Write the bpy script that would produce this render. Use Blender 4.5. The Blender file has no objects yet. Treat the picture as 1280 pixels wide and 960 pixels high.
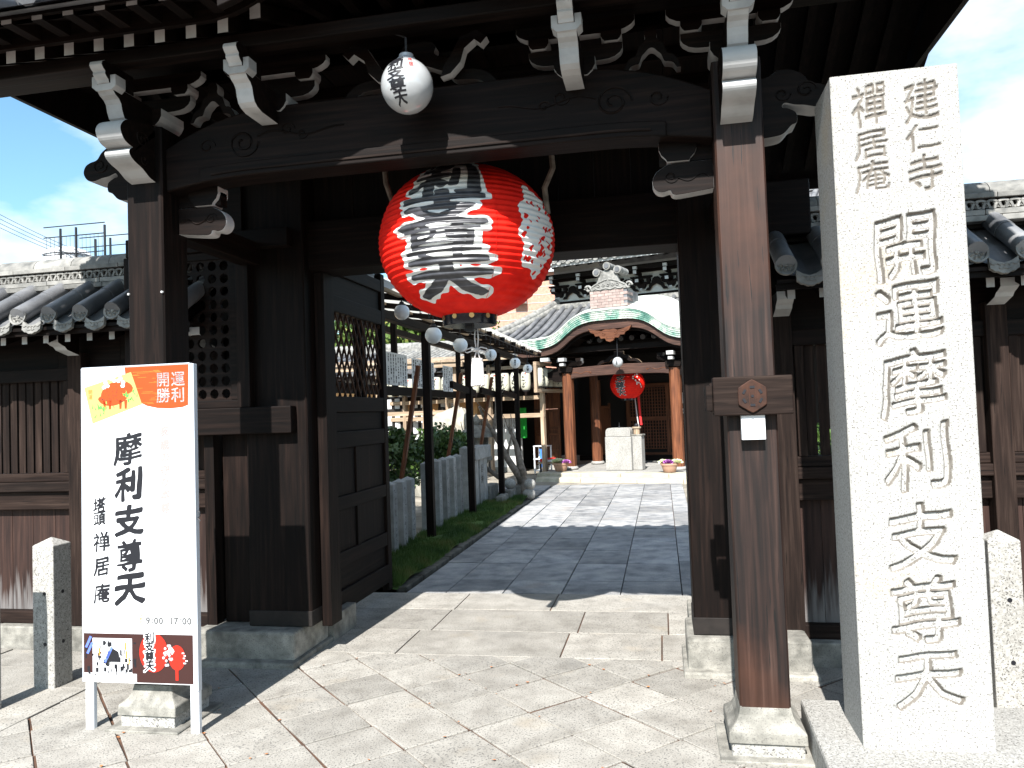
import bpy, math, random
import numpy as np
random.seed(7)
R = math.radians
SC = bpy.context.scene
COL = SC.collection

# ---------------------------------------------------------------- camera
F = 961.0; CA = R(10.95); PITCH = R(2.1); ROLL = R(2.0); EYE = np.array([0, 0, 1.5])
_f = np.array([-math.sin(CA)*math.cos(PITCH), math.cos(CA)*math.cos(PITCH), math.sin(PITCH)])
_r0 = np.array([math.cos(CA), math.sin(CA), 0.0]); _u0 = np.cross(_r0, _f)
_r = math.cos(ROLL)*_r0 - math.sin(ROLL)*_u0
_u = math.cos(ROLL)*_u0 + math.sin(ROLL)*_r0
cd = bpy.data.cameras.new('camera'); cam = bpy.data.objects.new('camera', cd); COL.objects.link(cam)
from mathutils import Matrix, Vector, noise
cam.matrix_world = Matrix(((_r[0], _u[0], -_f[0], EYE[0]), (_r[1], _u[1], -_f[1], EYE[1]), (_r[2], _u[2], -_f[2], EYE[2]), (0, 0, 0, 1)))
cd.sensor_fit = 'HORIZONTAL'; cd.sensor_width = 36.0; cd.lens = F/1280*36.0
cd.clip_start = 0.05; cd.clip_end = 4000
SC.camera = cam

# ---------------------------------------------------------------- world and sun
SUN_EL, SUN_AZ = R(43), R(3.0)      # rays travel along +Y, turned AZ towards +X
W = bpy.data.worlds.new('World'); SC.world = W; W.use_nodes = True
nt = W.node_tree; bg = nt.nodes['Background']
sky = nt.nodes.new('ShaderNodeTexSky'); sky.sky_type = 'NISHITA'; sky.sun_disc = False
sky.sun_elevation = SUN_EL; sky.sun_rotation = math.pi + SUN_AZ
sky.air_density = 1.0; sky.dust_density = 0.6; sky.ozone_density = 1.0
# clouds in the sky itself: white added where noise is high
tc = nt.nodes.new('ShaderNodeTexCoord'); mp = nt.nodes.new('ShaderNodeMapping')
mp.inputs['Scale'].default_value = (1.0, 1.0, 2.2); mp.inputs['Location'].default_value = (0.35, 0.2, 0.1)
nz = nt.nodes.new('ShaderNodeTexNoise'); nz.inputs['Scale'].default_value = 2.3; nz.inputs['Detail'].default_value = 7; nz.inputs['Roughness'].default_value = 0.55
cr = nt.nodes.new('ShaderNodeValToRGB'); cr.color_ramp.elements[0].position = 0.46; cr.color_ramp.elements[1].position = 0.66
mx = nt.nodes.new('ShaderNodeMixRGB'); mx.inputs['Color2'].default_value = (8.6, 8.8, 8.9, 1)
tint = nt.nodes.new('ShaderNodeMixRGB'); tint.blend_type = 'MULTIPLY'; tint.inputs['Fac'].default_value = 1; tint.inputs['Color2'].default_value = (1.05, 1.38, 1.42, 1)
nt.links.new(tc.outputs['Generated'], mp.inputs['Vector']); nt.links.new(mp.outputs['Vector'], nz.inputs['Vector'])
nt.links.new(nz.outputs['Fac'], cr.inputs['Fac']); nt.links.new(cr.outputs['Color'], mx.inputs['Fac'])
nt.links.new(sky.outputs['Color'], tint.inputs['Color1']); nt.links.new(tint.outputs['Color'], mx.inputs['Color1'])
nt.links.new(mx.outputs['Color'], bg.inputs['Color']); bg.inputs['Strength'].default_value = 0.075
sd = bpy.data.lights.new('sun', 'SUN'); sd.energy = 5.0; sd.angle = R(0.5); sd.color = (1.0, 0.975, 0.94)
sun = bpy.data.objects.new('sun', sd); COL.objects.link(sun)
D = Vector((math.sin(SUN_AZ)*math.cos(SUN_EL), math.cos(SUN_AZ)*math.cos(SUN_EL), -math.sin(SUN_EL)))
sun.rotation_euler = D.to_track_quat('-Z', 'Y').to_euler(); sun.location = (0, -5, 12)
SC.view_settings.view_transform = 'Standard'; SC.view_settings.look = 'None'
SC.view_settings.exposure = 1.30; SC.view_settings.gamma = 1.0
SC.render.engine = 'CYCLES'
SC.cycles.max_bounces = 6; SC.cycles.diffuse_bounces = 4; SC.cycles.use_denoising = True

# ---------------------------------------------------------------- small helpers
def at(px, py, X=None, Y=None, Z=None):
    """pixel of the photograph -> point on one world plane (used for measuring positions)"""
    v = _f + (px-640)/F*_r - (py-480)/F*_u
    t = (Z-EYE[2])/v[2] if Z is not None else (Y/v[1] if Y is not None else X/v[0])
    p = EYE + t*v
    return float(p[0]), float(p[1]), float(p[2])

class MB:
    def __init__(s): s.v = []; s.f = []; s.m = []
    def add(s, vs, fs, mi=0):
        b = len(s.v); s.v += [tuple(float(c) for c in q) for q in vs]; s.f += [tuple(b+i for i in f) for f in fs]; s.m += [mi]*len(fs); return s
    def box(s, x0, x1, y0, y1, z0, z1, mi=0):
        return s.add([(x0,y0,z0),(x1,y0,z0),(x1,y1,z0),(x0,y1,z0),(x0,y0,z1),(x1,y0,z1),(x1,y1,z1),(x0,y1,z1)],
                     [(0,3,2,1),(4,5,6,7),(0,1,5,4),(1,2,6,5),(2,3,7,6),(3,0,4,7)], mi)
    def prism(s, prof, axis, a, b, mi=0, side=None):
        """2-D outline pushed along an axis: 'Y' -> outline is (x,z); 'X' -> (y,z); 'Z' -> (x,y)"""
        n = len(prof)
        ar = sum(prof[i][0]*prof[(i+1) % n][1]-prof[(i+1) % n][0]*prof[i][1] for i in range(n))
        if ar < 0: prof = prof[::-1]
        if axis == 'Y': P = lambda p, d: (p[0], d, p[1])
        elif axis == 'X': P = lambda p, d: (d, p[0], p[1])
        else: P = lambda p, d: (p[0], p[1], d)
        vs = [P(p, a) for p in prof]+[P(p, b) for p in prof]
        base = len(s.v)
        s.add(vs, [tuple(range(n)), tuple(range(2*n-1, n-1, -1))], mi)
        s.f += [(base+i, base+n+i, base+n+(i+1) % n, base+(i+1) % n) for i in range(n)]
        s.m += [mi if side is None else side]*n
        if axis in 'XZ':      # keep outward normals
            k = n+2
            for j in range(len(s.f)-k, len(s.f)): s.f[j] = s.f[j][::-1]
        return s
    def tube(s, pts, r, n=8, mi=0, r2=None, cap=True):
        pts = [Vector(p) for p in pts]; m = len(pts); rings = []
        for i, p in enumerate(pts):
            t = (pts[min(i+1, m-1)]-pts[max(i-1, 0)]).normalized()
            a = Vector((0, 0, 1)) if abs(t.z) < .9 else Vector((1, 0, 0))
            e = t.cross(a).normalized(); g = e.cross(t)
            rr = r if r2 is None else r+(r2-r)*i/(m-1)
            if isinstance(r, (list, tuple)): rr = r[i]
            rings.append([p+(e*math.cos(2*math.pi*k/n)+g*math.sin(2*math.pi*k/n))*rr for k in range(n)])
        vs = [q for ring in rings for q in ring]
        fs = [(i*n+k, i*n+(k+1) % n, (i+1)*n+(k+1) % n, (i+1)*n+k) for i in range(m-1) for k in range(n)]
        if cap: fs += [tuple(range(n-1, -1, -1)), tuple((m-1)*n+k for k in range(n))]
        return s.add(vs, fs, mi)
    def lathe(s, prof, c=(0, 0, 0), n=32, mi=0, sq=False, rot=0.0):
        """prof = [(radius, z)] turned round z; sq=True gives a four-sided piece with half-widths"""
        if sq: n = 4; rot = math.pi/4
        k2 = math.sqrt(2) if sq else 1
        vs = [(c[0]+r*k2*math.cos(rot+2*math.pi*k/n), c[1]+r*k2*math.sin(rot+2*math.pi*k/n), c[2]+z) for r, z in prof for k in range(n)]
        m = len(prof)
        fs = [(i*n+k, i*n+(k+1) % n, (i+1)*n+(k+1) % n, (i+1)*n+k) for i in range(m-1) for k in range(n)]
        fs += [tuple(range(n-1, -1, -1)), tuple((m-1)*n+k for k in range(n))]
        return s.add(vs, fs, mi)
    def beam(s, p, q, w, h, mi=0):
        """square bar from p to q, w across, h tall"""
        p, q = Vector(p), Vector(q); t = (q-p).normalized()
        up = Vector((0, 0, 1)) if abs(t.z) < .95 else Vector((0, 1, 0))
        e = t.cross(up).normalized()*w/2; g = e.cross(t).normalized()*h/2
        vs = [p-e-g, p+e-g, p+e+g, p-e+g, q-e-g, q+e-g, q+e+g, q-e+g]
        return s.add(vs, [(0,1,2,3),(7,6,5,4),(0,4,5,1),(1,5,6,2),(2,6,7,3),(3,7,4,0)], mi)
    def mesh(s, name, mats, smooth=False):
        me = bpy.data.meshes.new(name); me.from_pydata(s.v, [], s.f)
        if not isinstance(mats, (list, tuple)): mats = [mats]
        for m in mats: me.materials.append(m)
        me.polygons.foreach_set('material_index', s.m)
        if smooth: me.polygons.foreach_set('use_smooth', [True]*len(s.f))
        me.update(); return me
    def build(s, name, mats, parent=None, smooth=False, bevel=0, local=False, loc=None, auto=None):
        o = bpy.data.objects.new(name, s.mesh(name, mats, smooth)); COL.objects.link(o)
        fix(o, parent, local)
        if loc: o.location = loc
        if bevel:
            b = o.modifiers.new('edge', 'BEVEL'); b.width = bevel; b.segments = 2; b.limit_method = 'ANGLE'; b.angle_limit = R(40)
        if auto is not None:
            o.data.polygons.foreach_set('use_smooth', [True]*len(o.data.polygons))
            o.data.set_sharp_from_angle(angle=R(auto))
        return o

def fix(o, parent, local=False):
    """parent o; geometry written in world coordinates is kept where it is unless local"""
    if parent is None: return
    o.parent = parent
    if not local and parent.type == 'EMPTY': o.location = -parent.location
def tag(o, label=None, cat=None, group=None, kind=None):
    for k, v in (('label', label), ('category', cat), ('group', group), ('kind', kind)):
        if v: o[k] = v
    return o
def thing(name, loc, label, cat, group=None, rz=0.0):
    o = bpy.data.objects.new(name, None); COL.objects.link(o); o.location = loc; o.rotation_euler = (0, 0, rz)
    o.empty_display_size = 0.1
    return tag(o, label, cat, group)
def inst(src, name=None, parent=None, loc=None, rot=None, scale=None):
    c = src.copy(); COL.objects.link(c)
    if parent is not None: c.parent = parent
    if loc is not None: c.location = loc
    if rot is not None: c.rotation_euler = rot
    if scale is not None: c.scale = scale
    return c
def copy_tree(o, parent=None):
    c = o.copy(); COL.objects.link(c); c.parent = parent
    for ch in list(o.children): copy_tree(ch, c)
    return c
def arc(cx, cy, r, a0, a1, n=8):
    return [(cx+r*math.cos(R(a0+(a1-a0)*i/n)), cy+r*math.sin(R(a0+(a1-a0)*i/n))) for i in range(n+1)]

# ---------------------------------------------------------------- materials
def mat(name, cols, scale=(1, 1, 1), noise_scale=5.0, detail=6, rough=0.7, bump=0.0, bump_scale=None, pos=(0.3, 0.7),
        large=0.0, large_scale=1.2, spec=0.3, rnd=0.0, speck=None, trans=0.0, sss=0.0, coat=0.0, metallic=0.0, distort=0.0, patch=None, crack=0.0):
    m = bpy.data.materials.new(name); m.use_nodes = True; t = m.node_tree; N = t.nodes; Lk = t.links
    b = N['Principled BSDF']; b.inputs['Roughness'].default_value = rough; b.inputs['Specular IOR Level'].default_value = spec
    b.inputs['Metallic'].default_value = metallic; b.inputs['Coat Weight'].default_value = coat
    tc = N.new('ShaderNodeTexCoord'); oi = N.new('ShaderNodeObjectInfo'); mp = N.new('ShaderNodeMapping'); mp.inputs['Scale'].default_value = scale
    off = N.new('ShaderNodeVectorMath'); off.operation = 'SCALE'; off.inputs[0].default_value = (37.0, 51.0, 23.0); Lk.new(oi.outputs['Random'], off.inputs['Scale'])
    ad = N.new('ShaderNodeVectorMath'); ad.operation = 'ADD'; Lk.new(tc.outputs['Object'], ad.inputs[0]); Lk.new(off.outputs[0], ad.inputs[1])
    Lk.new(ad.outputs[0], mp.inputs['Vector'])
    nz = N.new('ShaderNodeTexNoise'); nz.inputs['Scale'].default_value = noise_scale; nz.inputs['Detail'].default_value = detail; nz.inputs['Distortion'].default_value = distort
    Lk.new(mp.outputs[0], nz.inputs['Vector'])
    cr = N.new('ShaderNodeValToRGB'); e = cr.color_ramp.elements
    for i, c in enumerate(cols):
        p = pos[0]+(pos[1]-pos[0])*i/max(1, len(cols)-1)
        if i < 2: e[i].position = p; e[i].color = (*c, 1)
        else: q = e.new(p); q.color = (*c, 1)
    if len(cols) == 1: e[1].color = (*cols[0], 1)
    Lk.new(nz.outputs['Fac'], cr.inputs['Fac']); out = cr.outputs['Color']
    def mul(colsock, fac, c):
        x = N.new('ShaderNodeMixRGB'); x.blend_type = 'MIX'; Lk.new(fac, x.inputs['Fac']); Lk.new(colsock, x.inputs['Color1']); x.inputs['Color2'].default_value = (*c, 1); return x.outputs['Color']
    if speck:        # (scale, colour, low, high)
        sn = N.new('ShaderNodeTexNoise'); sn.inputs['Scale'].default_value = speck[0]; sn.inputs['Detail'].default_value = 2; Lk.new(ad.outputs[0], sn.inputs['Vector'])
        mr = N.new('ShaderNodeMapRange'); mr.inputs['From Min'].default_value = speck[2]; mr.inputs['From Max'].default_value = speck[3]; Lk.new(sn.outputs['Fac'], mr.inputs['Value'])
        out = mul(out, mr.outputs[0], speck[1])
    if patch:        # (scale, colour, low, high, strength)
        for pt in (patch if isinstance(patch, list) else [patch]):
            sn = N.new('ShaderNodeTexNoise'); sn.inputs['Scale'].default_value = pt[0]; sn.inputs['Detail'].default_value = 5; Lk.new(ad.outputs[0], sn.inputs['Vector'])
            mr = N.new('ShaderNodeMapRange'); mr.inputs['From Min'].default_value = pt[2]; mr.inputs['From Max'].default_value = pt[3]; mr.inputs['To Max'].default_value = pt[4]; Lk.new(sn.outputs['Fac'], mr.inputs['Value'])
            out = mul(out, mr.outputs[0], pt[1])
    if crack:
        sn = N.new('ShaderNodeTexNoise'); sn.inputs['Scale'].default_value = noise_scale*1.7; sn.inputs['Detail'].default_value = 3; sn.inputs['Distortion'].default_value = .15; Lk.new(mp.outputs[0], sn.inputs['Vector'])
        mr = N.new('ShaderNodeMapRange'); mr.inputs['From Min'].default_value = .655; mr.inputs['From Max'].default_value = .69; mr.inputs['To Max'].default_value = crack; Lk.new(sn.outputs['Fac'], mr.inputs['Value'])
        out = mul(out, mr.outputs[0], (.001, .0008, .0007))
    if large or rnd:
        ln = N.new('ShaderNodeTexNoise'); ln.inputs['Scale'].default_value = large_scale; ln.inputs['Detail'].default_value = 4; Lk.new(ad.outputs[0], ln.inputs['Vector'])
        m1 = N.new('ShaderNodeMapRange'); m1.inputs['From Min'].default_value = .3; m1.inputs['From Max'].default_value = .7
        m1.inputs['To Min'].default_value = 1-large; m1.inputs['To Max'].default_value = 1+large; Lk.new(ln.outputs['Fac'], m1.inputs['Value'])
        m2 = N.new('ShaderNodeMapRange'); m2.inputs['To Min'].default_value = 1-rnd; m2.inputs['To Max'].default_value = 1+rnd; Lk.new(oi.outputs['Random'], m2.inputs['Value'])
        mm = N.new('ShaderNodeMath'); mm.operation = 'MULTIPLY'; Lk.new(m1.outputs[0], mm.inputs[0]); Lk.new(m2.outputs[0], mm.inputs[1])
        vm = N.new('ShaderNodeVectorMath'); vm.operation = 'SCALE'; Lk.new(out, vm.inputs[0]); Lk.new(mm.outputs[0], vm.inputs['Scale']); out = vm.outputs[0]
    Lk.new(out, b.inputs['Base Color'])
    if bump:
        bn = N.new('ShaderNodeBump'); bn.inputs['Strength'].default_value = 1.0; bn.inputs['Distance'].default_value = bump
        if bump_scale:
            n2 = N.new('ShaderNodeTexNoise'); n2.inputs['Scale'].default_value = bump_scale; n2.inputs['Detail'].default_value = 4; Lk.new(ad.outputs[0], n2.inputs['Vector']); Lk.new(n2.outputs['Fac'], bn.inputs['Height'])
        else: Lk.new(nz.outputs['Fac'], bn.inputs['Height'])
        Lk.new(bn.outputs[0], b.inputs['Normal'])
    if trans: b.inputs['Transmission Weight'].default_value = trans
    if sss:
        b.inputs['Subsurface Weight'].default_value = sss; b.inputs['Subsurface Radius'].default_value = (.05, .03, .02); b.inputs['Subsurface Scale'].default_value = 0.3
    return m
M = {}
def cr_smooth(P, n=4, closed=True):
    """round an outline off (Catmull-Rom); points marked with a third value stay sharp"""
    out = []; m = len(P)
    for i in range(m):
        p1, p2 = P[i], P[(i+1) % m]; p0, p3 = P[i-1], P[(i+2) % m]
        if len(p1) > 2: p0 = p1
        if len(p2) > 2: p3 = p2
        if len(p1) > 2 and len(p2) > 2: out.append(p1[:2]); continue
        for k in range(n):
            t = k/n; out.append(tuple(.5*(2*p1[j]+(p2[j]-p0[j])*t+(2*p0[j]-5*p1[j]+4*p2[j]-p3[j])*t*t+(3*p1[j]-p0[j]-3*p2[j]+p3[j])*t**3) for j in (0, 1)))
    return out
G3 = {'Z': (22, 22, 1.0), 'X': (1.0, 22, 22), 'Y': (22, 1.0, 22)}
for ax in 'XYZ':
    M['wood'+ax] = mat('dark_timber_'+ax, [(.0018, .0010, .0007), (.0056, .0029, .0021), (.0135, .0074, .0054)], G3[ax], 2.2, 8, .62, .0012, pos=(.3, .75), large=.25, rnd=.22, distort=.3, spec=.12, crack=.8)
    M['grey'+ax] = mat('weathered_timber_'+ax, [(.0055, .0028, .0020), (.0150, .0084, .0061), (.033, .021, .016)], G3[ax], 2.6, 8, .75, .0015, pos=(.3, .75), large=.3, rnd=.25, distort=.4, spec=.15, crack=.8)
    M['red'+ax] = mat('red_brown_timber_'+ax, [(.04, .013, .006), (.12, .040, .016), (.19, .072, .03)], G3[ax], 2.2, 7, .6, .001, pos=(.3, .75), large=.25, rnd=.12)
    M['pale'+ax] = mat('pale_timber_'+ax, [(.18, .12, .075), (.34, .25, .17), (.42, .33, .24)], G3[ax], 2.2, 7, .7, .001, pos=(.3, .75), large=.2, rnd=.15)
# the right front post: worn, with bleached and orange-brown streaks
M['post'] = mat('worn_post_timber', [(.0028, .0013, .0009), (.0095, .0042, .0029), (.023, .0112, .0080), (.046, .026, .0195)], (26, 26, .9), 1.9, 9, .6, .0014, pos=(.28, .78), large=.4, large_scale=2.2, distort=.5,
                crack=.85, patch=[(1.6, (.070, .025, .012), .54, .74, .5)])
M['black'] = mat('black_stained_timber', [(.008, .006, .005), (.016, .012, .010)], (20, 20, 20), 1.0, 4, .7, .0006)
M['white_paint'] = mat('white_gofun_paint', [(.30, .30, .295), (.44, .44, .435)], noise_scale=9, rough=.85, spec=.1, large=.15, bump=.0008, rnd=.06, pos=(.25, .6))
M['granite'] = mat('granite', [(.24, .23, .21), (.37, .36, .335)], noise_scale=60, detail=3, rough=.85, bump=.0012, bump_scale=160, speck=(140, (.07, .065, .06), .55, .68), large=.12, large_scale=2.5, rnd=.05)
M['stele'] = mat('pale_granite', [(.27, .263, .245), (.37, .362, .345)], noise_scale=70, detail=3, rough=.85, bump=.0010, bump_scale=220, speck=(150, (.10, .09, .08), .56, .68), large=.06, large_scale=1.6,
                 patch=[(2.4, (.36, .28, .17), .60, .78, .5)])
M['old_stone'] = mat('weathered_stone', [(.12, .115, .10), (.30, .285, .25)], noise_scale=14, detail=8, rough=.9, bump=.003, bump_scale=45, speck=(190, (.08, .075, .07), .56, .75), large=.25, rnd=.08)
M['dark_stone'] = mat('mossy_dark_stone', [(.05, .048, .04), (.14, .13, .11)], noise_scale=10, detail=8, rough=.9, bump=.003, bump_scale=50, large=.3)
M['pave_a'] = mat('street_granite', [(.205, .190, .165), (.275, .258, .228), (.33, .312, .278)], noise_scale=7, detail=10, rough=.85, bump=.0016, bump_scale=120, speck=(120, (.08, .077, .072), .54, .70), large=.07, rnd=.13, patch=[(3.1, (.32, .26, .18), .62, .8, .45), (1.3, (.15, .15, .145), .60, .75, .25)], pos=(.25, .7))
M['pave_b'] = mat('court_granite', [(.13, .135, .14), (.26, .26, .26), (.36, .35, .33)], noise_scale=6, detail=10, rough=.8, bump=.0018, bump_scale=110, speck=(150, (.08, .08, .085), .54, .72), large=.25, rnd=.16, pos=(.25, .7), patch=[(2.2, (.22, .16, .12), .62, .8, .4)])
M['joint'] = mat('joint_earth', [(.035, .025, .02), (.12, .06, .035)], noise_scale=9, detail=6, rough=.95, bump=.004, bump_scale=60)
M['earth'] = mat('yard_earth', [(.16, .14, .11), (.30, .27, .22)], noise_scale=3, detail=8, rough=.95, bump=.004, bump_scale=40, large=.2)
M['tile'] = mat('smoked_clay_tile', [(.055, .057, .062), (.12, .122, .128), (.19, .19, .19)], noise_scale=5, detail=8, rough=.42, spec=.5, bump=.0012, bump_scale=70, large=.2, rnd=.22, pos=(.25, .75), patch=[(7.0, (.24, .235, .22), .6, .8, .5)])
M['tile_old'] = mat('lichened_tile', [(.10, .10, .095), (.20, .195, .18), (.28, .27, .25)], noise_scale=12, detail=8, rough=.7, bump=.0015, bump_scale=90, large=.2, rnd=.2)
M['plaster'] = mat('white_plaster', [(.46, .455, .43), (.56, .55, .52)], noise_scale=3, rough=.9, large=.06)
M['copper'] = mat('green_copper', [(.06, .17, .13), (.13, .27, .21), (.30, .38, .32), (.50, .52, .46)], noise_scale=4.5, detail=9, rough=.6, bump=.002, bump_scale=20, pos=(.36, .62), large=.12, rnd=.12)
M['copper_top'] = mat('bleached_copper', [(.26, .32, .27), (.40, .44, .39), (.50, .52, .48)], noise_scale=4.5, detail=8, rough=.6, pos=(.3, .55), rnd=.08)
M['board_white'] = mat('white_sign_sheet', [(.62, .62, .63)], rough=.4)
M['alu'] = mat('painted_aluminium', [(.52, .55, .60)], rough=.35, metallic=.3)
M['steel'] = mat('white_painted_steel', [(.66, .67, .69)], rough=.35)
M['ink'] = mat('black_ink', [(.010, .010, .013)], rough=.5)
M['ink_soft'] = mat('grey_ink', [(.09, .09, .09)], rough=.6)
M['ink_faint'] = mat('pale_rose_ink', [(.42, .24, .23)], rough=.6)
M['orange'] = mat('vermilion_print', [(.46, .050, .006)], rough=.5)
M['red_print'] = mat('red_print', [(.48, .018, .008)], rough=.5)
M['gold'] = mat('gold_print', [(.45, .20, .03)], rough=.5)
M['cream'] = mat('cream_print', [(.40, .33, .11)], rough=.5)
M['green_print'] = mat('green_print', [(.10, .38, .08)], rough=.5)
M['brown_print'] = mat('brown_print', [(.10, .035, .02)], rough=.5)
M['blue_print'] = mat('blue_print', [(.10, .16, .55)], rough=.5)
M['lantern_red'] = mat('red_lantern_paper', [(.62, .008, .004), (.80, .018, .008)], noise_scale=14, rough=.62, spec=.15, bump=.0015, large=.10, bump_scale=30, sss=.0, rnd=0)
M['lantern_white'] = mat('white_lantern_paint', [(.72, .72, .70)], noise_scale=6, rough=.5, large=.06)
M['lantern_black'] = mat('black_lantern_paint', [(.022, .022, .026), (.06, .06, .068)], noise_scale=16, rough=.38, spec=.5)
M['lacquer'] = mat('black_lacquer', [(.008, .010, .015)], rough=.18, spec=.6)
M['brass'] = mat('brass', [(.45, .26, .10)], rough=.35, metallic=.8)
M['bronze'] = mat('rusty_iron', [(.018, .008, .005), (.055, .020, .010)], noise_scale=22, rough=.65, metallic=.2, bump=.001)
M['globe'] = mat('white_globe_glass', [(.80, .82, .84)], rough=.12, spec=.5, coat=.2)
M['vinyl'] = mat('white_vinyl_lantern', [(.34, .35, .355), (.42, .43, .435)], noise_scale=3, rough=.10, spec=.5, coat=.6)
M['paper'] = mat('paper_lantern', [(.40, .385, .30), (.47, .455, .37)], noise_scale=4, rough=.7, rnd=.05)
M['paper_white'] = mat('white_paper', [(.52, .52, .52)], rough=.8, rnd=.04)
M['rope'] = mat('white_cord', [(.46, .42, .41), (.56, .52, .50)], noise_scale=60, rough=.85, bump=.001)
M['metal_dark'] = mat('dark_metal', [(.03, .03, .033)], rough=.5, metallic=.5)
M['leaf'] = mat('dark_leaf', [(.03, .07, .014), (.10, .17, .035)], noise_scale=6, rough=.42, spec=.5, rnd=.3, large=.3, large_scale=3)
M['leaf_l'] = mat('bright_leaf', [(.035, .07, .012), (.09, .14, .03), (.22, .09, .03)], noise_scale=3.0, rough=.5, rnd=.3, pos=(.35, .8), large=.3, large_scale=3)
M['grass'] = mat('grass', [(.035, .075, .014), (.075, .13, .025), (.17, .15, .05)], noise_scale=2.2, rough=.7, pos=(.35, .72))
M['bark'] = mat('grey_bark', [(.09, .075, .06), (.24, .20, .165)], noise_scale=18, rough=.9, bump=.006, bump_scale=28)
M['pot'] = mat('terracotta_pot', [(.36, .22, .15)], rough=.7, large=.1)
M['cabbage_w'] = mat('cream_cabbage_leaf', [(.55, .62, .34), (.80, .80, .62)], noise_scale=9, rough=.6)
M['cabbage_p'] = mat('purple_cabbage_leaf', [(.28, .06, .30), (.50, .22, .48)], noise_scale=9, rough=.6)
M['brick_wall'] = mat('pink_brick', [(.42, .20, .14), (.56, .30, .22)], noise_scale=9, rough=.85, rnd=.1)
M['orange_wall'] = mat('ochre_plaster', [(.55, .30, .13), (.62, .36, .17)], noise_scale=3, rough=.85)
M['green_cloth'] = mat('green_banner', [(.012, .26, .03)], rough=.8)
M['red_cloth'] = mat('red_cloth', [(.55, .02, .02)], rough=.8)
M['blue_cloth'] = mat('blue_cloth', [(.05, .18, .55)], rough=.8)
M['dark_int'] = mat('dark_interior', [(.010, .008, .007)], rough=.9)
M['concrete'] = mat('grey_concrete', [(.30, .31, .33), (.40, .41, .42)], noise_scale=3, rough=.9)
M['gap_white'] = mat('courtyard_plaster', [(.6, .6, .58)], rough=.9)
M['corrugated'] = mat('translucent_sheet', [(.24, .22, .19), (.34, .32, .28)], noise_scale=2.5, rough=.6, large=.2)

_m = M['corrugated']; _n = _m.node_tree; _b = _n.nodes['Principled BSDF']; _t = _n.nodes.new('ShaderNodeBsdfTranslucent'); _t.inputs['Color'].default_value = (.62, .60, .54, 1)
_x = _n.nodes.new('ShaderNodeMixShader'); _x.inputs[0].default_value = .55; _n.links.new(_b.outputs[0], _x.inputs[1]); _n.links.new(_t.outputs[0], _x.inputs[2]); _n.links.new(_x.outputs[0], _n.nodes['Material Output'].inputs['Surface'])
# ---------------------------------------------------------------- lettering
_gc = {}
def glyph(ch):
    """outline of a character from Blender's built-in font -> (verts2d, polys), unit em, cached"""
    if ch in _gc: return _gc[ch]
    c = bpy.data.curves.new('lettering', 'FONT'); c.body = ch; c.resolution_u = 2
    o = bpy.data.objects.new('lettering', c); COL.objects.link(o)
    dg = bpy.context.evaluated_depsgraph_get(); dg.update()
    m = bpy.data.meshes.new_from_object(o.evaluated_get(dg))
    v = [(q.co.x, q.co.y) for q in m.vertices]; f = [tuple(p.vertices) for p in m.polygons]
    bpy.data.meshes.remove(m); bpy.data.objects.remove(o); bpy.data.curves.remove(c)
    _gc[ch] = (v, f); return v, f
def text_flat(mb, s, x, z, size, vertical=False, step=1.0, shear=0.0, mi=0, sx=1.0, fn=None, bold=0):
    """flat lettering in the local x,z plane at y=0 facing -y"""
    cx, cz = x, z
    for ch in s:
        if ch != ' ':
            v, f = glyph(ch)
            P = [(cx+q[0]*size*sx, cz+(q[1]+shear*(q[0]-.5))*size) for q in v]
            if fn is None: vs = [(a, 0, b) for a, b in P]
            else: vs = [fn(a, b) for a, b in P]
            mb.add(vs, [g for g in f], mi)
            for k in range(bold):
                d = (k+1)*size*.012; e = -.0001*(k+1)
                for dx, dz in ((d, 0), (0, d), (d, d)):
                    mb.add([((a+dx, e, b+dz) if fn is None else fn(a+dx, b+dz)) for a, b in P], [g for g in f], mi)
        if vertical: cz -= size*step
        else:
            w = 1.0 if ord(ch) > 255 else (.58 if ch != ':' else .3)
            cx += size*w*step*sx
_rc = {}
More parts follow.
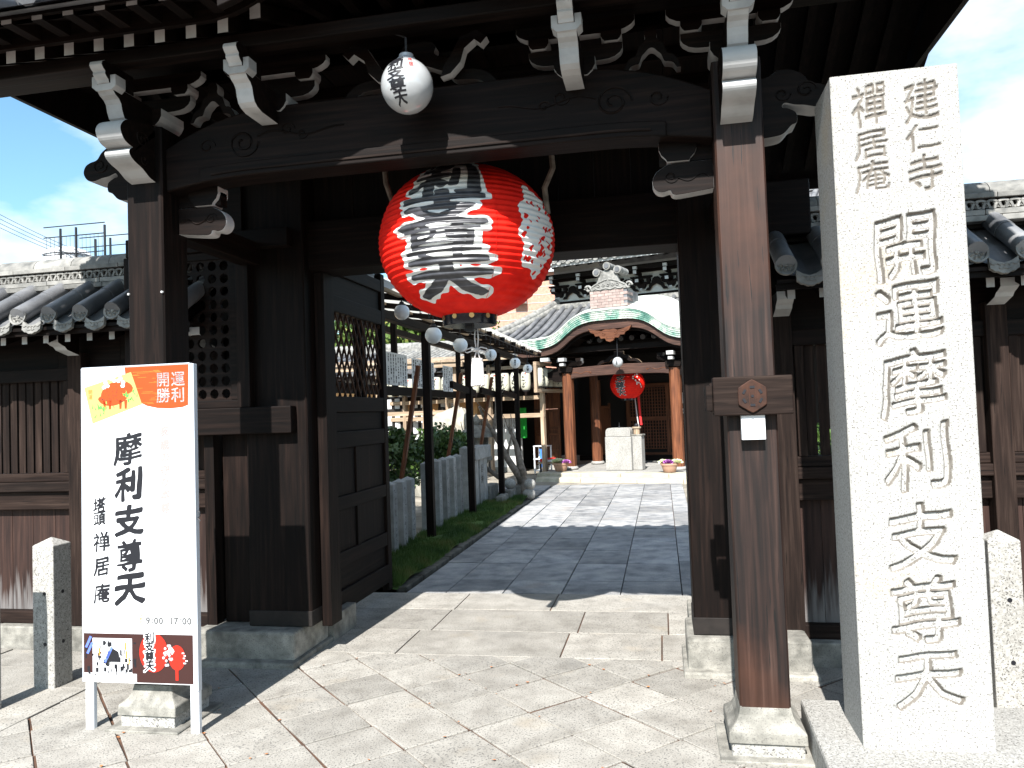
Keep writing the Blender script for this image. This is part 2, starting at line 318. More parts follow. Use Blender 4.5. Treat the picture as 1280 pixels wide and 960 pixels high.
def raster(ch, N=96, pad=.12):
    """signed distance field (em units, positive inside) of a glyph on an N x N grid over [-pad,1+pad]^2"""
    k = (ch, N)
    if k in _rc: return _rc[k]
    v, f = glyph(ch); v = np.array(v); v = v.copy(); v[:, 1] += .0
    lo, hi = -pad, 1+pad
    g = lo+(np.arange(N)+.5)/N*(hi-lo); X, Yg = np.meshgrid(g, g); ins = np.zeros((N, N), bool)
    # centre the glyph vertically: em box of the font runs about -0.08 .. 0.85
    yo = (0.5-(v[:, 1].min()+v[:, 1].max())/2); xo = (0.5-(v[:, 0].min()+v[:, 0].max())/2)
    vv = v+np.array([xo, yo])
    for p in f:
        for i in range(1, len(p)-1):
            a, b, c = vv[p[0]], vv[p[i]], vv[p[i+1]]
            x0, x1 = min(a[0], b[0], c[0]), max(a[0], b[0], c[0]); y0, y1 = min(a[1], b[1], c[1]), max(a[1], b[1], c[1])
            i0, i1 = max(0, int((x0-lo)/(hi-lo)*N)-1), min(N, int((x1-lo)/(hi-lo)*N)+2)
            j0, j1 = max(0, int((y0-lo)/(hi-lo)*N)-1), min(N, int((y1-lo)/(hi-lo)*N)+2)
            xs, ys = X[j0:j1, i0:i1], Yg[j0:j1, i0:i1]
            d1 = (b[0]-a[0])*(ys-a[1])-(b[1]-a[1])*(xs-a[0]); d2 = (c[0]-b[0])*(ys-b[1])-(c[1]-b[1])*(xs-b[0]); d3 = (a[0]-c[0])*(ys-c[1])-(a[1]-c[1])*(xs-c[0])
            ins[j0:j1, i0:i1] |= ((d1 >= 0) & (d2 >= 0) & (d3 >= 0)) | ((d1 <= 0) & (d2 <= 0) & (d3 <= 0))
    def edt(mask):
        BIG = 1e4; fld = np.where(mask, 0.0, BIG); idx = np.arange(N); q = (idx[:, None]-idx[None, :])**2
        g1 = (fld[:, None, :]+q[None, :, :]).min(2); g2 = (g1.T[:, None, :]+q[None, :, :]).min(2).T
        return np.sqrt(g2)
    h = (hi-lo)/N
    sd = (edt(~ins)-edt(ins))*h
    _rc[k] = (sd, lo, hi); return _rc[k]
def sample(ch, u, v, N=96):
    """bilinear signed distance at em coordinates u,v (arrays)"""
    sd, lo, hi = raster(ch, N)
    a = np.clip((u-lo)/(hi-lo)*N-.5, 0, N-1.001); b = np.clip((v-lo)/(hi-lo)*N-.5, 0, N-1.001)
    i = a.astype(int); j = b.astype(int); fa = a-i; fb = b-j
    out = sd[j, i]*(1-fa)*(1-fb)+sd[j, i+1]*fa*(1-fb)+sd[j+1, i]*(1-fa)*fb+sd[j+1, i+1]*fa*fb
    return np.where((u < lo) | (u > hi) | (v < lo) | (v > hi), -1.0, out)
def contour(field, xs, ys, fn, mb, mi=0):
    """fill the region field>0 of a grid with polygons (marching squares), each corner mapped through fn(x, y)"""
    ny, nx = field.shape; cache = {}; polys = []; vs = []
    def V(key, x, y):
        if key not in cache: cache[key] = len(vs); vs.append(fn(x, y))
        return cache[key]
    for j in range(ny-1):
        for i in range(nx-1):
            c = [field[j, i], field[j, i+1], field[j+1, i+1], field[j+1, i]]
            if max(c) <= 0: continue
            pc = [(i, j), (i+1, j), (i+1, j+1), (i, j+1)]; poly = []
            for k in range(4):
                a, b = c[k], c[(k+1) % 4]; (ia, ja), (ib, jb) = pc[k], pc[(k+1) % 4]
                if a > 0: poly.append(V((ia, ja), xs[ia], ys[ja]))
                if (a > 0) != (b > 0):
                    t = a/(a-b); key = tuple(sorted((pc[k], pc[(k+1) % 4])))
                    poly.append(V(key, xs[ia]+(xs[ib]-xs[ia])*t, ys[ja]+(ys[jb]-ys[ja])*t))
            if len(poly) > 2: polys.append(tuple(poly))
    mb.add(vs, polys, mi)
# ================================================================ GROUND AND PAVING
def clip_poly(poly, a, b, c):      # keep a*x+b*y<=c
    out = []
    for i in range(len(poly)):
        p, q = poly[i], poly[(i+1) % len(poly)]; dp = a*p[0]+b*p[1]-c; dq = a*q[0]+b*q[1]-c
        if dp <= 0: out.append(p)
        if (dp < 0) != (dq < 0) and dp != dq: t = dp/(dp-dq); out.append((p[0]+(q[0]-p[0])*t, p[1]+(q[1]-p[1])*t))
    return out
def parea(p): return abs(sum(p[i][0]*p[(i+1) % len(p)][1]-p[(i+1) % len(p)][0]*p[i][1] for i in range(len(p))))/2
def inset(poly, d):
    P = []
    for p in poly:
        if not P or math.hypot(p[0]-P[-1][0], p[1]-P[-1][1]) > .004: P.append(p)
    n = len(P); out = []
    for i in range(n):
        a, b, c = P[i-1], P[i], P[(i+1) % n]; l1 = math.hypot(b[0]-a[0], b[1]-a[1]) or 1; l2 = math.hypot(c[0]-b[0], c[1]-b[1]) or 1
        n1 = (-(b[1]-a[1])/l1, (b[0]-a[0])/l1); n2 = (-(c[1]-b[1])/l2, (c[0]-b[0])/l2); k = 1+n1[0]*n2[0]+n1[1]*n2[1]
        k = max(k, .35); out.append((b[0]+d*(n1[0]+n2[0])/k, b[1]+d*(n1[1]+n2[1])/k))
    return out
def slab_mb(mb, poly, z, gap=.006, th=.05, ch=.0022, mi=0, tilt=0.0015):
    if parea(poly) < .0015: return False
    ar = sum(poly[i][0]*poly[(i+1) % len(poly)][1]-poly[(i+1) % len(poly)][0]*poly[i][1] for i in range(len(poly)))
    if ar < 0: poly = poly[::-1]
    a = inset(poly, gap); b = inset(poly, gap+ch); n = len(a)
    if n < 3 or n != len(b): return False
    tx, ty = random.uniform(-tilt, tilt)*3, random.uniform(-tilt, tilt)*3; cx, cy = a[0]
    H = lambda p: z+(p[0]-cx)*tx+(p[1]-cy)*ty
    vs = [(p[0], p[1], z-th) for p in a]+[(p[0], p[1], H(p)-ch) for p in a]+[(p[0], p[1], H(p)) for p in b]
    fs = [(i, (i+1) % n, n+(i+1) % n, n+i) for i in range(n)]+[(n+i, n+(i+1) % n, 2*n+(i+1) % n, 2*n+i) for i in range(n)]+[tuple(range(2*n, 3*n))]
    mb.add(vs, fs, mi); return True
g = MB(); g.add([(-400, -400, -.06), (400, -400, -.06), (400, 600, -.06), (-400, 600, -.06)], [(0, 1, 2, 3)])
tag(g.build('ground', M['joint']), kind='structure')
g = MB(); g.add([(-30, 6.2, -.012), (-2.62, 6.2, -.012), (-2.62, 15.3, -.012), (-30, 15.3, -.012)], [(0, 1, 2, 3)])
g.add([(.33, 6.2, -.012), (30, 6.2, -.012), (30, 15.3, -.012), (.33, 15.3, -.012)], [(0, 1, 2, 3)])
g.add([(-30, 15.3, -.012), (30, 15.3, -.012), (30, 60, -.012), (-30, 60, -.012)], [(0, 1, 2, 3)])
tag(g.build('courtyard_ground', M['earth']), kind='structure')

def piece(name, poly, z, material, parent, **k):
    mb = MB()
    if slab_mb(mb, poly, z, **k): return mb.build(name, material, parent)
g = MB(); g.add([(-3.62, .2, -.0085), (6, .2, -.0085), (6, 6.3, -.0085), (-3.62, 6.3, -.0085)], [(0, 1, 2, 3)]); tag(g.build('pavement_bed', M['joint']), kind='structure')
# street: squares set diagonally
street = tag(bpy.data.objects.new('street_pavement', None), kind='structure'); COL.objects.link(street)
far = MB(); S = .345; dg = S*math.sqrt(2)/2
n = 0
for i in range(-24, 26):
    for j in range(-24, 26):
        cx = (i+j)*dg+.02; cy = (i-j)*dg+3.35
        if not (-6.5 < cx < 5.5 and 0.3 < cy < 5.0): continue
        j2 = lambda: random.uniform(-.005, .005)
        poly = [(cx-dg+j2(), cy+j2()), (cx+j2(), cy-dg+j2()), (cx+dg+j2(), cy+j2()), (cx+j2(), cy+dg+j2())]
        poly = clip_poly(poly, 0, 1, 4.69)
        if len(poly) > 2: poly = clip_poly(poly, -1, 0, 3.30)
        if len(poly) < 3 or parea(poly) < .002: continue
        zz = random.uniform(-.003, .003)
        if cy > 2.35 and -3.6 < cx < 2.1: piece('paving_stone', poly, zz, M['pave_a'], street, gap=.0060); n += 1
        else: slab_mb(far, poly, zz, gap=.0035)
tag(far.build('paving_stone_field', M['pave_a'], street), kind='stuff')
# long kerb stones left of the diagonal squares, then broad slabs towards the wall
y = .5
while y < 4.6:
    l = random.uniform(.55, .8); piece('kerb_stone', [(-3.60, y), (-3.30, y), (-3.30, min(4.66, y+l)), (-3.60, min(4.66, y+l))], .001, M['pave_a'], street, gap=.004); y += l
for k in range(6):
    x1 = -3.60-k*.85; y = .3+k % 2*.4
    while y < 4.6:
        l = random.uniform(.9, 1.2); piece('broad_slab', [(x1-.85, y), (x1, y), (x1, min(4.6, y+l)), (x1-.85, min(4.6, y+l))], -.012, M['pave_a'], street, gap=.0045); y += l
# threshold slabs under the gate
X = [-2.23, -1.62, -.72, .09, .75]
for r_, (ya, yb) in enumerate([(4.69, 5.22), (5.22, 5.78), (5.78, 6.30)]):
    xs = [-2.9]+[x+random.uniform(-.22, .22) for x in X[1:-1]]+[.9]
    for a, b in zip(xs, xs[1:]):
        s1, s2 = random.uniform(-.06, .06), random.uniform(-.06, .06)
        piece('threshold_slab', [(a+.0, ya), (b, ya), (b, yb), (a, yb)], random.uniform(-.002, .002), M['pave_a'], street, gap=.0045, tilt=.0003)
# the path
path = tag(bpy.data.objects.new('stone_path', None), kind='structure'); COL.objects.link(path)
cols = [-2.20, -1.85, -1.36, -.87, -.39, .10, .33]
for c in range(6):
    a, b = cols[c], cols[c+1]; y = 6.30; border = c in (0, 5); k = 0
    while y < 15.4:
        l = random.uniform(1.0, 1.4) if border else (.50 if k == 0 else .74)+random.uniform(-.02, .02)
        ye = min(15.45, y+l)
        if 15.45-ye < .25: ye = 15.45
        w = .012
        piece('path_stone', [(a, y), (b, y), (b, ye), (a, ye)], random.uniform(-.0025, .0025), M['pave_b'], path, gap=.004, tilt=.002); y = ye; k += 1
# slabs at the foot of the temple steps, left of the path
y = 13.5
for (xa, xb, ya, yb) in [(-2.9, -2.25, 13.6, 14.4), (-2.9, -2.25, 14.45, 15.4), (-3.6, -2.95, 13.9, 14.8), (-3.6, -2.95, 14.85, 15.7)]:
    piece('path_stone', [(xa, ya), (xb, ya), (xb, yb), (xa, yb)], .0, M['pave_b'], path, gap=.01)
# rough dark kerb between path and grass
kerb = tag(bpy.data.objects.new('path_kerb', None), kind='structure'); COL.objects.link(kerb)
y = 6.42
while y < 13.1:
    l = random.uniform(.35, .6); w = random.uniform(.04, .06); mb = MB(); z1 = random.uniform(.0, .03)
    mb.box(-2.29-w+random.uniform(-.01, .01), -2.23+random.uniform(-.012, .004), y+.01, y+l-.01, -.05, z1)
    mb.build('kerb_stone', M['dark_stone'], kerb, bevel=.01); y += l
# grass strip
mb = MB(); vs = []; nx, ny = 14, 90
for j in range(ny+1):
    for i in range(nx+1):
        x = -3.02+.72*i/nx; y = 6.35+7.1*j/ny
        vs.append((x, y, .02+.05*noise.noise(Vector((x*3, y*2, 0)))+.035*math.sin(math.pi*i/nx)))
mb.add(vs, [(j*(nx+1)+i, j*(nx+1)+i+1, (j+1)*(nx+1)+i+1, (j+1)*(nx+1)+i) for j in range(ny) for i in range(nx)])
rg = random.Random(3)
for k in range(30000):
    x = rg.uniform(-2.98, -2.28); y = 6.4+7.0*rg.random()**1.2; d = noise.noise(Vector((x*2.2, y*1.3, 5)))
    if d < -.38: continue
    h = rg.uniform(.02, .055)*(1+max(0, d)*1.5); a = rg.uniform(0, 6.28); w = rg.uniform(.003, .006); z = .02+.05*noise.noise(Vector((x*3, y*2, 0)))+.03
    lx, ly = rg.uniform(-.03, .03), rg.uniform(-.03, .03)
    mb.add([(x-math.cos(a)*w, y-math.sin(a)*w, z-.01), (x+math.cos(a)*w, y+math.sin(a)*w, z-.01), (x+lx, y+ly, z+h)], [(0, 1, 2)])
tag(mb.build('grass', M['grass']), label='green grass strip growing along the left kerb of the path', cat='grass', kind='stuff')
# a few dry leaves and crumbs lying in the joints of the street
mb = MB()
for k in range(420):
    t = rg.random(); fam = rg.random() < .5; q = rg.randint(-9, 9)*2*dg
    px_ = rg.uniform(-3.2, 1.8); s = 1 if fam else -1
    y = 3.35+s*(px_-.02)+q+dg
    if not 2.6 < y < 4.65: continue
    a = rg.uniform(0, 6.3); r_ = rg.uniform(.004, .012)
    mb.add([(px_+math.cos(a+b)*r_, y+math.sin(a+b)*r_*.6, .003+.004*rg.random()) for b in (0, 1.7, 3.1, 4.6)], [(0, 1, 2, 3)])
lit = mat('dry_leaf', [(.30, .10, .03), (.42, .18, .07)], rough=.8, rnd=.1)
tag(mb.build('leaf_litter', lit), label='orange crumbs of dry leaf in the pavement joints', cat='leaf litter', kind='stuff')
# ================================================================ THE GATE
GATE = thing('temple_gate', (-1.09, 4.0, 0), 'dark timber temple gate with white edged brackets and tiled roof over the entrance', 'gate')
PX = [(-2.655, -2.45), (.277, .487)]; PY = (3.47, 3.68)
def gp(name, mb, mats, parent=None, **k): return mb.build(name, mats, parent or GATE, **k)
def wobble_post(x0, x1, y0, y1, z0, z1, k=7):
    mb = MB(); c = [(x0, y0), (x1, y0), (x1, y1), (x0, y1)]; ch = .008
    ring = [(x0+ch, y0), (x1-ch, y0), (x1, y0+ch), (x1, y1-ch), (x1-ch, y1), (x0+ch, y1), (x0, y1-ch), (x0, y0+ch)]
    vs = [(p[0], p[1], z0+(z1-z0)*j/k) for j in range(k+1) for p in ring]
    mb.add(vs, [(j*8+i, j*8+(i+1) % 8, (j+1)*8+(i+1) % 8, (j+1)*8+i) for j in range(k) for i in range(8)]+[tuple(range(7, -1, -1)), tuple(k*8+i for i in range(8))])
    return mb
for n_, (x0, x1) in enumerate(PX):
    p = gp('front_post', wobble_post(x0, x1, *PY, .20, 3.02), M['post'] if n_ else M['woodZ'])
    tag(p, label='worn reddish brown front post on the right' if n_ else 'dark front post behind the white signboard')
    cx, cy = (x0+x1)/2, sum(PY)/2
    b = MB(); b.lathe([(.105, .205), (.108, .19), (.112, .17), (.125, .145), (.145, .125), (.158, .115), (.160, .07), (.158, .065)][::-1], (cx, cy, 0), sq=True)
    gp('post_base', b, M['old_stone'], bevel=.006)
    b = MB(); b.lathe([(.148, -.02), (.148, .062), (.142, .067)], (cx, cy, 0), sq=True); gp('base_block', b, M['granite'], bevel=.004)
    b = MB(); b.lathe([(.20, -.05), (.20, .008), (.196, .012)], (cx, cy, 0), sq=True); gp('base_slab', b, M['old_stone'])
# nails on the left post
mb = MB()
for x in (-2.648, -2.458): mb.tube([(x, 3.472, 2.17+.0), (x, 3.462, 2.17)], .006, 8)
gp('post_nail', mb, M['white_paint'])
# main posts, on stone blocks
for s, (x0, x1) in enumerate([(-2.62, -2.20), (.13, .55)]):
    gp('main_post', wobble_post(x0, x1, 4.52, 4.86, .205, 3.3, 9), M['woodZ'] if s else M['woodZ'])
    b = MB(); b.box(x0-.004, x1+.004, 4.515, 4.865, .205, .30); gp('post_shoe', b, M['black'], bevel=.003)
b = MB(); b.box(-2.95, -2.262, 4.40, 4.90, -.02, .20); gp('stone_step', b, M['old_stone'], bevel=.018)
b = MB(); b.box(-3.02, -2.235, 4.33, 4.92, -.04, .035); gp('stone_step', b, M['old_stone'], bevel=.015)
b = MB(); b.box(-2.95, -2.23, 4.915, 5.30, -.02, .165); gp('stone_step', b, M['old_stone'], bevel=.008)
b = MB(); b.box(.085, .75, 4.46, 4.92, -.02, .20); gp('stone_step', b, M['old_stone'], bevel=.018)
b = MB(); b.box(.06, .78, 4.40, 4.94, -.04, .03); gp('stone_step', b, M['old_stone'], bevel=.012)
b = MB(); b.box(.115, .75, 4.935, 5.5, -.02, .165); gp('stone_step', b, M['old_stone'], bevel=.008)
# door jambs beside the main posts
for x0, x1 in ((-2.198, -2.13), (.06, .128)):
    b = MB(); b.box(x0, x1, 4.66, 4.82, .02 if x0 > 0 else .17, 2.458)
    if x0 < 0: gp('door_jamb', b, M['woodZ'], bevel=.004)
# front rainbow beam with raised lower lip and carved ends
def bz(x):
    u = (x+1.0865)/1.365; return 2.735-.045*max(0, abs(u)-.62)**2/.144
def tz(x):
    u = (x+1.0865)/1.365; return 3.07-.16*max(0, abs(u)-.55)**2/.2
xs = [-2.449+2.725*i/40 for i in range(41)]
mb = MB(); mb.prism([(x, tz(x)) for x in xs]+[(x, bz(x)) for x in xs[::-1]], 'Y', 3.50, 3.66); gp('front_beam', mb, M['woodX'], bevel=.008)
mb = MB(); mb.prism([(x, bz(x)+.065) for x in xs[3:-3]]+[(x, bz(x)-.006) for x in xs[3:-3][::-1]], 'Y', 3.478, 3.499); gp('beam_lip', mb, M['woodX'], bevel=.006)
mb = MB(); mb.prism([(x, bz(x)+.028) for x in xs[4:-4]]+[(x, bz(x)+.018) for x in xs[4:-4][::-1]], 'Y', 3.470, 3.4775); gp('beam_bead', mb, M['greyX'])
# carved swirls on the beam ends: raised ridges
def curl(mb, cx, cz, y, r, s=1, turns=1.6, th=.0045, ax='Y', a0=0.0):
    pts = []
    for i in range(49):
        t = i/48; a = a0+s*turns*2*math.pi*t; rr = r*(1-.8*t); u, w = cx+rr*math.cos(a), cz+rr*math.sin(a)*.9
        pts.append((u, y, w) if ax == 'Y' else (y, u, w))
    mb.tube(pts, th, 5)
def vine(mb, x0, x1, cz, y, amp, cyc, th=.0045, drop=0.0):
    mb.tube([(x0+(x1-x0)*i/40, y, cz+amp*math.sin(cyc*2*math.pi*i/40)*(1-.5*i/40)+drop*i/40) for i in range(41)], th, 5)
def swirl(cx, cz, r, turns, s, y, w=.0075, n=44):
    pts = []
    for i in range(n+1):
        t = i/n; a = s*turns*2*math.pi*t+math.pi*.5; rr = r*(1-.86*t); pts.append((cx+rr*math.cos(a), y, cz+rr*math.sin(a)*.92))
    return pts
for s, ex in ((1, .16), (-1, -2.33)):
    mb = MB()
    curl(mb, ex-s*.32, 2.90, 3.4985, .085, s, 1.7, .0055); curl(mb, ex-s*.56, 2.945, 3.4985, .040, -s, 1.3); curl(mb, ex-s*.64, 2.915, 3.4985, .030, s, 1.2)
    vine(mb, ex-s*.40, ex-s*.86, 2.925, 3.4985, .022, 1.3); curl(mb, ex-s*.12, 2.90, 3.4985, .045, -s, 1.2)
    gp('carved_swirl', mb, M['woodX'])
# noses: outline extruded, carved dark faces, white painted edges
def wp(prof, axis, a, b): return MB().prism(prof, axis, a, b, 0, 1)
WB = [M['woodX'], M['white_paint']]
nose_f = [(3.50, 3.02), (3.40, 3.045), (3.31, 3.03), (3.245, 2.985), (3.215, 2.925), (3.22, 2.87), (3.245, 2.825), (3.285, 2.805), (3.30, 2.80), (3.285, 2.785), (3.272, 2.755), (3.285, 2.72), (3.32, 2.69), (3.37, 2.665), (3.42, 2.62), (3.468, 2.60), (3.468, 3.02)]
nose_f = cr_smooth([p if 0 < i < 15 else (*p, 1) for i, p in enumerate(nose_f[:-2]+[(3.469, 2.60), (3.469, 3.03)])], 3)
nose_f = [(p[0], 3.01-(3.045-p[1])*.62) for p in nose_f]
for cx in (-2.5525, .372):
    gp('beam_nose', wp(nose_f, 'X', cx-.068, cx+.068), WB, bevel=.003)
    m2 = MB()
    for sx in (-.0685, .0685):
        curl(m2, 3.37, 2.92, cx+sx, .050, 1, 1.5, .004, 'X'); curl(m2, 3.38, 2.82, cx+sx, .028, -1, 1.2, .004, 'X')
    gp('carved_swirl', m2, M['woodX'])
# cloud shaped side noses, outside the posts, and the low inner ones
def cloud(s, x0, z0, L, H):
    """cloud outline growing from x0 towards s, from z0 (bottom at post) up H"""
    P = [(0, 0), (.22, .02), (.32, .06), (.42, .16), (.50, .20), (.50, .34), (.38, .42), (.30, .44), (.34, .50), (.48, .46), (.62, .44), (.80, .40), (.93, .44), (1.0, .56), (.96, .68), (.86, .74), (.72, .78), (.62, .90), (.46, .99), (.26, 1.0), (.12, .92), (0, .90)]
    P = cr_smooth([(0, 0, 1)]+P[1:-1]+[(0, .9, 1)], 4); return [(x0+s*p[0]*L, z0+p[1]*H) for p in P]
for s, x0 in ((1, .489), (-1, -2.657)):
    gp('side_nose', wp(cloud(s, x0, 2.67, .29, .30), 'Y', 3.52, 3.64), WB, bevel=.003)
    m2 = MB(); curl(m2, x0+s*.19, 2.87, 3.519, .045, s, 1.4); curl(m2, x0+s*.09, 2.86, 3.519, .035, -s, 1.2); gp('carved_swirl', m2, M['woodX'])
def inner(s, x0, z0, L, H):
    P = [(0, .1), (.55, 0), (.68, .04), (.72, .14), (.84, .10), (.94, .16), (1.0, .34), (.98, .55), (.90, .72), (.78, .84), (.62, .90), (0, .92)]
    P = cr_smooth([(0, .1, 1)]+P[1:-1]+[(0, .92, 1)], 4); return [(x0+s*p[0]*L, z0+p[1]*H) for p in P]
for s, x0 in ((-1, .276), (1, -2.449)):
    gp('inner_nose', wp(inner(s, x0, 2.475, .275, .165), 'Y', 3.60, 3.68), WB, bevel=.003)
    m2 = MB(); curl(m2, x0+s*.19, 2.56, 3.599, .032, s, 1.4, .004); vine(m2, x0+s*.02, x0+s*.16, 2.55, 3.599, .018, 1.1, .004); gp('carved_swirl', m2, M['woodX'])
    # bearing block with hollow white cheeks between nose and beam
    c = x0+s*.155
    prof = [(c-.085, 2.725), (c-.085, 2.685), (c-.075, 2.66), (c-.055, 2.64), (c-.05, 2.628), (c+.05, 2.628), (c+.055, 2.64), (c+.075, 2.66), (c+.085, 2.685), (c+.085, 2.725)]
    gp('bearing_block', wp(prof, 'Y', 3.585, 3.68), WB)
    b = MB(); b.box(min(x0, x0+s*.24), max(x0, x0+s*.24), 3.61, 3.67, 2.632, 2.70); gp('bearing_beam', b, M['woodX'])
# the rest of the eave brackets
def masu(cx, cy, z, w=.075, h=.07):
    prof = [(cx-w, z+h), (cx-w, z+h*.55), (cx-w*.85, z+h*.25), (cx-w*.62, z+.002), (cx+w*.62, z+.002), (cx+w*.85, z+h*.25), (cx+w, z+h*.55), (cx+w, z+h)]
    return wp(prof, 'Y', cy-w, cy+w)
def hijiki(cx, L, z, h=.085):       # arm along X with rounded ends
    P = [(-1, 1), (-1, .62), (-.95, .38), (-.84, .15), (-.70, .03), (-.55, 0), (.55, 0), (.70, .03), (.84, .15), (.95, .38), (1, .62), (1, 1)]
    return [(cx+p[0]*L, z+p[1]*h) for p in P]
def arm_profile():                  # forward arm (y,z): curls down and back from its tip
    return [(3.50, 3.13), (3.20, 3.13), (3.20, 3.105), (3.215, 3.09), (3.24, 3.078), (3.255, 3.06), (3.262, 3.03), (3.275, 3.0), (3.30, 2.985), (3.34, 2.975), (3.50, 2.975)]  # rounded below
def wave_nose():
    return [(3.36, 3.234), (3.16, 3.234), (3.14, 3.222), (3.135, 3.205), (3.147, 3.19), (3.160, 3.182), (3.157, 3.17), (3.168, 3.158), (3.18, 3.15), (3.185, 3.137), (3.36, 3.137)]
for cx in (-2.5525, -1.86, -.33, .372):
    post = cx < -2.5 or cx > .3
    gp('bracket_arm', wp(arm_profile(), 'X', cx-.043, cx+.043), WB, bevel=.003)
    gp('bracket_nose', wp(wave_nose(), 'X', cx-.034, cx+.034), WB, bevel=.003)
    # forked block at the tip, holding the nose
    prof = [(cx-.064, 3.175), (cx-.064, 3.125), (cx-.042, 3.105), (cx+.042, 3.105), (cx+.064, 3.125), (cx+.064, 3.175), (cx+.036, 3.175), (cx+.036, 3.136), (cx-.036, 3.136), (cx-.036, 3.175)]
    gp('forked_block', wp(prof, 'Y', 3.19, 3.26), [M['white_paint'], M['white_paint']])
    gp('bearing_block', masu(cx, 3.58, 3.035, .095, .085), WB)
    gp('cross_arm', wp(hijiki(cx, .22, 3.125, .075), 'Y', 3.55, 3.60), WB, bevel=.002)
    for dx in (-.17, .17): gp('bearing_block', masu(cx+dx, 3.58, 3.202, .048, .05), WB)
    gp('cross_arm', wp(hijiki(cx, .28, 3.255, .07), 'Y', 3.555, 3.605), WB, bevel=.002)
    # frog-leg struts between the brackets
def frog(cx, z, L, H):
    P = [(0, 1), (.16, .98), (.22, .86), (.20, .74), (.28, .66), (.42, .60), (.50, .46), (.56, .36), (.70, .34), (.84, .26), (.94, .12), (1, 0), (.86, 0), (.74, .12), (.58, .16), (.44, .18), (.34, .34), (.22, .42), (.1, .5), (0, .52)]
    Q = P+[(-p[0], p[1]) for p in P[::-1][1:-1]]; Q = cr_smooth([(*q, 1) if abs(q[0]) > .85 or q[0] == 0 else q for q in Q], 3); return [(cx+p[0]*L, z+p[1]*H) for p in Q]
gp('frog_leg_strut', wp(frog(-1.095, 3.072, .40, .25), 'Y', 3.55, 3.61), WB)
for c_, L_ in ((-2.205, .13), (.02, .13)): gp('frog_leg_strut', wp(frog(c_, 3.05, L_, .20), 'Y', 3.55, 3.61), WB)
for s in (-1, 1):                   # curling leaf pieces beside the middle strut
    P = [(0, .0), (.05, .02), (.10, .10), (.12, .20), (.17, .26), (.20, .22), (.23, .27), (.18, .33), (.10, .29), (.06, .18), (.02, .09)]
    gp('leaf_carving', wp([(-1.095+s*(.13+p[0]*1.0), 3.10+p[1]*.62) for p in P], 'Y', 3.47, 3.53), WB)
# purlins and long beams over the brackets
for (y0, y1, z0, z1) in [(3.21, 3.29, 3.235, 3.30), (3.50, 3.64, 3.36, 3.44), (4.50, 4.70, 3.82, 4.0)]:
    b = MB(); b.box(-3.84, 1.65, y0, y1, z0, z1); gp('purlin', b, M['woodX'], bevel=.006)
# main lintel, the boarding above it and side tie beams
b = MB(); b.box(-2.95, .88, 4.60, 4.88, 2.46, 2.78); gp('lintel', b, M['woodX'], bevel=.008)
for k in range(14):
    x0 = -2.60+k*.225; b = MB(); b.box(x0, x0+.221, 4.70+.004*(k % 2), 4.74, 2.78, 3.82); gp('wall_board', b, M['woodZ'])
for x0, x1 in PX:
    b = MB(); b.box(x0+.04, x1-.04, 3.681, 4.519, 2.50, 2.64); gp('tie_beam', b, M['woodY'], bevel=.005)
    b = MB(); b.box(x0+.04, x1-.04, 3.661, 4.599, 3.05, 3.22); gp('tie_beam', b, M['woodY'], bevel=.005)
for yy in (3.85, 4.2): 
    b = MB(); b.box(-2.5, .33, yy, yy+.05, 3.23, 3.29); gp('ceiling_batten', b, M['woodX'])
for k in range(10):
    x0 = -2.53+k*.29; b = MB(); b.box(x0, x0+.286, 3.66, 4.60, 3.29+.002*(k % 2), 3.31); gp('ceiling_board', b, M['woodY'])
# hooks and rope the lantern hangs from (seen behind it)
for x in (-1.47, -.53):
    mb = MB(); mb.tube([(x, 4.05, 2.95), (x+.01, 4.05, 2.80), (x+.04*(1 if x < -1 else -1), 4.06, 2.70), (x+.03*(1 if x < -1 else -1), 4.07, 2.56)], .016, 7)
    if x > -1: mb.tube([(x-.03, 4.07, 2.56), (x-.14, 4.07, 2.55)], .014, 7)
    mb.tube([(x, 4.05, 2.95), (x, 4.05, 3.29)], .012, 6); gp('hanging_rope', mb, M['bark'])
# roof: shape function, boards, rafters, tiles
def rz(x, y):
    """underside of the roof boarding"""
    base = RB+.50*(min(y, 4.6)-3.12) if y < 4.6 else RB+.74-.50*(y-4.6)
    u = (x+1.09)/.86; arch = .30*(math.cos(math.pi*max(-1, min(1, u)))+1)/2*max(0, min(1, (3.6-y)/.5))
    return base+arch
RB = 3.262; XL, XR = -3.85, 1.66
def roofgrid(z0, y0, y1, ny, x0=-3.85, x1=1.66, nx=56):
    ys = [y0+(y1-y0)*j/ny for j in range(ny+1)]; xs_ = [x0+(x1-x0)*i/nx for i in range(nx+1)]
    vs = [(x, y, rz(x, y)+z0) for y in ys for x in xs_]
    return vs, [(j*(nx+1)+i, j*(nx+1)+i+1, (j+1)*(nx+1)+i+1, (j+1)*(nx+1)+i) for j in range(ny) for i in range(nx)]
mb = MB()
for dz in (.075, .16):
    vs, fs = roofgrid(dz, 3.13 if dz < .1 else 2.95, 6.3, 30); mb.add(vs, fs)
gp('roof_boarding', mb, M['woodY'])
mb = MB(); e = 1.42; n_ = 0
def strip(y, z0, z1, t=.03):
    mb = MB(); xs_ = [XL+(XR-XL)*i/60 for i in range(61)]
    vs = [];
    for x in xs_: vs += [(x, y, rz(x, y)+z0), (x, y, rz(x, y)+z1), (x, y+t, rz(x, y)+z1), (x, y+t, rz(x, y)+z0)]
    fs = []
    for i in range(60):
        a = 4*i; fs += [(a, a+4, a+5, a+1), (a+1, a+5, a+6, a+2), (a+2, a+6, a+7, a+3), (a+3, a+7, a+4, a)]
    return mb.add(vs, fs)
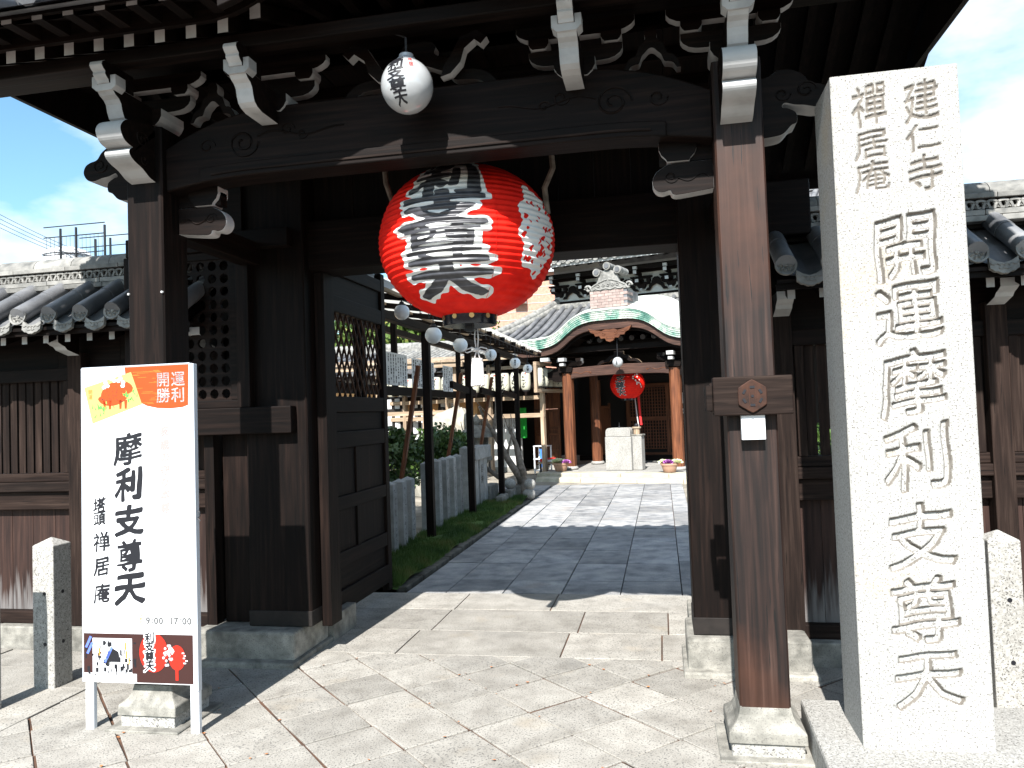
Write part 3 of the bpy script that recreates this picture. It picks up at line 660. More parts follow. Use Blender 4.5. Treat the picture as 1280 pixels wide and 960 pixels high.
gp('eave_board', strip(3.10, .066, .172), M['woodX']); gp('eave_board', strip(2.925, .190, .215, .02), M['woodX']); gp('eave_board', strip(6.28, .0, .14), M['woodX'])
RW = [M['woodY'], M['white_paint']]
def rafter(x, ya, yb, dz, w, h, name):
    n = 6; mb = MB(); ys = [ya+(yb-ya)*i/n for i in range(n+1)]
    for i in range(n):
        za, zb = rz(x, ys[i])+dz, rz(x, ys[i+1])+dz
        mb.add([(x-w, ys[i], za-h), (x+w, ys[i], za-h), (x+w, ys[i], za), (x-w, ys[i], za), (x-w, ys[i+1], zb-h), (x+w, ys[i+1], zb-h), (x+w, ys[i+1], zb), (x-w, ys[i+1], zb)],
               [(0, 4, 5, 1), (1, 5, 6, 2), (2, 6, 7, 3), (3, 7, 4, 0)])
    z = rz(x, ya)+dz; mb.add([(x-w, ya, z-h), (x+w, ya, z-h), (x+w, ya, z), (x-w, ya, z)], [(0, 1, 2, 3)], 1)
    z = rz(x, yb)+dz; mb.add([(x-w, yb, z-h), (x+w, yb, z-h), (x+w, yb, z), (x-w, yb, z)], [(3, 2, 1, 0)], 1)
    gp(name, mb, RW)
k = 0; x = XL+.05
while x < XR-.02:
    rafter(x, 3.12, 4.55, .065, .026, .068, 'rafter'); rafter(x+.008, 2.60, 3.10, .070+.0, .024, .0, 'flying_rafter') if False else None
    mb = MB(); w = .027
    za, zb = rz(x, 2.95)+.225, rz(x, 3.12)+.145
    mb.add([(x-w, 2.93, za-.068), (x+w, 2.93, za-.068), (x+w, 2.93, za), (x-w, 2.93, za)], [(0, 1, 2, 3)], 1)
    mb.add([(x-w, 2.93, za-.068), (x+w, 2.93, za-.068), (x+w, 2.93, za), (x-w, 2.93, za), (x-w, 3.14, zb-.068), (x+w, 3.14, zb-.068), (x+w, 3.14, zb), (x-w, 3.14, zb)], [(0, 4, 5, 1), (1, 5, 6, 2), (2, 6, 7, 3), (3, 7, 4, 0)], 0)
    gp('flying_rafter', mb, RW)
    rafter(x, 6.1, 4.62, .065, .026, .065, 'rafter'); x += .160
# brown arched barge that frames the raised middle of the eave
xs = [-1.75+1.32*i/40 for i in range(41)]
mb = MB(); mb.prism([(x, rz(x, 2.9)+.235) for x in xs]+[(x, rz(x, 2.9)+.04-.05*math.sin(math.pi*i/40)) for i, x in list(enumerate(xs))[::-1]], 'Y', 2.86, 2.90); gp('arched_barge', mb, M['woodX'], bevel=.004)
# verge boards at both gable ends
for x0 in (XL-.06, XR+.01):
    mb = MB(); ys = [2.93+.1*i for i in range(34)]
    mb.prism([(y, rz(-3.3, y)+.16) for y in ys]+[(y, rz(-3.3, y)-.10) for y in ys[::-1]], 'X', x0, x0+.05); gp('verge_board', mb, M['woodY'])
    mb = MB(); mb.prism([(4.0, 3.55), (4.6, 3.55), (5.2, 3.55), (4.6, 3.95)], 'X', x0+.05 if x0 < 0 else x0-.05, x0+.08 if x0 < 0 else x0-.02); gp('gable_board', mb, M['woodZ'])
mb = MB(); mb.add([(-2.55, 3.66, 3.31), (-2.55, 4.6, 3.31), (-2.55, 4.6, 4.05), (-2.55, 3.66, 3.55)], [(0, 1, 2, 3)]); gp('gable_infill', mb, M['woodZ']); mb = MB(); mb.add([(.37, 3.66, 3.31), (.37, 4.6, 3.31), (.37, 4.6, 4.05), (.37, 3.66, 3.55)], [(0, 1, 2, 3)]); gp('gable_infill', mb, M['woodZ'])
# tile rows on both slopes, verge end tiles, and the ridge
def tile_row(x, ya, yb, name='tile_row'):
    mb = MB(); n = 11
    for i in range(n):
        y0 = ya+(yb-ya)*i/n; y1 = ya+(yb-ya)*(i+1)/n
        mb.tube([(x, y0, rz(x, y0)+.25+.04*max(0, 3.4-y0)), (x, y1, rz(x, y1)+.24+.04*max(0, 3.4-y1))], .055, 10, r2=.047)
    gp(name, mb, M['tile'], auto=50)
k = 0; x = XL+.05
while x < XR:
    tile_row(x, 2.78, 4.55); tile_row(x, 6.34, 4.65); x += .24
mb = MB(); vs, fs = roofgrid(.225, 2.79, 4.6, 24); mb.add(vs, fs); vs, fs = roofgrid(.225, 4.6, 6.34, 24); mb.add(vs, fs); vs, fs = roofgrid(.205, 2.79, 6.34, 30); mb.add(vs, fs); gp('pan_tile_bed', mb, M['tile'])
for s, x0 in ((-1, XL-.05), (1, XR+.05)):
    for k in range(14):
        y = 2.95+k*.235
        for q in range(1):
            mb = MB(); z = rz(-3.3, y)+.17; mb.box(x0-.035, x0+.045, y, y+.225, z-.075, z+.012); mb.tube([(x0-s*.05, y+.11, z+.045), (x0+s*.075, y+.11, z+.03)], .05, 12); gp('verge_tile', mb, M['tile'])
for k in range(5):
    b = MB(); w = .16-.012*(k % 2); b.box(XL-.02, XR+.02, 4.6-w, 4.6+w, 4.18+k*.075, 4.245+k*.075); gp('ridge_course', b, M['tile'], bevel=.006)
mb = MB(); mb.tube([(XL-.06, 4.6, 4.61), (XR+.06, 4.6, 4.61)], .13, 14); gp('ridge_cap', mb, M['tile'], auto=50)
for x0 in (XL-.1, XR+.1):
    P = [(-.26, -.45), (.26, -.45), (.30, -.2), (.20, 0), (.24, .12), (.10, .22), (0, .34), (-.10, .22), (-.24, .12), (-.20, 0), (-.30, -.2)]
    mb = MB(); mb.prism([(4.6+p[0], 4.52+p[1]) for p in P], 'X', x0-.04, x0+.04); gp('ridge_end_tile', mb, M['tile'], bevel=.01)

# crossboard with crest fitting on the right post
b = MB(); b.box(.218, .545, 3.395, 3.468, 1.452, 1.618); gp('crossboard', b, M['greyX'], bevel=.006)
b = MB(); b.box(.190, .217, 3.42, 3.62, 1.475, 1.585); b.box(.218, .275, 3.63, 3.69, 1.47, 1.60); gp('crossboard_block', b, M['greyX'], bevel=.003)
cx, cz = .378, 1.533; mb = MB(); pts = []
for k in range(24):
    a = 2*math.pi*k/24+math.pi/2; h = .060*(1+.10*abs(math.cos(3*(a-math.pi/2)))**3-.03*abs(math.sin(3*(a-math.pi/2)))); pts.append((cx+h*math.cos(a), cz+h*math.sin(a)*1.08))
mb.prism(pts, 'Y', 3.383, 3.394)
crest = gp('crest_fitting', mb, M['bronze'], bevel=.003)
mb = MB()
for k in range(6):
    a = math.pi/6+k*math.pi/3; x_, z_ = cx+.038*math.cos(a), cz+.038*math.sin(a); t = a+math.pi/2
    d = (math.cos(t)*.010, math.sin(t)*.010); e = (math.cos(a)*.005, math.sin(a)*.005)
    mb.prism([(x_-d[0]-e[0], z_-d[1]-e[1]), (x_+d[0]-e[0], z_+d[1]-e[1]), (x_+d[0]+e[0], z_+d[1]+e[1]), (x_-d[0]+e[0], z_-d[1]+e[1])], 'Y', 3.3805, 3.3828)
mb.prism([(cx+.006*math.cos(a), cz+.006*math.sin(a)) for a in [k*math.pi/4 for k in range(8)]], 'Y', 3.3805, 3.3828)
o = mb.build('crest_slot', M['ink'], crest)
mb = MB()
for s in (-.012, .012): mb.prism([(cx+s-.002, cz-.045), (cx+s+.002, cz-.045), (cx+s+.002, cz+.045), (cx+s-.002, cz+.045)], 'Y', 3.3815, 3.3829)
mb.build('crest_rib', M['bronze'], crest)
lab = thing('white_tag', (.378, 3.43, 1.35), 'small blank white block tag fixed under the crossboard of the right post', 'tag')
b = MB(); b.box(.331, .429, 3.415, 3.455, 1.347, 1.4515); b.build('tag_block', M['board_white'], lab, bevel=.002)
b = MB(); b.box(.34, .42, 3.4555, 3.4695, 1.36, 1.44); b.build('tag_backing', M['metal_dark'], lab)

# ------------- lattice window bay beside the left main post
WY = 4.50
b = MB(); b.box(-3.42, -2.27, WY-.06, WY+.02, 1.42, 1.59); gp('bay_rail', b, M['woodX'], bevel=.006)
b = MB(); b.box(-3.42, -2.27, WY-.05, WY+.02, 2.60, 2.72); gp('bay_rail', b, M['woodX'], bevel=.006)
for x0, x1 in ((-2.62, -2.55), (-3.42, -3.32)): 
    b = MB(); b.box(x0-.02, x1, WY-.045, WY+.018, 1.59, 2.60); gp('bay_stile', b, M['woodZ'], bevel=.005)
fr = MB(); x0, x1, z0, z1, t = -3.32, -2.64, 1.591, 2.60, .05
fr.box(x0, x1, WY-.03, WY+.01, z0, z0+t); fr.box(x0, x1, WY-.03, WY+.01, z1-t, z1); fr.box(x1-t, x1, WY-.03, WY+.01, z0+t, z1-t); fr.box(x0, x0+t, WY-.03, WY+.01, z0+t, z1-t)
lf = gp('lattice_frame', fr, M['woodX'], bevel=.004)
mb = MB(); nx_, nz_ = 7, 11; ax0, ax1, az0, az1 = x0+t, x1-t, z0+t, z1-t; cw, chh = (ax1-ax0)/nx_, (az1-az0)/nz_
for i in range(nx_):
    for j in range(nz_):
        cx_, cz_ = ax0+(i+.5)*cw, az0+(j+.5)*chh
        outer = [(-1, -1), (0, -1), (1, -1), (1, 0), (1, 1), (0, 1), (-1, 1), (-1, 0)]
        vs = []
        for y in (WY-.02, WY+.004):
            vs += [(cx_+p[0]*cw/2, y, cz_+p[1]*chh/2) for p in outer]
            vs += [(cx_+math.cos(math.atan2(p[1], p[0]))*cw*.37, y, cz_+math.sin(math.atan2(p[1], p[0]))*chh*.40) for p in outer]
        fs = []
        for k in range(8):
            k2 = (k+1) % 8; fs += [(k, k2, 8+k2, 8+k), (16+k2, 16+k, 24+k, 24+k2), (8+k, 8+k2, 24+k2, 24+k)]
        mb.add(vs, fs)
mb.build('round_hole_lattice', M['woodX'], lf)
b = MB(); b.box(-3.42, -2.60, WY-.02, WY+.0, 2.721, 3.3); gp('bay_board', b, M['woodX'])
b = MB(); b.box(-2.93, -2.86, WY+.03, WY+.12, .12, 1.42); b.box(-2.84, -2.63, WY+.10, WY+.14, .205, 1.42); gp('bay_post', b, M['woodZ'], bevel=.004)

# ------------- door leaves, folded back against the yard side
M['latbar'] = mat('lattice_timber', [(.03, .016, .011), (.07, .04, .028)], noise_scale=8, rough=.7, spec=.15)
def leaf(x0, s, label):
    """leaf thickness along x, running from y=5.10 to 6.30"""
    L = thing('door_leaf', (x0, 4.93, .09), label, 'gate door', None)
    ya, yb, za, zb = 4.93, 6.27, .11, 2.66; t = .06; xa, xb = x0-t/2, x0+t/2
    q = lambda name, y0, y1, z0, z1, m_='woodY', d=0.0, bv=.005: MB().box(xa+d, xb-d, y0, y1, z0, z1).build(name, M[m_], L, bevel=bv)
    st = .085
    q('stile', ya, ya+st, za, zb, 'woodZ'); q('stile', yb-st, yb, za-.07, zb+.06, 'woodZ')
    zl = [(za, za+.15), (.42, .53), (.83, .93), (1.28, 1.40), (1.545, 1.66), (2.28, 2.40), (zb-.10, zb)]
    for a, b_ in zl: q('rail', ya+st, yb-st, a, b_, 'woodY', -.004 if a == za else .002)
    ym = (ya+yb)/2
    for a, b_ in zip(zl[:-1], zl[1:]):
        if abs(a[1]-1.66) < .01: continue
        if .5 < a[1] < 1.0 or a[1] < .3 and False: q('muntin', ym-.03, ym+.03, a[1], b_[0], 'woodZ', .008)
        if .5 < a[1] < 1.0:
            q('door_panel', ya+st, ym-.03, a[1], b_[0], 'woodZ', .022); q('door_panel', ym+.03, yb-st, a[1], b_[0], 'woodZ', .022)
        else: q('door_panel', ya+st, yb-st, a[1], b_[0], 'woodY', .022)
    # diamond lattice
    y0, y1, z0, z1 = ya+st, yb-st, 1.66, 2.28; nn = 0
    for sgn, dx in ((1, -.006), (-1, .006)):
        c = -3.0
        while c < 3.0:
            pts = []
            sl = 1.75*sgn
            # line z = z0 + sl*(y-c2)
            c2 = y0+c; cand = []
            for yy in (y0, y1):
                zz = z0+sl*(yy-c2)
                if z0-1e-9 <= zz <= z1+1e-9: cand.append((yy, zz))
            for zz in (z0, z1):
                yy = c2+(zz-z0)/sl
                if y0 < yy < y1: cand.append((yy, zz))
            if len(cand) >= 2:
                cand.sort(); p, r_ = cand[0], cand[-1]
                if math.hypot(p[0]-r_[0], p[1]-r_[1]) > .03:
                    MB().beam((x0+dx, *p), (x0+dx, *r_), .011, .014).build('lattice_bar', M['latbar'], L); nn += 1
            c += .098
    return L
leaf(-2.335, 1, 'left gate door leaf with diamond lattice and panels, swung open inwards')
leaf(.265, -1, 'right gate door leaf swung open inwards behind the right posts')
# ================================================================ TILED WALLS EITHER SIDE
def flower_disc(r, t=.012):
    """round tile end with eight raised petals and a rim, facing -y"""
    mb = MB(); n = 28
    rings = [(0, 0), (r*.16, 0), (r*.20, .010), (r*.74, .010), (r*.80, 0), (r*1.0, -.004), (r, t)]
    vs = []; fs = []
    for rr, d in rings: vs += [(rr*math.cos(2*math.pi*k/n), d, rr*math.sin(2*math.pi*k/n)) for k in range(n)]
    for i in range(len(rings)-1): fs += [(i*n+k, i*n+(k+1) % n, (i+1)*n+(k+1) % n, (i+1)*n+k) for k in range(n)]
    mb.add(vs, fs)
    for p in range(8):
        a = 2*math.pi*p/8; cx, cz = r*.46*math.cos(a), r*.46*math.sin(a)
        pv = [(cx, -.004, cz)]; m_ = 10
        for k in range(m_):
            b = 2*math.pi*k/m_; u, w = r*.235*math.cos(b), r*.155*math.sin(b)
            pv.append((cx+u*math.cos(a)-w*math.sin(a), .0085, cz+u*math.sin(a)+w*math.cos(a)))
        mb.add(pv, [(0, 1+(k+1) % m_, 1+k) for k in range(m_)])
    mb.add([(r*.14*math.cos(2*math.pi*k/12), .002, r*.14*math.sin(2*math.pi*k/12)) for k in range(12)]+[(0, -.006, 0)], [(12, (k+1) % 12, k) for k in range(12)])
    return mb
def pan_front(w):
    """hanging face of a flat tile, with a scrolled lower edge"""
    mb = MB(); n = 16; P = []
    for i in range(n+1):
        u = -1+2*i/n; P.append((u*w, -.052-.030*(1-abs(u))**.7-.006*abs(math.sin(u*7))))
    P += [(w, .004), (w*.5, -.018), (0, -.028), (-w*.5, -.018), (-w, .004)]
    mb.prism(P, 'Y', 0, .022)
    for s in (-1, 1):
        mb.tube([(s*(w*.18+.010*math.cos(a*.7)*(1+a*.12)), -.002, -.046+.009*math.sin(a*.7)*(1+a*.1)) for a in range(9)], .0028, 4)
        mb.tube([(s*(w*.35+.008*i), -.002, -.040+.006*math.sin(i*1.3)+.002*i) for i in range(7)], .0028, 4)
    mb.add([(.007*math.cos(2*math.pi*k/8), -.004, -.052+.007*math.sin(2*math.pi*k/8)) for k in range(8)], [tuple(range(7, -1, -1))])
    return mb
disc_me = flower_disc(.057).mesh('tile_end_disc', M['tile_old'])
pan_me = pan_front(.068).mesh('pan_tile_front', M['tile_old'])
def ring_mesh():
    mb = MB(); n = 20; ro, ri = .052, .040; vs = []
    for y in (0, .02):
        for rr in (ro, ri): vs += [(rr*math.cos(math.pi*k/n), y, rr*math.sin(math.pi*k/n)) for k in range(n+1)]
    q = n+1; fs = []
    for k in range(n):
        fs += [(k+1, k, q+k, q+k+1), (2*q+k, 2*q+k+1, 3*q+k+1, 3*q+k), (k, k+1, 2*q+k+1, 2*q+k), (q+k+1, q+k, 3*q+k, 3*q+k+1)]
    mb.add(vs, fs)
    return mb.mesh('ring_tile', M['tile_old'])
ring_me = ring_mesh()
def row_mesh(ya, za, yb, zb, r):
    mb = MB(); n = 2; lo = []
    L = math.hypot(yb-ya, zb-za)
    for i in range(n):
        p = (0, ya+(yb-ya)*i/n, za+(zb-za)*i/n); q = (0, ya+(yb-ya)*(i+1.06)/n, za+(zb-za)*(i+1.06)/n)
        mb.tube([p, q], r, 16, r2=r*.93)
    me = mb.mesh('round_tile', M['tile']); me.polygons.foreach_set('use_smooth', [True]*len(me.polygons)); me.set_sharp_from_angle(angle=R(50)); return me
def obj(name, me, parent, loc=(0, 0, 0), rot=(0, 0, 0)):
    o = bpy.data.objects.new(name, me); COL.objects.link(o); o.parent = parent; o.location = loc; o.rotation_euler = rot; return o
def wall(x0, x1, label, posts, panels, side):
    """wall between x0 and x1; local origin of the thing at (xo, 4.72, 0)"""
    xo = (x0+x1)/2; T = thing('roofed_timber_wall', (xo, 4.72, 0), label, 'wall'); WF = 4.72
    B = lambda name, a, b, c, d, e, f_, m_, bv=.003: MB().box(a, b, c, d, e, f_).build(name, M[m_], T, bevel=bv)
    x = x0
    while x < x1-.01:
        l = min(x1-x, random.uniform(.9, 1.3)); B('foundation_stone', x+.003, x+l-.003, 4.63, 4.98, -.04, .135+random.uniform(-.004, .004), 'old_stone', .01); x += l
    B('ground_sill', x0, x1, 4.70, 4.84, .136, .22, 'greyX', .006)
    # lower planks
    bounds = [x0]+posts+[x1]
    x = x0
    while x < x1-.01:
        l = min(x1-x, random.uniform(.16, .26)); d = random.uniform(0, .004); B('plank', x+.0015, x+l-.0015, 4.755+d, 4.775+d, .22, .93, 'plankZ', .0015); x += l
    B('low_rail', x0, x1, 4.70, 4.82, .931, 1.055, 'greyX', .006)
    B('window_sill', x0, x1, 4.665, 4.80, 1.058, 1.125, 'greyX', .006)
    B('sill_board', x0, x1, 4.70, 4.80, 1.126, 1.185, 'greyX', .006)
    for p in posts: B('wall_post', p-.055, p+.055, 4.66, 4.83, .137, 2.02, 'greyZ', .005)
    # slats
    for a, b in panels:
        B('bay_frame', a, a+.05, 4.70, 4.80, 1.186, 1.83, 'greyZ', .003); B('bay_frame', b-.05, b, 4.70, 4.80, 1.186, 1.83, 'greyZ', .003)
        n = int(round((b-a-.10)/.069)); p = (b-a-.10)/n
        sm = MB().box(-p*.385, p*.385, 0, .025, 0, .646).mesh('slat', M['greyZ'])
        for i in range(n):
            o = obj('slat', sm, T, (a+.05+p*(i+.5)-xo, 4.73-WF+random.uniform(-.002, .002), 1.187)); 
    B('head_rail', x0, x1, 4.69, 4.82, 1.831, 1.92, 'woodX', .004)
    for k in range(int((x1-x0)/.5)+1):
        a = x0+.5*k; B('upper_board', a+.001, min(x1, a+.499), 4.745, 4.765, 1.92, 2.17, 'woodX', .001)
    B('wall_plate', x0, x1, 4.66, 4.84, 2.17, 2.25, 'woodX', .004)
    # rafters with white painted ends
    rm = MB(); rm.add([(-.02, 4.40-WF, 2.065), (.02, 4.40-WF, 2.065), (.02, 4.40-WF, 2.115), (-.02, 4.40-WF, 2.115)], [(0, 1, 2, 3)], 1)
    rm.add([(-.02, 4.40-WF, 2.065), (.02, 4.40-WF, 2.065), (.02, 4.40-WF, 2.115), (-.02, 4.40-WF, 2.115), (-.02, .1, 2.24), (.02, .1, 2.24), (.02, .1, 2.29), (-.02, .1, 2.29)], [(0, 4, 5, 1), (1, 5, 6, 2), (2, 6, 7, 3), (3, 7, 4, 0)], 0)
    rme = rm.mesh('rafter', [M['woodY'], M['white_paint']]); x = x0+.09
    while x < x1: obj('rafter', rme, T, (x-xo, 0, 0)); x += .165
    # corbels
    P = [(4.66, 2.12), (4.47, 2.12), (4.47, 2.075), (4.50, 2.06), (4.53, 2.05), (4.55, 2.03), (4.66, 2.0)]
    for p in posts: MB().prism(P, 'X', p-.045, p+.045, 0, 1).build('corbel', [M['woodY'], M['white_paint']], T)
    P2 = MB(); P2.box(x0, x1, 4.30, 4.33, 2.105, 2.135); P2.build('eave_board', M['woodX'], T)
    P2 = MB(); P2.add([(x0, 4.28, 2.135), (x1, 4.28, 2.135), (x1, 4.80, 2.42), (x0, 4.80, 2.42), (x0, 4.28, 2.155), (x1, 4.28, 2.155), (x1, 4.80, 2.44), (x0, 4.80, 2.44)], [(0, 3, 2, 1), (4, 5, 6, 7), (0, 1, 5, 4)])
    P2.add([(x0, 4.80, 2.42), (x1, 4.80, 2.42), (x1, 5.40, 2.10), (x0, 5.40, 2.10), (x0, 4.80, 2.44), (x1, 4.80, 2.44), (x1, 5.40, 2.12), (x0, 5.40, 2.12)], [(0, 3, 2, 1), (4, 5, 6, 7)])
    P2.build('roof_boarding', M['woodX'], T)
    # tiles: pan, round, end discs
    sp = .232
    rowm = row_mesh(4.275-WF, 2.235, 4.745-WF, 2.515, .054); rowb = row_mesh(5.42-WF, 2.19, 4.86-WF, 2.515, .054)
    pm = MB(); n = 8; vs = []
    for yy, zz in ((4.265, 2.185), (4.50, 2.325), (4.50, 2.315), (4.76, 2.465)):
        vs += [(-.125+.25*i/n, yy-WF, zz-.030*math.sin(math.pi*i/n)) for i in range(n+1)]
    fs = []
    for j in (0, 2): fs += [(j*(n+1)+i, j*(n+1)+i+1, (j+1)*(n+1)+i+1, (j+1)*(n+1)+i) for i in range(n)]
    pm.add(vs, fs); pme = pm.mesh('pan_tile', M['tile'])
    x = x1-.06 if side < 0 else x0+.05; d = -sp if side < 0 else sp
    while x0 < x < x1:
        obj('round_tile', rowm, T, (x-xo, 0, 0)); obj('tile_end_disc', disc_me, T, (x-xo, 4.272-WF, 2.232), (R(-12), random.uniform(0, .7), 0))
        obj('pan_tile', pme, T, (x+d/2-xo, 0, 0)); obj('pan_tile_front', pan_me, T, (x+d/2-xo, 4.262-WF, 2.195), (R(-10), 0, 0))
        obj('round_tile', rowb, T, (x-xo, 0, 0)); x += d
    # ridge: courses, open ring work, cap tiles
    def courses(z, h, y0, y1, L=.42, m_='tile_old'):
        x = x0-random.uniform(0, .2)
        while x < x1:
            a, b = max(x0, x), min(x1, x+L)
            if b-a > .02: B('ridge_course_tile', a+.0015, b-.0015, y0, y1, z+random.uniform(0, .002), z+h, m_, .003)
            x += L
    courses(2.46, .032, 4.62, 4.98); courses(2.496, .032, 4.635, 4.965); courses(2.592, .030, 4.635, 4.965)
    B('ridge_core', x0, x1, 4.70, 4.90, 2.44, 2.66, 'black', .001)
    x = x0+.05
    while x < x1-.05:
        obj('ring_tile', ring_me, T, (x-xo, 4.65-WF, 2.534), (0, 0, 0)); obj('ring_tile', ring_me, T, (x-xo, 4.676-WF, 2.586), (math.pi, 0, 0)); x += .058
    x = x0; 
    while x < x1:
        mb = MB(); l = .30; n = 10; b_ = min(x1, x+l); prof = [(4.80+.155*math.cos(R(180-180*i/n)), 2.628+.085*math.sin(R(180-180*i/n))) for i in range(n+1)]
        mb.prism(prof+[(4.955, 2.62), (4.645, 2.62)], 'X', x+.002, b_-.002)
        o = mb.build('ridge_cap_tile', M['tile_old'], T, auto=40); x += l
    return T
# planks: bleached near the ground
def plank_mat():
    m = mat('plank_timber_Z', [(.010, .0038, .0026), (.024, .0105, .0072), (.044, .022, .0155)], G3['Z'], 2.4, 8, .75, .0015, pos=(.3, .75), large=.25, rnd=.2, distort=.4)
    t = m.node_tree; N = t.nodes; b = N['Principled BSDF']; src = b.inputs['Base Color'].links[0].from_socket
    ge = N.new('ShaderNodeTexCoord'); sx = N.new('ShaderNodeSeparateXYZ'); t.links.new(ge.outputs['Generated'], sx.inputs[0])
    nz = N.new('ShaderNodeTexNoise'); nz.inputs['Scale'].default_value = 7; mp = N.new('ShaderNodeMapping'); mp.inputs['Scale'].default_value = (6, 1, .5)
    t.links.new(ge.outputs['Object'], mp.inputs[0]); t.links.new(mp.outputs[0], nz.inputs['Vector'])
    ad = N.new('ShaderNodeMath'); ad.operation = 'SUBTRACT'; t.links.new(nz.outputs['Fac'], ad.inputs[0]); t.links.new(sx.outputs['Z'], ad.inputs[1])
    mr = N.new('ShaderNodeMapRange'); mr.inputs['From Min'].default_value = .18; mr.inputs['From Max'].default_value = .5; mr.inputs['To Max'].default_value = .75; t.links.new(ad.outputs[0], mr.inputs['Value'])
    mx = N.new('ShaderNodeMixRGB'); t.links.new(mr.outputs[0], mx.inputs['Fac']); t.links.new(src, mx.inputs['Color1']); mx.inputs['Color2'].default_value = (.17, .16, .155, 1)
    t.links.new(mx.outputs[0], b.inputs['Base Color']); return m
M['plankZ'] = plank_mat()
wall(-8.2, -2.86, 'roofed timber wall with slatted windows left of the gate, behind the signboard', [-6.9, -5.45, -4.0, -2.95], [(-8.1, -6.97), (-6.82, -5.52), (-5.38, -4.07), (-3.93, -3.01)], -1)
wall(.63, 6.0, 'roofed timber wall with slatted windows right of the gate, behind the stone pillar', [.70, 1.83, 3.2, 4.6], [(.77, 1.76), (1.90, 3.13), (3.27, 4.53), (4.67, 5.9)], 1)
# pale posts ends and white plates seen between the right post and the pillar
# ================================================================ FOREGROUND THINGS
# ---- tall inscribed stone pillar: front is a fine relief so the characters are really cut in
M['groove'] = mat('brown_cut_stone', [(.115, .10, .085), (.20, .18, .155)], noise_scale=26, detail=5, rough=.9, speck=(150, (.09, .08, .07), .58, .7))  # darker, browner stone colour for cut faces beyond a set carving depth
ST = thing('inscribed_stone_pillar', (.95, 3.40, .15), 'tall pale granite pillar with carved characters standing on its stone block right of the gate', 'stone pillar')
sx0, sx1, sy0, sy1, sz0, sz1 = .717, 1.187, 3.24, 3.56, .15, 2.80
b = MB(); b.box(sx0, sx1, sy0+.016, sy1, sz0-.02, sz1); b.build('pillar_shaft', M['stele'], ST, bevel=.004)
chars = []     # (char, centre x, centre z, width, height)
z_ = [2.122, 1.835, 1.56, 1.275, 1.003, .672+.01, .408]
for ch, zc, h in zip('開運摩利支尊天', [2.095, 1.835, 1.56, 1.268, .965, .678, .412], [.27, .25, .265, .27, .26, .27, .235]):
    chars.append((ch, .965, zc, .262, h))
for ch, zc, h in zip('建仁寺', [2.668, 2.522, 2.380], [.175, .115, .155]): chars.append((ch, 1.050, zc, .140, h))
for ch, zc, h in zip('禪居庵', [2.672, 2.510, 2.385], [.180, .125, .130]): chars.append((ch, .858, zc, .140, h))
step = .0038; nx = int((sx1-sx0)/step); nz_ = int((sz1-sz0)/step)
gx = sx0+(sx1-sx0)*np.arange(nx+1)/nx; gz = sz0+(sz1-sz0)*np.arange(nz_+1)/nz_
XX, ZZ = np.meshgrid(gx, gz); depth = np.zeros_like(XX)
rs = np.random.RandomState(2)
for ch, cx, cz, w, h in chars:
    u0, u1 = cx-w*.62, cx+w*.62; v0, v1 = cz-h*.62, cz+h*.62
    ii = np.where((gx > u0) & (gx < u1))[0]; jj = np.where((gz > v0) & (gz < v1))[0]
    sub = np.ix_(jj, ii); u = (XX[sub]-cx)/w+.5; v = (ZZ[sub]-cz)/h+.5
    v2 = v-.15*(u-.5)+.012*np.sin(u*9+cx*7); u2 = u+.012*np.sin(v*8+cz*11)
    sd = sample(ch, u2, v2, 128)*min(w, h)
    # heavier cross strokes: look a little above and below as well
    for q_ in (-.020, .020): sd = np.maximum(sd, sample(ch, u2, v2+q_, 128)*min(w, h)-.0006)
    gro = .0085 if w > .2 else .0026
    dd = np.clip(sd+gro, 0, None)
    mxd = .030 if w > .2 else .015
    depth[sub] = np.maximum(depth[sub], mxd*(1-np.exp(-dd*1.9/mxd)))
depth += rs.randn(*depth.shape)*.00022
depth[0, :] = depth[-1, :] = 0; depth[:, 0] = depth[:, -1] = 0.004
vs = np.stack([XX.ravel(), (sy0+depth).ravel(), ZZ.ravel()], 1)
idx = np.arange((nx+1)*(nz_+1)).reshape(nz_+1, nx+1)
fs = np.stack([idx[:-1, :-1].ravel(), idx[:-1, 1:].ravel(), idx[1:, 1:].ravel(), idx[1:, :-1].ravel()], 1)
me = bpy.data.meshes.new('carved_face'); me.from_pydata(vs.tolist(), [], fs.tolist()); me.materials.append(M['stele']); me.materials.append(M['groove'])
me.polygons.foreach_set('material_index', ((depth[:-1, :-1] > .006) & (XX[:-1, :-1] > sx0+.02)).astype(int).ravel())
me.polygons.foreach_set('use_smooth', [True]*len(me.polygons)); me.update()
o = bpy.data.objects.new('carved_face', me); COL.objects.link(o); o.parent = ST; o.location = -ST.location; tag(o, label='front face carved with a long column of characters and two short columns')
b = MB()
b.box(sx0, sx1, sy0+.003, sy0+.017, sz1-.006, sz1-.0005); b.box(sx0-.0005, sx0+.004, sy0+.004, sy0+.017, sz0, sz1-.002); b.box(sx1-.004, sx1+.0005, sy0+.004, sy0+.017, sz0, sz1-.002); b.box(sx0, sx1, sy0-.006, sy0+.02, sz0-.02, sz0+.003); b.build('pillar_edge', M['stele'], ST)
BS = thing('pillar_base_block', (.9, 3.4, 0), 'broad granite base block under the tall inscribed pillar', 'stone block')
b = MB(); b.prism([(.545, 2.86), (1.40, 2.86), (1.52, 3.72), (.565, 3.74)], 'Z', -.03, .150); b.build('base_block', M['granite'], BS, bevel=.014)

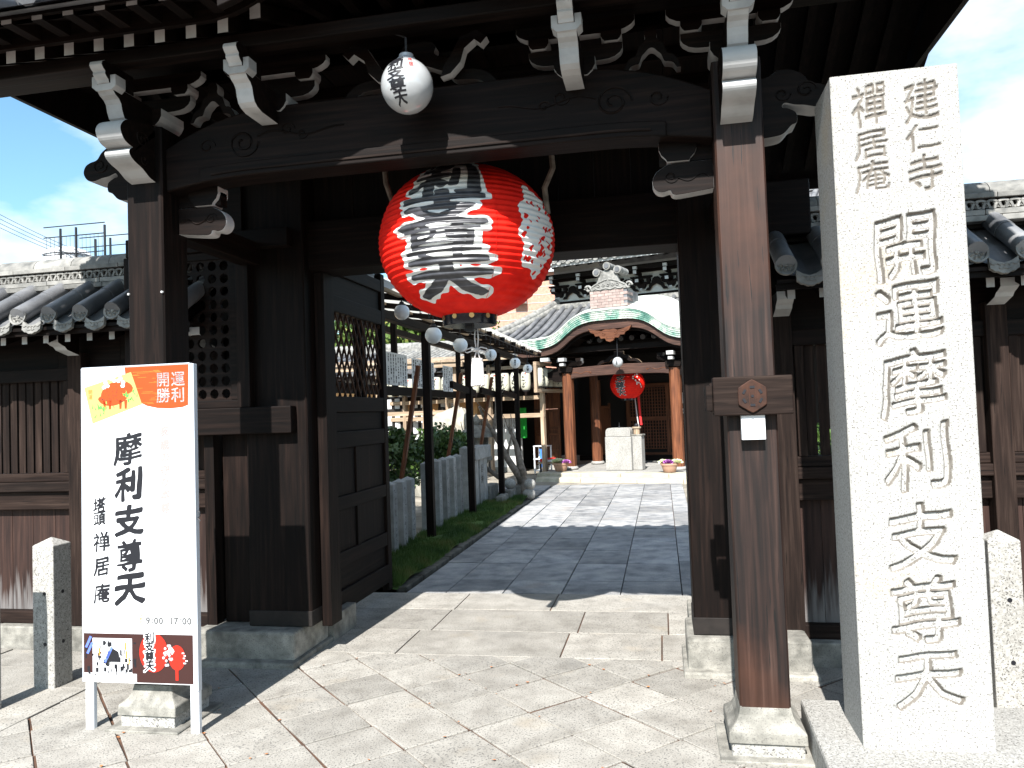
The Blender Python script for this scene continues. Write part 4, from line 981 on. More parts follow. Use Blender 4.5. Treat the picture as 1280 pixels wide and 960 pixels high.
# ---- bollards
def bollard(x, y, h, label, w=.14, rz_=0.0, hole=None):
    T = thing('stone_bollard', (x, y, 0), label, 'bollard', 'stone bollards along the wall', rz_)
    mb = MB(); a = w/2; t = h*1.0
    mb.add([(-a, -a, -.05), (a, -a, -.05), (a, a, -.05), (-a, a, -.05), (-a, -a, t-.03), (a, -a, t-.03), (a, a, t-.03), (-a, a, t-.03), (0, 0, t+.012)],
           [(0, 3, 2, 1), (0, 1, 5, 4), (1, 2, 6, 5), (2, 3, 7, 6), (3, 0, 4, 7), (4, 5, 8), (5, 6, 8), (6, 7, 8), (7, 4, 8)])
    p = mb.build('bollard_shaft', M['granite'], T, local=True, bevel=.005)
    mb = MB()
    for hz in (h*.30, h*.64) if hole is None else hole:
        c = [(math.cos(q)*.011, math.sin(q)*.011) for q in [k*math.pi/5 for k in range(10)]]
        mb.prism([(q[0]+.01, hz+q[1]) for q in c], 'Y', -a-.0012, -a+.01)
        mb.prism([(q[0], hz+q[1]) for q in c], 'X', a-.01, a+.0012)
    mb.build('chain_hole', M['ink'], T, local=True)
bollard(-3.56, 3.955, .85, 'granite bollard with a pointed top just left of the white signboard')
bollard(-3.625, 3.52, .86, 'granite bollard cut off by the left edge of the view', hole=[])
x_, y_, _ = at(2, 886, Z=0)
bpy.data.objects[-1] if False else None
bollard(1.545, 4.06, .85, 'granite bollard peeping out close behind the tall inscribed pillar')
bollard(1.72, 3.80, .86, 'granite bollard at the right edge of the view')

# ---- signboard
SG = thing('standing_signboard', (-2.58, 3.40, 0), 'white standing signboard with black brush characters before the left front post', 'signboard')
# local board frame: origin at bottom left corner of the sheet; leans back a little
import mathutils
p00 = Vector((-2.889, 3.40, .232)); ux = Vector((.612, .004, 0)).normalized(); uz = Vector((-.030, .055, 1.567)).normalized(); un = ux.cross(uz) * -1
un = uz.cross(ux) * -1
un = ux.cross(uz)          # points to -y (towards the street)
if un.y > 0: un = -un
BW, BH = .612, 1.568
def bp(x, z, d=0.0): return tuple(p00+ux*x+uz*z+un*d)
def bquad(mb, x0, x1, z0, z1, d, mi=0): mb.add([bp(x0, z0, d), bp(x1, z0, d), bp(x1, z1, d), bp(x0, z1, d)], [(0, 1, 2, 3)], mi)
def bbox(mb, x0, x1, z0, z1, d0, d1): mb.add([bp(a, c, b_) for b_ in (d1, d0) for a, c in ((x0, z0), (x1, z0), (x1, z1), (x0, z1))], [(0, 1, 2, 3), (7, 6, 5, 4), (0, 4, 5, 1), (1, 5, 6, 2), (2, 6, 7, 3), (3, 7, 4, 0)])
mb = MB(); bbox(mb, 0, BW, 0, BH, -.004, 0); mb.build('sign_sheet', M['board_white'], SG)
mb = MB(); bbox(mb, -.004, .0, 0, BH, -.025, .002); bbox(mb, BW, BW+.022, -.03, BH, -.03, .001); bbox(mb, 0, BW, BH, BH+.006, -.025, .002); mb.build('sign_frame', M['alu'], SG, bevel=.002)
for x0 in (.008, .585):
    mb = MB(); bbox(mb, x0, x0+.045, -.262, BH-.02, -.032, -.006); mb.build('sign_leg', M['steel'], SG, bevel=.003)
mb = MB(); q = bp(BW+.022, .80, -.015); mb.tube([q, (q[0]+.012, q[1], q[2]+.01), (q[0]+.012, q[1], q[2]+.03), (q[0]+.002, q[1], q[2]+.035)], .003, 6); mb.tube([q, (q[0]+.014, q[1], q[2]-.012)], .003, 6); mb.build('sign_hook', M['metal_dark'], SG)
FN = lambda d: (lambda a, b_: bp(a, b_, d))
# orange corner and its words
def disc_clip(cx, cz, rx, rz_, a0, a1, n): return [(cx+rx*math.cos(R(a0+(a1-a0)*i/n)), cz+rz_*math.sin(R(a0+(a1-a0)*i/n))) for i in range(n+1)]
mb = MB(); P = [(.235, BH-.002), (.245, 1.49)]+[(.26, 1.44), (.30, 1.395), (.36, 1.365), (.42, 1.352), (.49, 1.347), (.56, 1.352), (.590, 1.362), (.596, BH-.002)]
mb.add([bp(p[0]+.012, p[1], .0006) for p in P], [tuple(range(len(P)))]); mb.build('orange_corner', M['orange'], SG)
mb = MB()
rr = random.Random(5)
for k in range(30):
    z = 1.375+rr.random()*.17; x0 = .26+rr.random()*.17; l = rr.uniform(.02, .07)
    if z < 1.40 and x0 < .33: continue
    bquad(mb, x0, x0+l, z, z+.0014, .0009)
mb.build('gold_wave_lines', M['gold'], SG)
mb = MB()
for ch, x, z in (('開', .425, 1.465), ('運', .508, 1.465), ('勝', .425, 1.385), ('利', .508, 1.385)): text_flat(mb, ch, x, z, .078, fn=FN(.0012), bold=1)
mb.build('white_lettering', M['board_white'], SG)
# wooden votive plaque picture
mb = MB(); P = [(.055, 1.30), (.30, 1.405), (.335, 1.40), (.29, 1.515), (.045+.14, 1.525), (.02, 1.47)]
P = [(.062, 1.285), (.345, 1.375), (.285, 1.540), (.015, 1.470)]
mb.add([bp(*p, .0014) for p in P], [(0, 1, 2, 3)]); mb.build('plaque_print', M['cream'], SG)
mb = MB(); P = disc_clip(.185, 1.435, .093, .062, 0, 360, 28)[:-1]; P = [(p[0]+(.02 if p[1] > 1.43 else 0), p[1]+.12*(p[0]-.185)) for p in P]
mb.add([bp(*p, .0018) for p in P], [tuple(range(28))])
for x in (.125, .155, .215, .245): mb.add([bp(x, 1.40, .0018), bp(x+.018, 1.40, .0018), bp(x+.014, 1.355, .0018), bp(x+.003, 1.355, .0018)], [(0, 3, 2, 1)])
mb.build('orange_boar_print', M['orange'], SG)
mb = MB()
for k in range(9): a = k*.75; mb.add([bp(.185+.055*math.cos(a)+.013*math.cos(b_), 1.488+.022*math.sin(a*1.7)+.011*math.sin(b_), .0021) for b_ in [i*1.047 for i in range(6)]], [tuple(range(6))])
mb.build('white_blossom_print', M['board_white'], SG)
mb = MB()
for k in range(34):
    side_ = k % 2; x = (.06 if side_ else .235)+rr.random()*.085; z = (1.305 if side_ else 1.365)+rr.random()*.055+(.3*(x-.06) if side_ else .2*(x-.2)); a = rr.uniform(.6, 2.4)
    mb.add([bp(x, z, .0023), bp(x+.004*math.sin(a), z-.004*math.cos(a), .0023), bp(x+.022*math.cos(a), z+.022*math.sin(a), .0023), bp(x-.004*math.sin(a), z+.004*math.cos(a), .0023)], [(0, 1, 2, 3)])
mb.build('green_pine_print', M['green_print'], SG)
mb = MB()
for k in range(26): x, z = .115+rr.random()*.14, 1.395+rr.random()*.075; bquad(mb, x, x+.004, z, z+.004, .0024)
for pts in ([(.10, 1.42), (.12, 1.405), (.15, 1.40)], [(.17, 1.385), (.19, 1.36)], [(.22, 1.385), (.25, 1.40)], [(.185, 1.53), (.19, 1.56), (.205, BH)]):
    for a, b_ in zip(pts, pts[1:]):
        dx, dz = b_[0]-a[0], b_[1]-a[1]; l = math.hypot(dx, dz); nx_, nz2 = -dz/l*.0012, dx/l*.0012
        mb.add([bp(a[0]-nx_, a[1]-nz2, .0025), bp(b_[0]-nx_, b_[1]-nz2, .0025), bp(b_[0]+nx_, b_[1]+nz2, .0025), bp(a[0]+nx_, a[1]+nz2, .0025)], [(0, 1, 2, 3)])
mb.build('fine_brown_lines', M['brown_print'], SG)
mb = MB(); text_flat(mb, '開運', .038, 1.437, .026, vertical=True, fn=FN(.0025)); mb.build('gold_lettering', M['gold'], SG)
# main brush lettering, from swelled outlines
def brush(mb, ch, cx, cz, w, h, grow=.02, shear=.14, N=72, d=.0012, sm=.035):
    u = np.linspace(-.12, 1.12, N); U, V = np.meshgrid(u, u)
    V2 = V-shear*(U-.5)+.012*np.sin(U*7+cz*20); U2 = U+.015*np.sin(V*6+cz*13)-.03*(V-.5)
    f = sample(ch, U2, V2, 96)
    thick = grow+sm*(np.sin(U*5.1+cz*17)*np.sin(V*4.3+cx*23))*.5+.018*(U-.35)
    contour(f+thick, u, u, lambda a, b_: bp(cx+(a-.5)*w, cz+(b_-.5)*h, d), mb)
mb = MB()
for ch, cz, w, h in zip('摩利支尊天', [1.152, .975, .795, .620, .455], [.165, .16, .165, .15, .175], [.165, .17, .155, .165, .165]): brush(mb, ch, .262+.006*(1.15-cz), cz, w, h, .026 if ch in '摩尊' else .042)
mb.build('black_lettering', M['ink'], SG)
mb = MB()
for ch, cz, s_ in zip('塔頭禅居庵', [.872, .805, .690, .565, .435], [.078, .075, .10, .098, .098]): brush(mb, ch, .098+.010*(ch in '禅居庵'), cz, s_*.95, s_, .022, N=52)
mb.build('small_black_lettering', M['ink'], SG)
mb = MB()
for ch, cz in zip('亥歳の守り本尊', [1.235, 1.168, 1.105, 1.04, .98, .92, .855]): brush(mb, ch, .468, cz, .055, .056, .040, N=44, sm=.004)
mb.build('rose_lettering', M['ink_faint'], SG)
mb = MB()
for ch, x, z in (('ま', .37, 1.145), ('り', .37, .97), ('し', .37, .80), ('そん', .37, .655), ('てん', .372, .49), ('ぜん', .145, .72), ('きょ', .145, .60), ('あん', .145, .465)): text_flat(mb, ch, x, z, .013, vertical=True, fn=FN(.0011))
mb.build('reading_marks', M['ink_soft'], SG)
mb = MB(); x = .365
for ch in '9:00-17:00':
    w = {':': .018, '-': .030}.get(ch, .0265)
    if ch == '-': bquad(mb, x-.012, x+.012, .302, .3055, .0012)
    else: brush(mb, ch, x, .304, .048, .046, .035, N=44, sm=.0, shear=.0)
    x += w
mb.build('opening_hours', M['ink_soft'], SG)
mb = MB(); text_flat(mb, '拝観時間', .318, .322, .016, vertical=True, fn=FN(.0011)); mb.build('gold_lettering', M['gold'], SG)
M['photo_dark'] = mat('photo_dark_print', [(.035, .012, .010)], rough=.5)
# printed photograph along the foot of the board: street of banners, building, red lanterns
mb = MB(); bquad(mb, .004, BW-.004, .004, .238, .0006); mb.build('photo_print', M['photo_dark'], SG)
mb = MB()
bquad(mb, .055, .275, .03, .215, .0008); bquad(mb, .004, .30, .004, .045, .00081); 
mb.build('photo_pale_ground', M['board_white'], SG)
mb = MB()
for k in range(60):
    x = .01+rr.random()*.28; z = .03+rr.random()*.16; w = rr.uniform(.004, .016); h = rr.uniform(.006, .03); bquad(mb, x, x+w, z, z+h, .0010+k*1e-5)
mb.add([bp(.13, .10, .0018), bp(.21, .10, .0018), bp(.20, .15, .0018), bp(.17, .165, .0018), bp(.14, .15, .0018)], [(0, 1, 2, 3, 4)])
mb.build('photo_dark_shapes', M['ink'], SG)
mb = MB()
for x, z in ((.012, .17), (.02, .14), (.118, .10), (.13, .12)): mb.add([bp(x, z, .002), bp(x+.012, z-.004, .002), bp(x+.04, z+.05, .002), bp(x+.028, z+.055, .002)], [(0, 1, 2, 3)])
mb.build('photo_blue_shapes', M['blue_print'], SG)
mb = MB()
for x, z in ((.24, .12), (.255, .09), (.235, .16), (.09, .13)): bquad(mb, x, x+.008, z, z+.035, .002)
mb.build('photo_gold_shapes', M['gold'], SG)
mb = MB()
for cx, cz, rx, rz_ in ((.395, .150, .078, .094), (.522, .128, .044, .060)):
    Pq = [(cx+rx*math.cos(2*math.pi*k/36), min(.237, cz+rz_*math.sin(2*math.pi*k/36))) for k in range(36)]; mb.add([bp(*p, .0022 if rx < .06 else .0024) for p in Pq], [tuple(range(36))])
bquad(mb, .513, .528, .02, .075, .002); mb.build('photo_red_lanterns', M['red_print'], SG)
mb = MB()
for k in range(26): a = rr.random()*6.28; q = rr.random()**.5; x, z = .475+.028*q*math.cos(a), .145+.062*q*math.sin(a); mb.add([bp(x+.007*math.cos(b_), z+.007*math.sin(b_), .0027) for b_ in [i*1.26 for i in range(5)]], [tuple(range(5))])
for k in range(5): bquad(mb, .545+rr.random()*.03, .552+rr.random()*.03, .10+k*.012, .106+k*.012, .0027)
for ch, cz in zip('利支尊天', [.222, .180, .132, .085]): brush(mb, ch, .372, cz, .062, .056, .10, N=36, d=.0026)
mb.build('photo_white_marks', M['board_white'], SG)
mb = MB()
for ch, cz in zip('利支尊天', [.222, .180, .132, .085]): brush(mb, ch, .372, cz, .055, .050, .03, N=40, d=.0029)
mb.build('photo_lettering', M['ink'], SG)

# ---- the big red lantern
LX, LY, LZ, LR, LH = -1.025, 4.13, 2.445, .487, .405
LT = thing('red_paper_lantern', (LX, LY, LZ), 'huge round red paper lantern with white edged black characters hanging in the gateway', 'lantern')
NR = 27
def lant_r(z):
    """radius at height z (relative), with paper bulging between bamboo hoops"""
    t = max(-1, min(1, z/LH)); base = LR*(1-abs(t)**2.35*.62)**.62 if abs(t) < 1 else LR*.5
    base = LR*math.sqrt(max(0.0, 1-(t*.957)**2))**.92
    ph = (z/LH+1)/2*NR; return base*(1-.020*abs(math.cos(math.pi*ph))**2.2)+0
prof = []; nz2 = NR*6
for i in range(nz2+1): z = -LH+2*LH*i/nz2; prof.append((lant_r(z), z))
def sag(a, z): return .0035*noise.noise(Vector((math.cos(a)*2.2, math.sin(a)*2.2, z*5)))+.0016*noise.noise(Vector((math.cos(a)*9, math.sin(a)*9, z*30)))
mb = MB(); mb.lathe(prof, n=160)
mb.v = [(x*(1+sag(math.atan2(y, x), z)/max(.1, math.hypot(x, y))), y*(1+sag(math.atan2(y, x), z)/max(.1, math.hypot(x, y))), z) for x, y, z in mb.v]; body = mb.build('lantern_body', M['lantern_red'], LT, smooth=True, local=True)
# seam shadow ribs: fine hoops inside the grooves
# face direction of the lettering: u = angle about z, 0 = towards camera-left front
A0 = math.radians(-92)
def lmap(off, a0=A0):
    def fn(u, z): a = a0+u/LR; r = lant_r(z)+off+sag(a, z); return (r*math.cos(a), r*math.sin(a), z)
    return fn
def lant_text(mb, ch, cu, cz, w, h, grow, off, N=84, sq=.06):
    u = np.linspace(-.12, 1.12, N); zz = np.linspace(-.12, 1.12, N); U, V = np.meshgrid(u, zz)
    V2 = V-.03*(U-.5)+.012*np.sin(U*6); f = sample(ch, U+.01*np.sin(V*7), V2, 96)
    contour(f+grow+.03*np.abs(np.sin(U*4+cz*9))*(grow < .09)*0.6, u, zz, lambda a, b_: lmap(off)(cu+(a-.5)*w, cz+(b_-.5)*h), mb)
specs = [('摩', .0, .395, .44, .15), ('利', 0, .25, .46, .20), ('支', .0, .085, .50, .20), ('尊', .0, -.085, .48, .20), ('天', .015, -.25, .58, .20)]
mb = MB()
N_ = 190; uu = np.linspace(-.36, .36, N_); zz = np.linspace(-.375, .398, N_); U, V = np.meshgrid(uu, zz); Fd = np.full_like(U, -1.0)
Fb = np.full_like(U, -1.0)
for ch, cu, cz, w, h in specs:
    u_ = (U-cu)/w+.5; v_ = (V-cz)/h+.5; s_ = sample(ch, u_+.012*np.sin(v_*7), v_-.03*(u_-.5), 96); mscale = min(w, h)
    Fd = np.maximum(Fd, s_*mscale*1.15+.025+.004*np.sin(U*60+V*30)); Fb = np.maximum(Fb, s_*mscale+(.0022 if ch in '尊摩' else .0095)+.003*np.sin(U*25+cz*9))
contour(Fd, uu, zz, lmap(.0022), mb); o = mb.build('white_edge_painting', M['lantern_white'], LT, smooth=True, local=True)
mb = MB(); contour(Fb, uu, zz, lmap(.0042), mb); o = mb.build('black_character_painting', M['lantern_black'], LT, smooth=True, local=True)
# white blossom crests round to the right, and their mirror at the back
for a0 in (math.radians(-23), math.radians(122)):
    uu = np.linspace(-.22, .22, 130); zz = np.linspace(-.26, .26, 150); U, V = np.meshgrid(uu, zz)
    f = .20-np.sqrt((U*1.25)**2+(V*.86)**2)+.018*np.sin(np.arctan2(V, U)*8)
    rsd = np.random.RandomState(11)
    for k in range(34):
        q = .19*math.sqrt(rsd.rand()); t = rsd.rand()*6.28; cx, cz = q*math.cos(t)/1.25, q*math.sin(t)/.86; ra = rsd.uniform(.010, .020); el = rsd.uniform(.5, 1.0); ro = rsd.rand()*3.1
        du, dv = (U-cx)*math.cos(ro)+(V-cz)*math.sin(ro), -(U-cx)*math.sin(ro)+(V-cz)*math.cos(ro)
        f = np.minimum(f, np.sqrt(du**2+(dv/el)**2)-ra)
    mb = MB(); contour(f, uu, zz, lmap(.0022, a0), mb); mb.build('white_crest_painting', M['lantern_white'], LT, smooth=True, local=True)
mb = MB()
for a in (math.radians(-58), math.radians(62), math.radians(182)):
    mb = MB(); mb.tube([lmap(.0006, a)(0, -LH*.93+LH*1.86*i/120) for i in range(121)], .0022, 4); mb.build('paper_seam', M['lantern_red'], LT, local=True)
mb = MB(); mb.lathe([(.146, -LH-.055), (.150, -LH-.05), (.150, -LH+.03), (.138, -LH+.03), (.138, -LH-.04), (.0, -LH-.04)], n=48); rim = mb.build('lower_rim', M['lacquer'], LT, local=True, auto=40)
mb = MB(); mb.lathe([(.0, LH-.03), (.14, LH-.03), (.15, LH-.02), (.15, LH+.06), (.0, LH+.06)], n=40); mb.build('upper_rim', M['lacquer'], LT, local=True, auto=40)
mb = MB()
for k in range(10):
    a = math.radians(-90+8+36*k+10); c = (.1515*math.cos(a), .1515*math.sin(a), -LH-.012); t = Vector((-math.sin(a), math.cos(a), 0)); nrm = Vector((math.cos(a), math.sin(a), 0))
    ring = [Vector(c)+t*.014*math.cos(b_)+Vector((0, 0, .014))*math.sin(b_) for b_ in [i*math.pi/8 for i in range(16)]]
    mb.add([tuple(q+nrm*.003) for q in ring]+[tuple(q) for q in ring], [tuple(range(16))]+[(i, 16+i, 16+(i+1) % 16, (i+1) % 16) for i in range(16)])
mb.build('rim_rivet', M['brass'], rim)
mb = MB(); mb.tube([(0, 0, LH+.05), (0, 0, LH+.35)], .012, 8); mb.build('hanging_rod', M['metal_dark'], LT, local=True)
mb = MB(); mb.box(-.02, .02, -.02, .02, -LH-.085, -LH-.041); mb.build('tassel_bracket', M['metal_dark'], LT, local=True)
# tassel with its bow
TS = thing('white_tassel', (LX+.035, LY, LZ-LH-.095), 'long white tassel with a bow hanging from the bottom of the big red lantern', 'tassel')
mb = MB()
for s in (-1, 1): mb.tube([(s*.010, 0, .03), (s*.014, 0, -.04), (s*.006, 0, -.125)], .0055, 7)
for s in (-1, 1):
    mb.tube([(0, -.008, -.128), (s*.035, -.012, -.112), (s*.080, -.012, -.125), (s*.092, -.012, -.142), (s*.075, -.012, -.150), (s*.03, -.012, -.135), (0, -.008, -.13)], .0055, 7)
    mb.tube([(0, 0, -.13), (s*.012, 0, -.165), (s*.022, 0, -.20)], .0055, 7)
mb.lathe([(.0, -.014), (.012, -.012), (.017, 0), (.012, .012), (.0, .014)], (0, -.004, -.13), n=10); mb.build('tassel_cord', M['rope'], TS, local=True, smooth=True)
mb = MB(); n = 44; pr = []
for j, (rr_, z) in enumerate([(.0, -.195), (.040, -.196), (.043, -.205), (.043, -.216), (.040, -.222), (.042, -.24), (.046, -.33), (.050, -.395), (.048, -.405), (.0, -.40)]):
    pr.append([(rr_*(1+(.09 if k % 2 else -.05)*(j > 3))*math.cos(2*math.pi*k/n), rr_*(1+(.09 if k % 2 else -.05)*(j > 3))*math.sin(2*math.pi*k/n), z+(random.uniform(-.006, .006) if j in (7, 8) else 0)) for k in range(n)])
vs = [q for ring in pr for q in ring]; mb.add(vs, [(i*n+k, i*n+(k+1) % n, (i+1)*n+(k+1) % n, (i+1)*n+k) for i in range(len(pr)-1) for k in range(n)]); mb.build('tassel_fringe', M['rope'], TS, local=True); TS.scale = (.72, .72, .72)

# ---- small white vinyl lantern in front of the beam
c = at(509, 108, Y=3.28); r0 = .118
WL = thing('white_round_lantern', c, 'glossy white round lantern with black characters hanging before the front beam', 'lantern')
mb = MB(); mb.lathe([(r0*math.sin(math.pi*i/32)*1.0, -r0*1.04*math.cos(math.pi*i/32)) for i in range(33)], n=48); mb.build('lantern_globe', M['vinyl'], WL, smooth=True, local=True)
mb = MB(); mb.lathe([(.048, r0*.93), (.050, r0*.97), (.040, r0*1.06), (.034, r0*1.10), (.032, r0*1.22), (.012, r0*1.28), (.0, r0*1.29)], n=24); mb.build('lantern_cap', M['alu'], WL, local=True, auto=40)
mb = MB(); mb.tube([(0, 0, r0*1.28), (0, 0, r0*1.9)], .006, 8); mb.tube([(0, 0, r0*1.9), (-.06, .02, r0*2.2), (0, .1, r0*2.6)], .004, 6); mb.build('lantern_stem', M['metal_dark'], WL, local=True)
def sph(off, a0):
    def fn(u, z): zc = max(-r0*.999, min(r0*.999, z)); r = math.sqrt(r0*r0-zc*zc)+off; a = a0+u/r0; return (r*math.cos(a), r*math.sin(a), zc*1.04)
    return fn
def sph_text(mb, ch, cu, cz, w, h, grow, a0, N=40, off=.0012):
    u = np.linspace(-.1, 1.1, N); U, V = np.meshgrid(u, u); f = sample(ch, U, V-.12*(U-.5), 96)
    contour(f+grow, u, u, lambda a, b_: sph(off, a0)(cu+(a-.5)*w, cz+(b_-.5)*h), mb)
a0 = math.radians(-90-3)
mb = MB()
for ch, cz in zip('摩利支尊天', [.092, .062, .020, -.030, -.078]): sph_text(mb, ch, .0, cz-.003, .088, .054, .030, a0-.18+.20*(.09-cz)/.17)
mb.build('black_lettering', M['ink'], WL, local=True)
mb = MB()
for ch, cz in zip('禅居', [.085, .055]): sph_text(mb, ch, .0, cz, .028, .026, -.004, a0+.55)
mb.build('faded_red_lettering', M['red_print'], WL, local=True)
# ================================================================ TEMPLE HALL (own frame, turned 17 degrees)
M['barge'] = mat('brown_barge_timber', [(.022, .010, .007), (.055, .026, .018), (.09, .045, .03)], G3['X'], 2.2, 7, .6, .001, pos=(.3, .75), large=.3)
TH = R(-16.8); TO = Vector((-.9, 16.8, 0)); TX = Vector((math.cos(TH), math.sin(TH), 0)); TY = Vector((-math.sin(TH), math.cos(TH), 0))
def tw(x, y, z=0.0): return tuple(TO+TX*x+TY*y+Vector((0, 0, z)))
HALL = thing('temple_hall', tuple(TO), 'dark temple hall with a curved green copper porch gable at the end of the path', 'temple', rz=TH)
def hp(name, mb, mats, parent=None, **k): return mb.build(name, mats, parent or HALL, local=True, **k)
XC = -.09; PZ = .15
# platform stones
PL = thing('stone_platform', tuple(TO), 'low pale stone platform with two steps in front of the temple porch', 'steps', rz=TH)
def pslab(x0, x1, y0, y1, z0, z1, m_='step_stone', bv=.012): return MB().box(x0, x1, y0, y1, z0, z1).build('step_stone', M[m_], PL, local=True, bevel=bv)
M['step_stone'] = mat('yellowish_step_stone', [(.34, .30, .22), (.50, .46, .37)], noise_scale=6, detail=8, rough=.85, bump=.002, bump_scale=60, speck=(150, (.2, .17, .12), .56, .75), large=.15, rnd=.1)
x = -1.75
while x < 3.4:
    l = random.uniform(.8, 1.3); pslab(x+.004, x+l-.004, -.62, -.22, -.02, PZ); x += l
x = -1.6
while x < 3.4:
    l = random.uniform(.9, 1.4); pslab(x+.004, x+l-.004, -.98, -.625, -.04, .075); x += l
for i in range(8):
    for j in range(6):
        x0 = -1.72+i*.66; y0 = -.21+j*.62; MB().box(x0+.003, x0+.657, y0+.003, y0+.617, PZ-.08, PZ-.003-random.random()*.003).build('floor_slab', M['granite'], PL, local=True, bevel=.004)
# porch pillars
for (x, y, r, m_) in ((XC-1.25, .35, .115, 'redZ'), (XC+1.25, .35, .115, 'redZ'), (XC-1.25, 2.0, .115, 'redZ'), (XC+1.25, 2.0, .115, 'redZ')):
    mb = MB(); c = .55
    pts = [(-1, -c), (-c, -1), (c, -1), (1, -c), (1, c), (c, 1), (-c, 1), (-1, c)]
    mb.prism([(x+p[0]*r, y+p[1]*r) for p in pts], 'Z', PZ+.07, 2.34); hp('porch_pillar', mb, M[m_], bevel=.004)
    mb = MB(); mb.lathe([(.12, 0), (.165, .015), (.17, .04), (.14, .075)], (x, y, PZ), n=20); hp('pillar_base', mb, M['granite'], auto=40)
    # head: block and stepped bracket with white tips
    mb = MB(); mb.prism([(x-.15, 2.36), (x-.17, 2.42), (x-.17, 2.48), (x+.17, 2.48), (x+.17, 2.42), (x+.15, 2.36)], 'Y', y-.15, y+.15); hp('bearing_block', mb, M['woodX'])
    if y < 1:
        for s in (-1, 1):
            P = [(0, 2.16), (.18, 2.16), (.26, 2.20), (.34, 2.22), (.40, 2.30), (.38, 2.37), (.30, 2.40), (.20, 2.45), (0, 2.47)]
            if (s < 0) == (x < 0): hp('beam_nose', wp([(x+s*(.115+p[0]), p[1]) for p in P], 'Y', y-.07, y+.07), [M['woodX'], M['woodX']], bevel=.004)
            hp('cross_arm', wp(hijiki(x, .38, 2.50, .10), 'Y', y-.06, y+.06), [M['woodX'], M['white_paint']])
            hp('bearing_block', wp([(x+s*.3-.06, 2.60), (x+s*.3-.07, 2.67), (x+s*.3+.07, 2.67), (x+s*.3+.06, 2.60)], 'Y', y-.07, y+.07), [M['woodX'], M['white_paint']])
        hp('white_beam_end', MB().box(x-.05, x+.05, y-.34, y-.20, 2.50, 2.56), M['white_paint'], bevel=.004); hp('white_beam_end', MB().box(x-.075, x+.075, y-.36, y-.20, 2.60, 2.68), M['white_paint'], bevel=.004)
# porch rainbow beam
n = 24
for y, h0 in ((.35, 0), (2.0, .02)):
    P = [(XC-1.14+2.28*i/n, 2.45+.03*math.sin(math.pi*i/n)) for i in range(n+1)]+[(XC+1.14-2.28*i/n, 2.21+.05*math.sin(math.pi*i/n)**.5) for i in range(n+1)]
    hp('porch_beam', MB().prism(P, 'Y', y-.09, y+.09), M['barge'] if y < 1 else M['woodX'], bevel=.008)
for s in (-1, 1):
    m2 = MB(); vine(m2, XC+s*.68, XC+s*1.10, 2.335, .258, .024, 1.5, .006); curl(m2, XC+s*.66, 2.335, .258, .030, s, 1.2, .006); hp('carved_swirl', m2, M['redX'])
hp('frog_leg_strut', wp(frog(XC, 2.49, .52, .30), 'Y', .33, .39), [M['woodX'], M['paleX']])
hp('porch_beam', MB().box(XC-1.5, XC+1.5, .30, .42, 2.80, 2.92), M['woodX'])
# karahafu gable profile
def kz(x):
    a = abs(x-XC); P = [(0, 3.43), (.5, 3.42), (.8, 3.34), (1.0, 3.20), (1.2, 3.03), (1.4, 2.94), (1.6, 2.905), (2.2, 2.88), (2.7, 2.90), (3.0, 2.95)]
    for (x0, z0), (x1, z1) in zip(P, P[1:]):
        if a <= x1:
            t = (a-x0)/(x1-x0); t2 = t*t*(3-2*t) if False else t
            return z0+(z1-z0)*t2
    return 2.95
def kzs(x, w=.14): return sum(kz(x+w*(k-4)/4) for k in range(9))/9
KX = [XC-2.28+4.56*i/96 for i in range(97)]
P = [(x, kzs(x)) for x in KX]+[(x, kzs(x)-.20+.05*min(1, abs(x-XC)/2.2)) for x in KX[::-1]]
hp('curved_barge_board', MB().prism(P, 'Y', -.13, -.05), M['barge'], bevel=.006)
P = [(x, kzs(x)-.03) for x in KX]+[(x, kzs(x)-.26+.06*min(1, abs(x-XC)/2.2)) for x in KX[::-1]]
hp('inner_barge_board', MB().prism(P, 'Y', .0, .05), M['woodX'])
# copper shingles of the gable edge: five courses of small plates
cop = MB(); rows = 5
for j in range(rows):
    i = 0; x = XC-2.28-random.random()*.1
    while x < XC+2.28:
        w = random.uniform(.10, .15); x2 = min(XC+2.28, x+w); z0, z1 = j*.042, j*.042+.044; yo = -.20-.012*j
        a = max(x, XC-2.28)
        if x2-a > .02:
            A = [(a+.003, yo, kzs(a)+z0), (x2-.003, yo, kzs(x2)+z0), (x2-.003, yo+.006, kzs(x2)+z1), (a+.003, yo+.006, kzs(a)+z1)]
            cop.add(A+[(p[0], p[1]+.12, p[2]) for p in A], [(0, 1, 2, 3), (3, 2, 6, 7), (0, 4, 5, 1), (0, 3, 7, 4), (1, 5, 6, 2)], 0)
        x = x2
tag(hp('copper_edge_plates', cop, M['copper']), kind='stuff', label='weathered green copper plates along the curved gable edge')
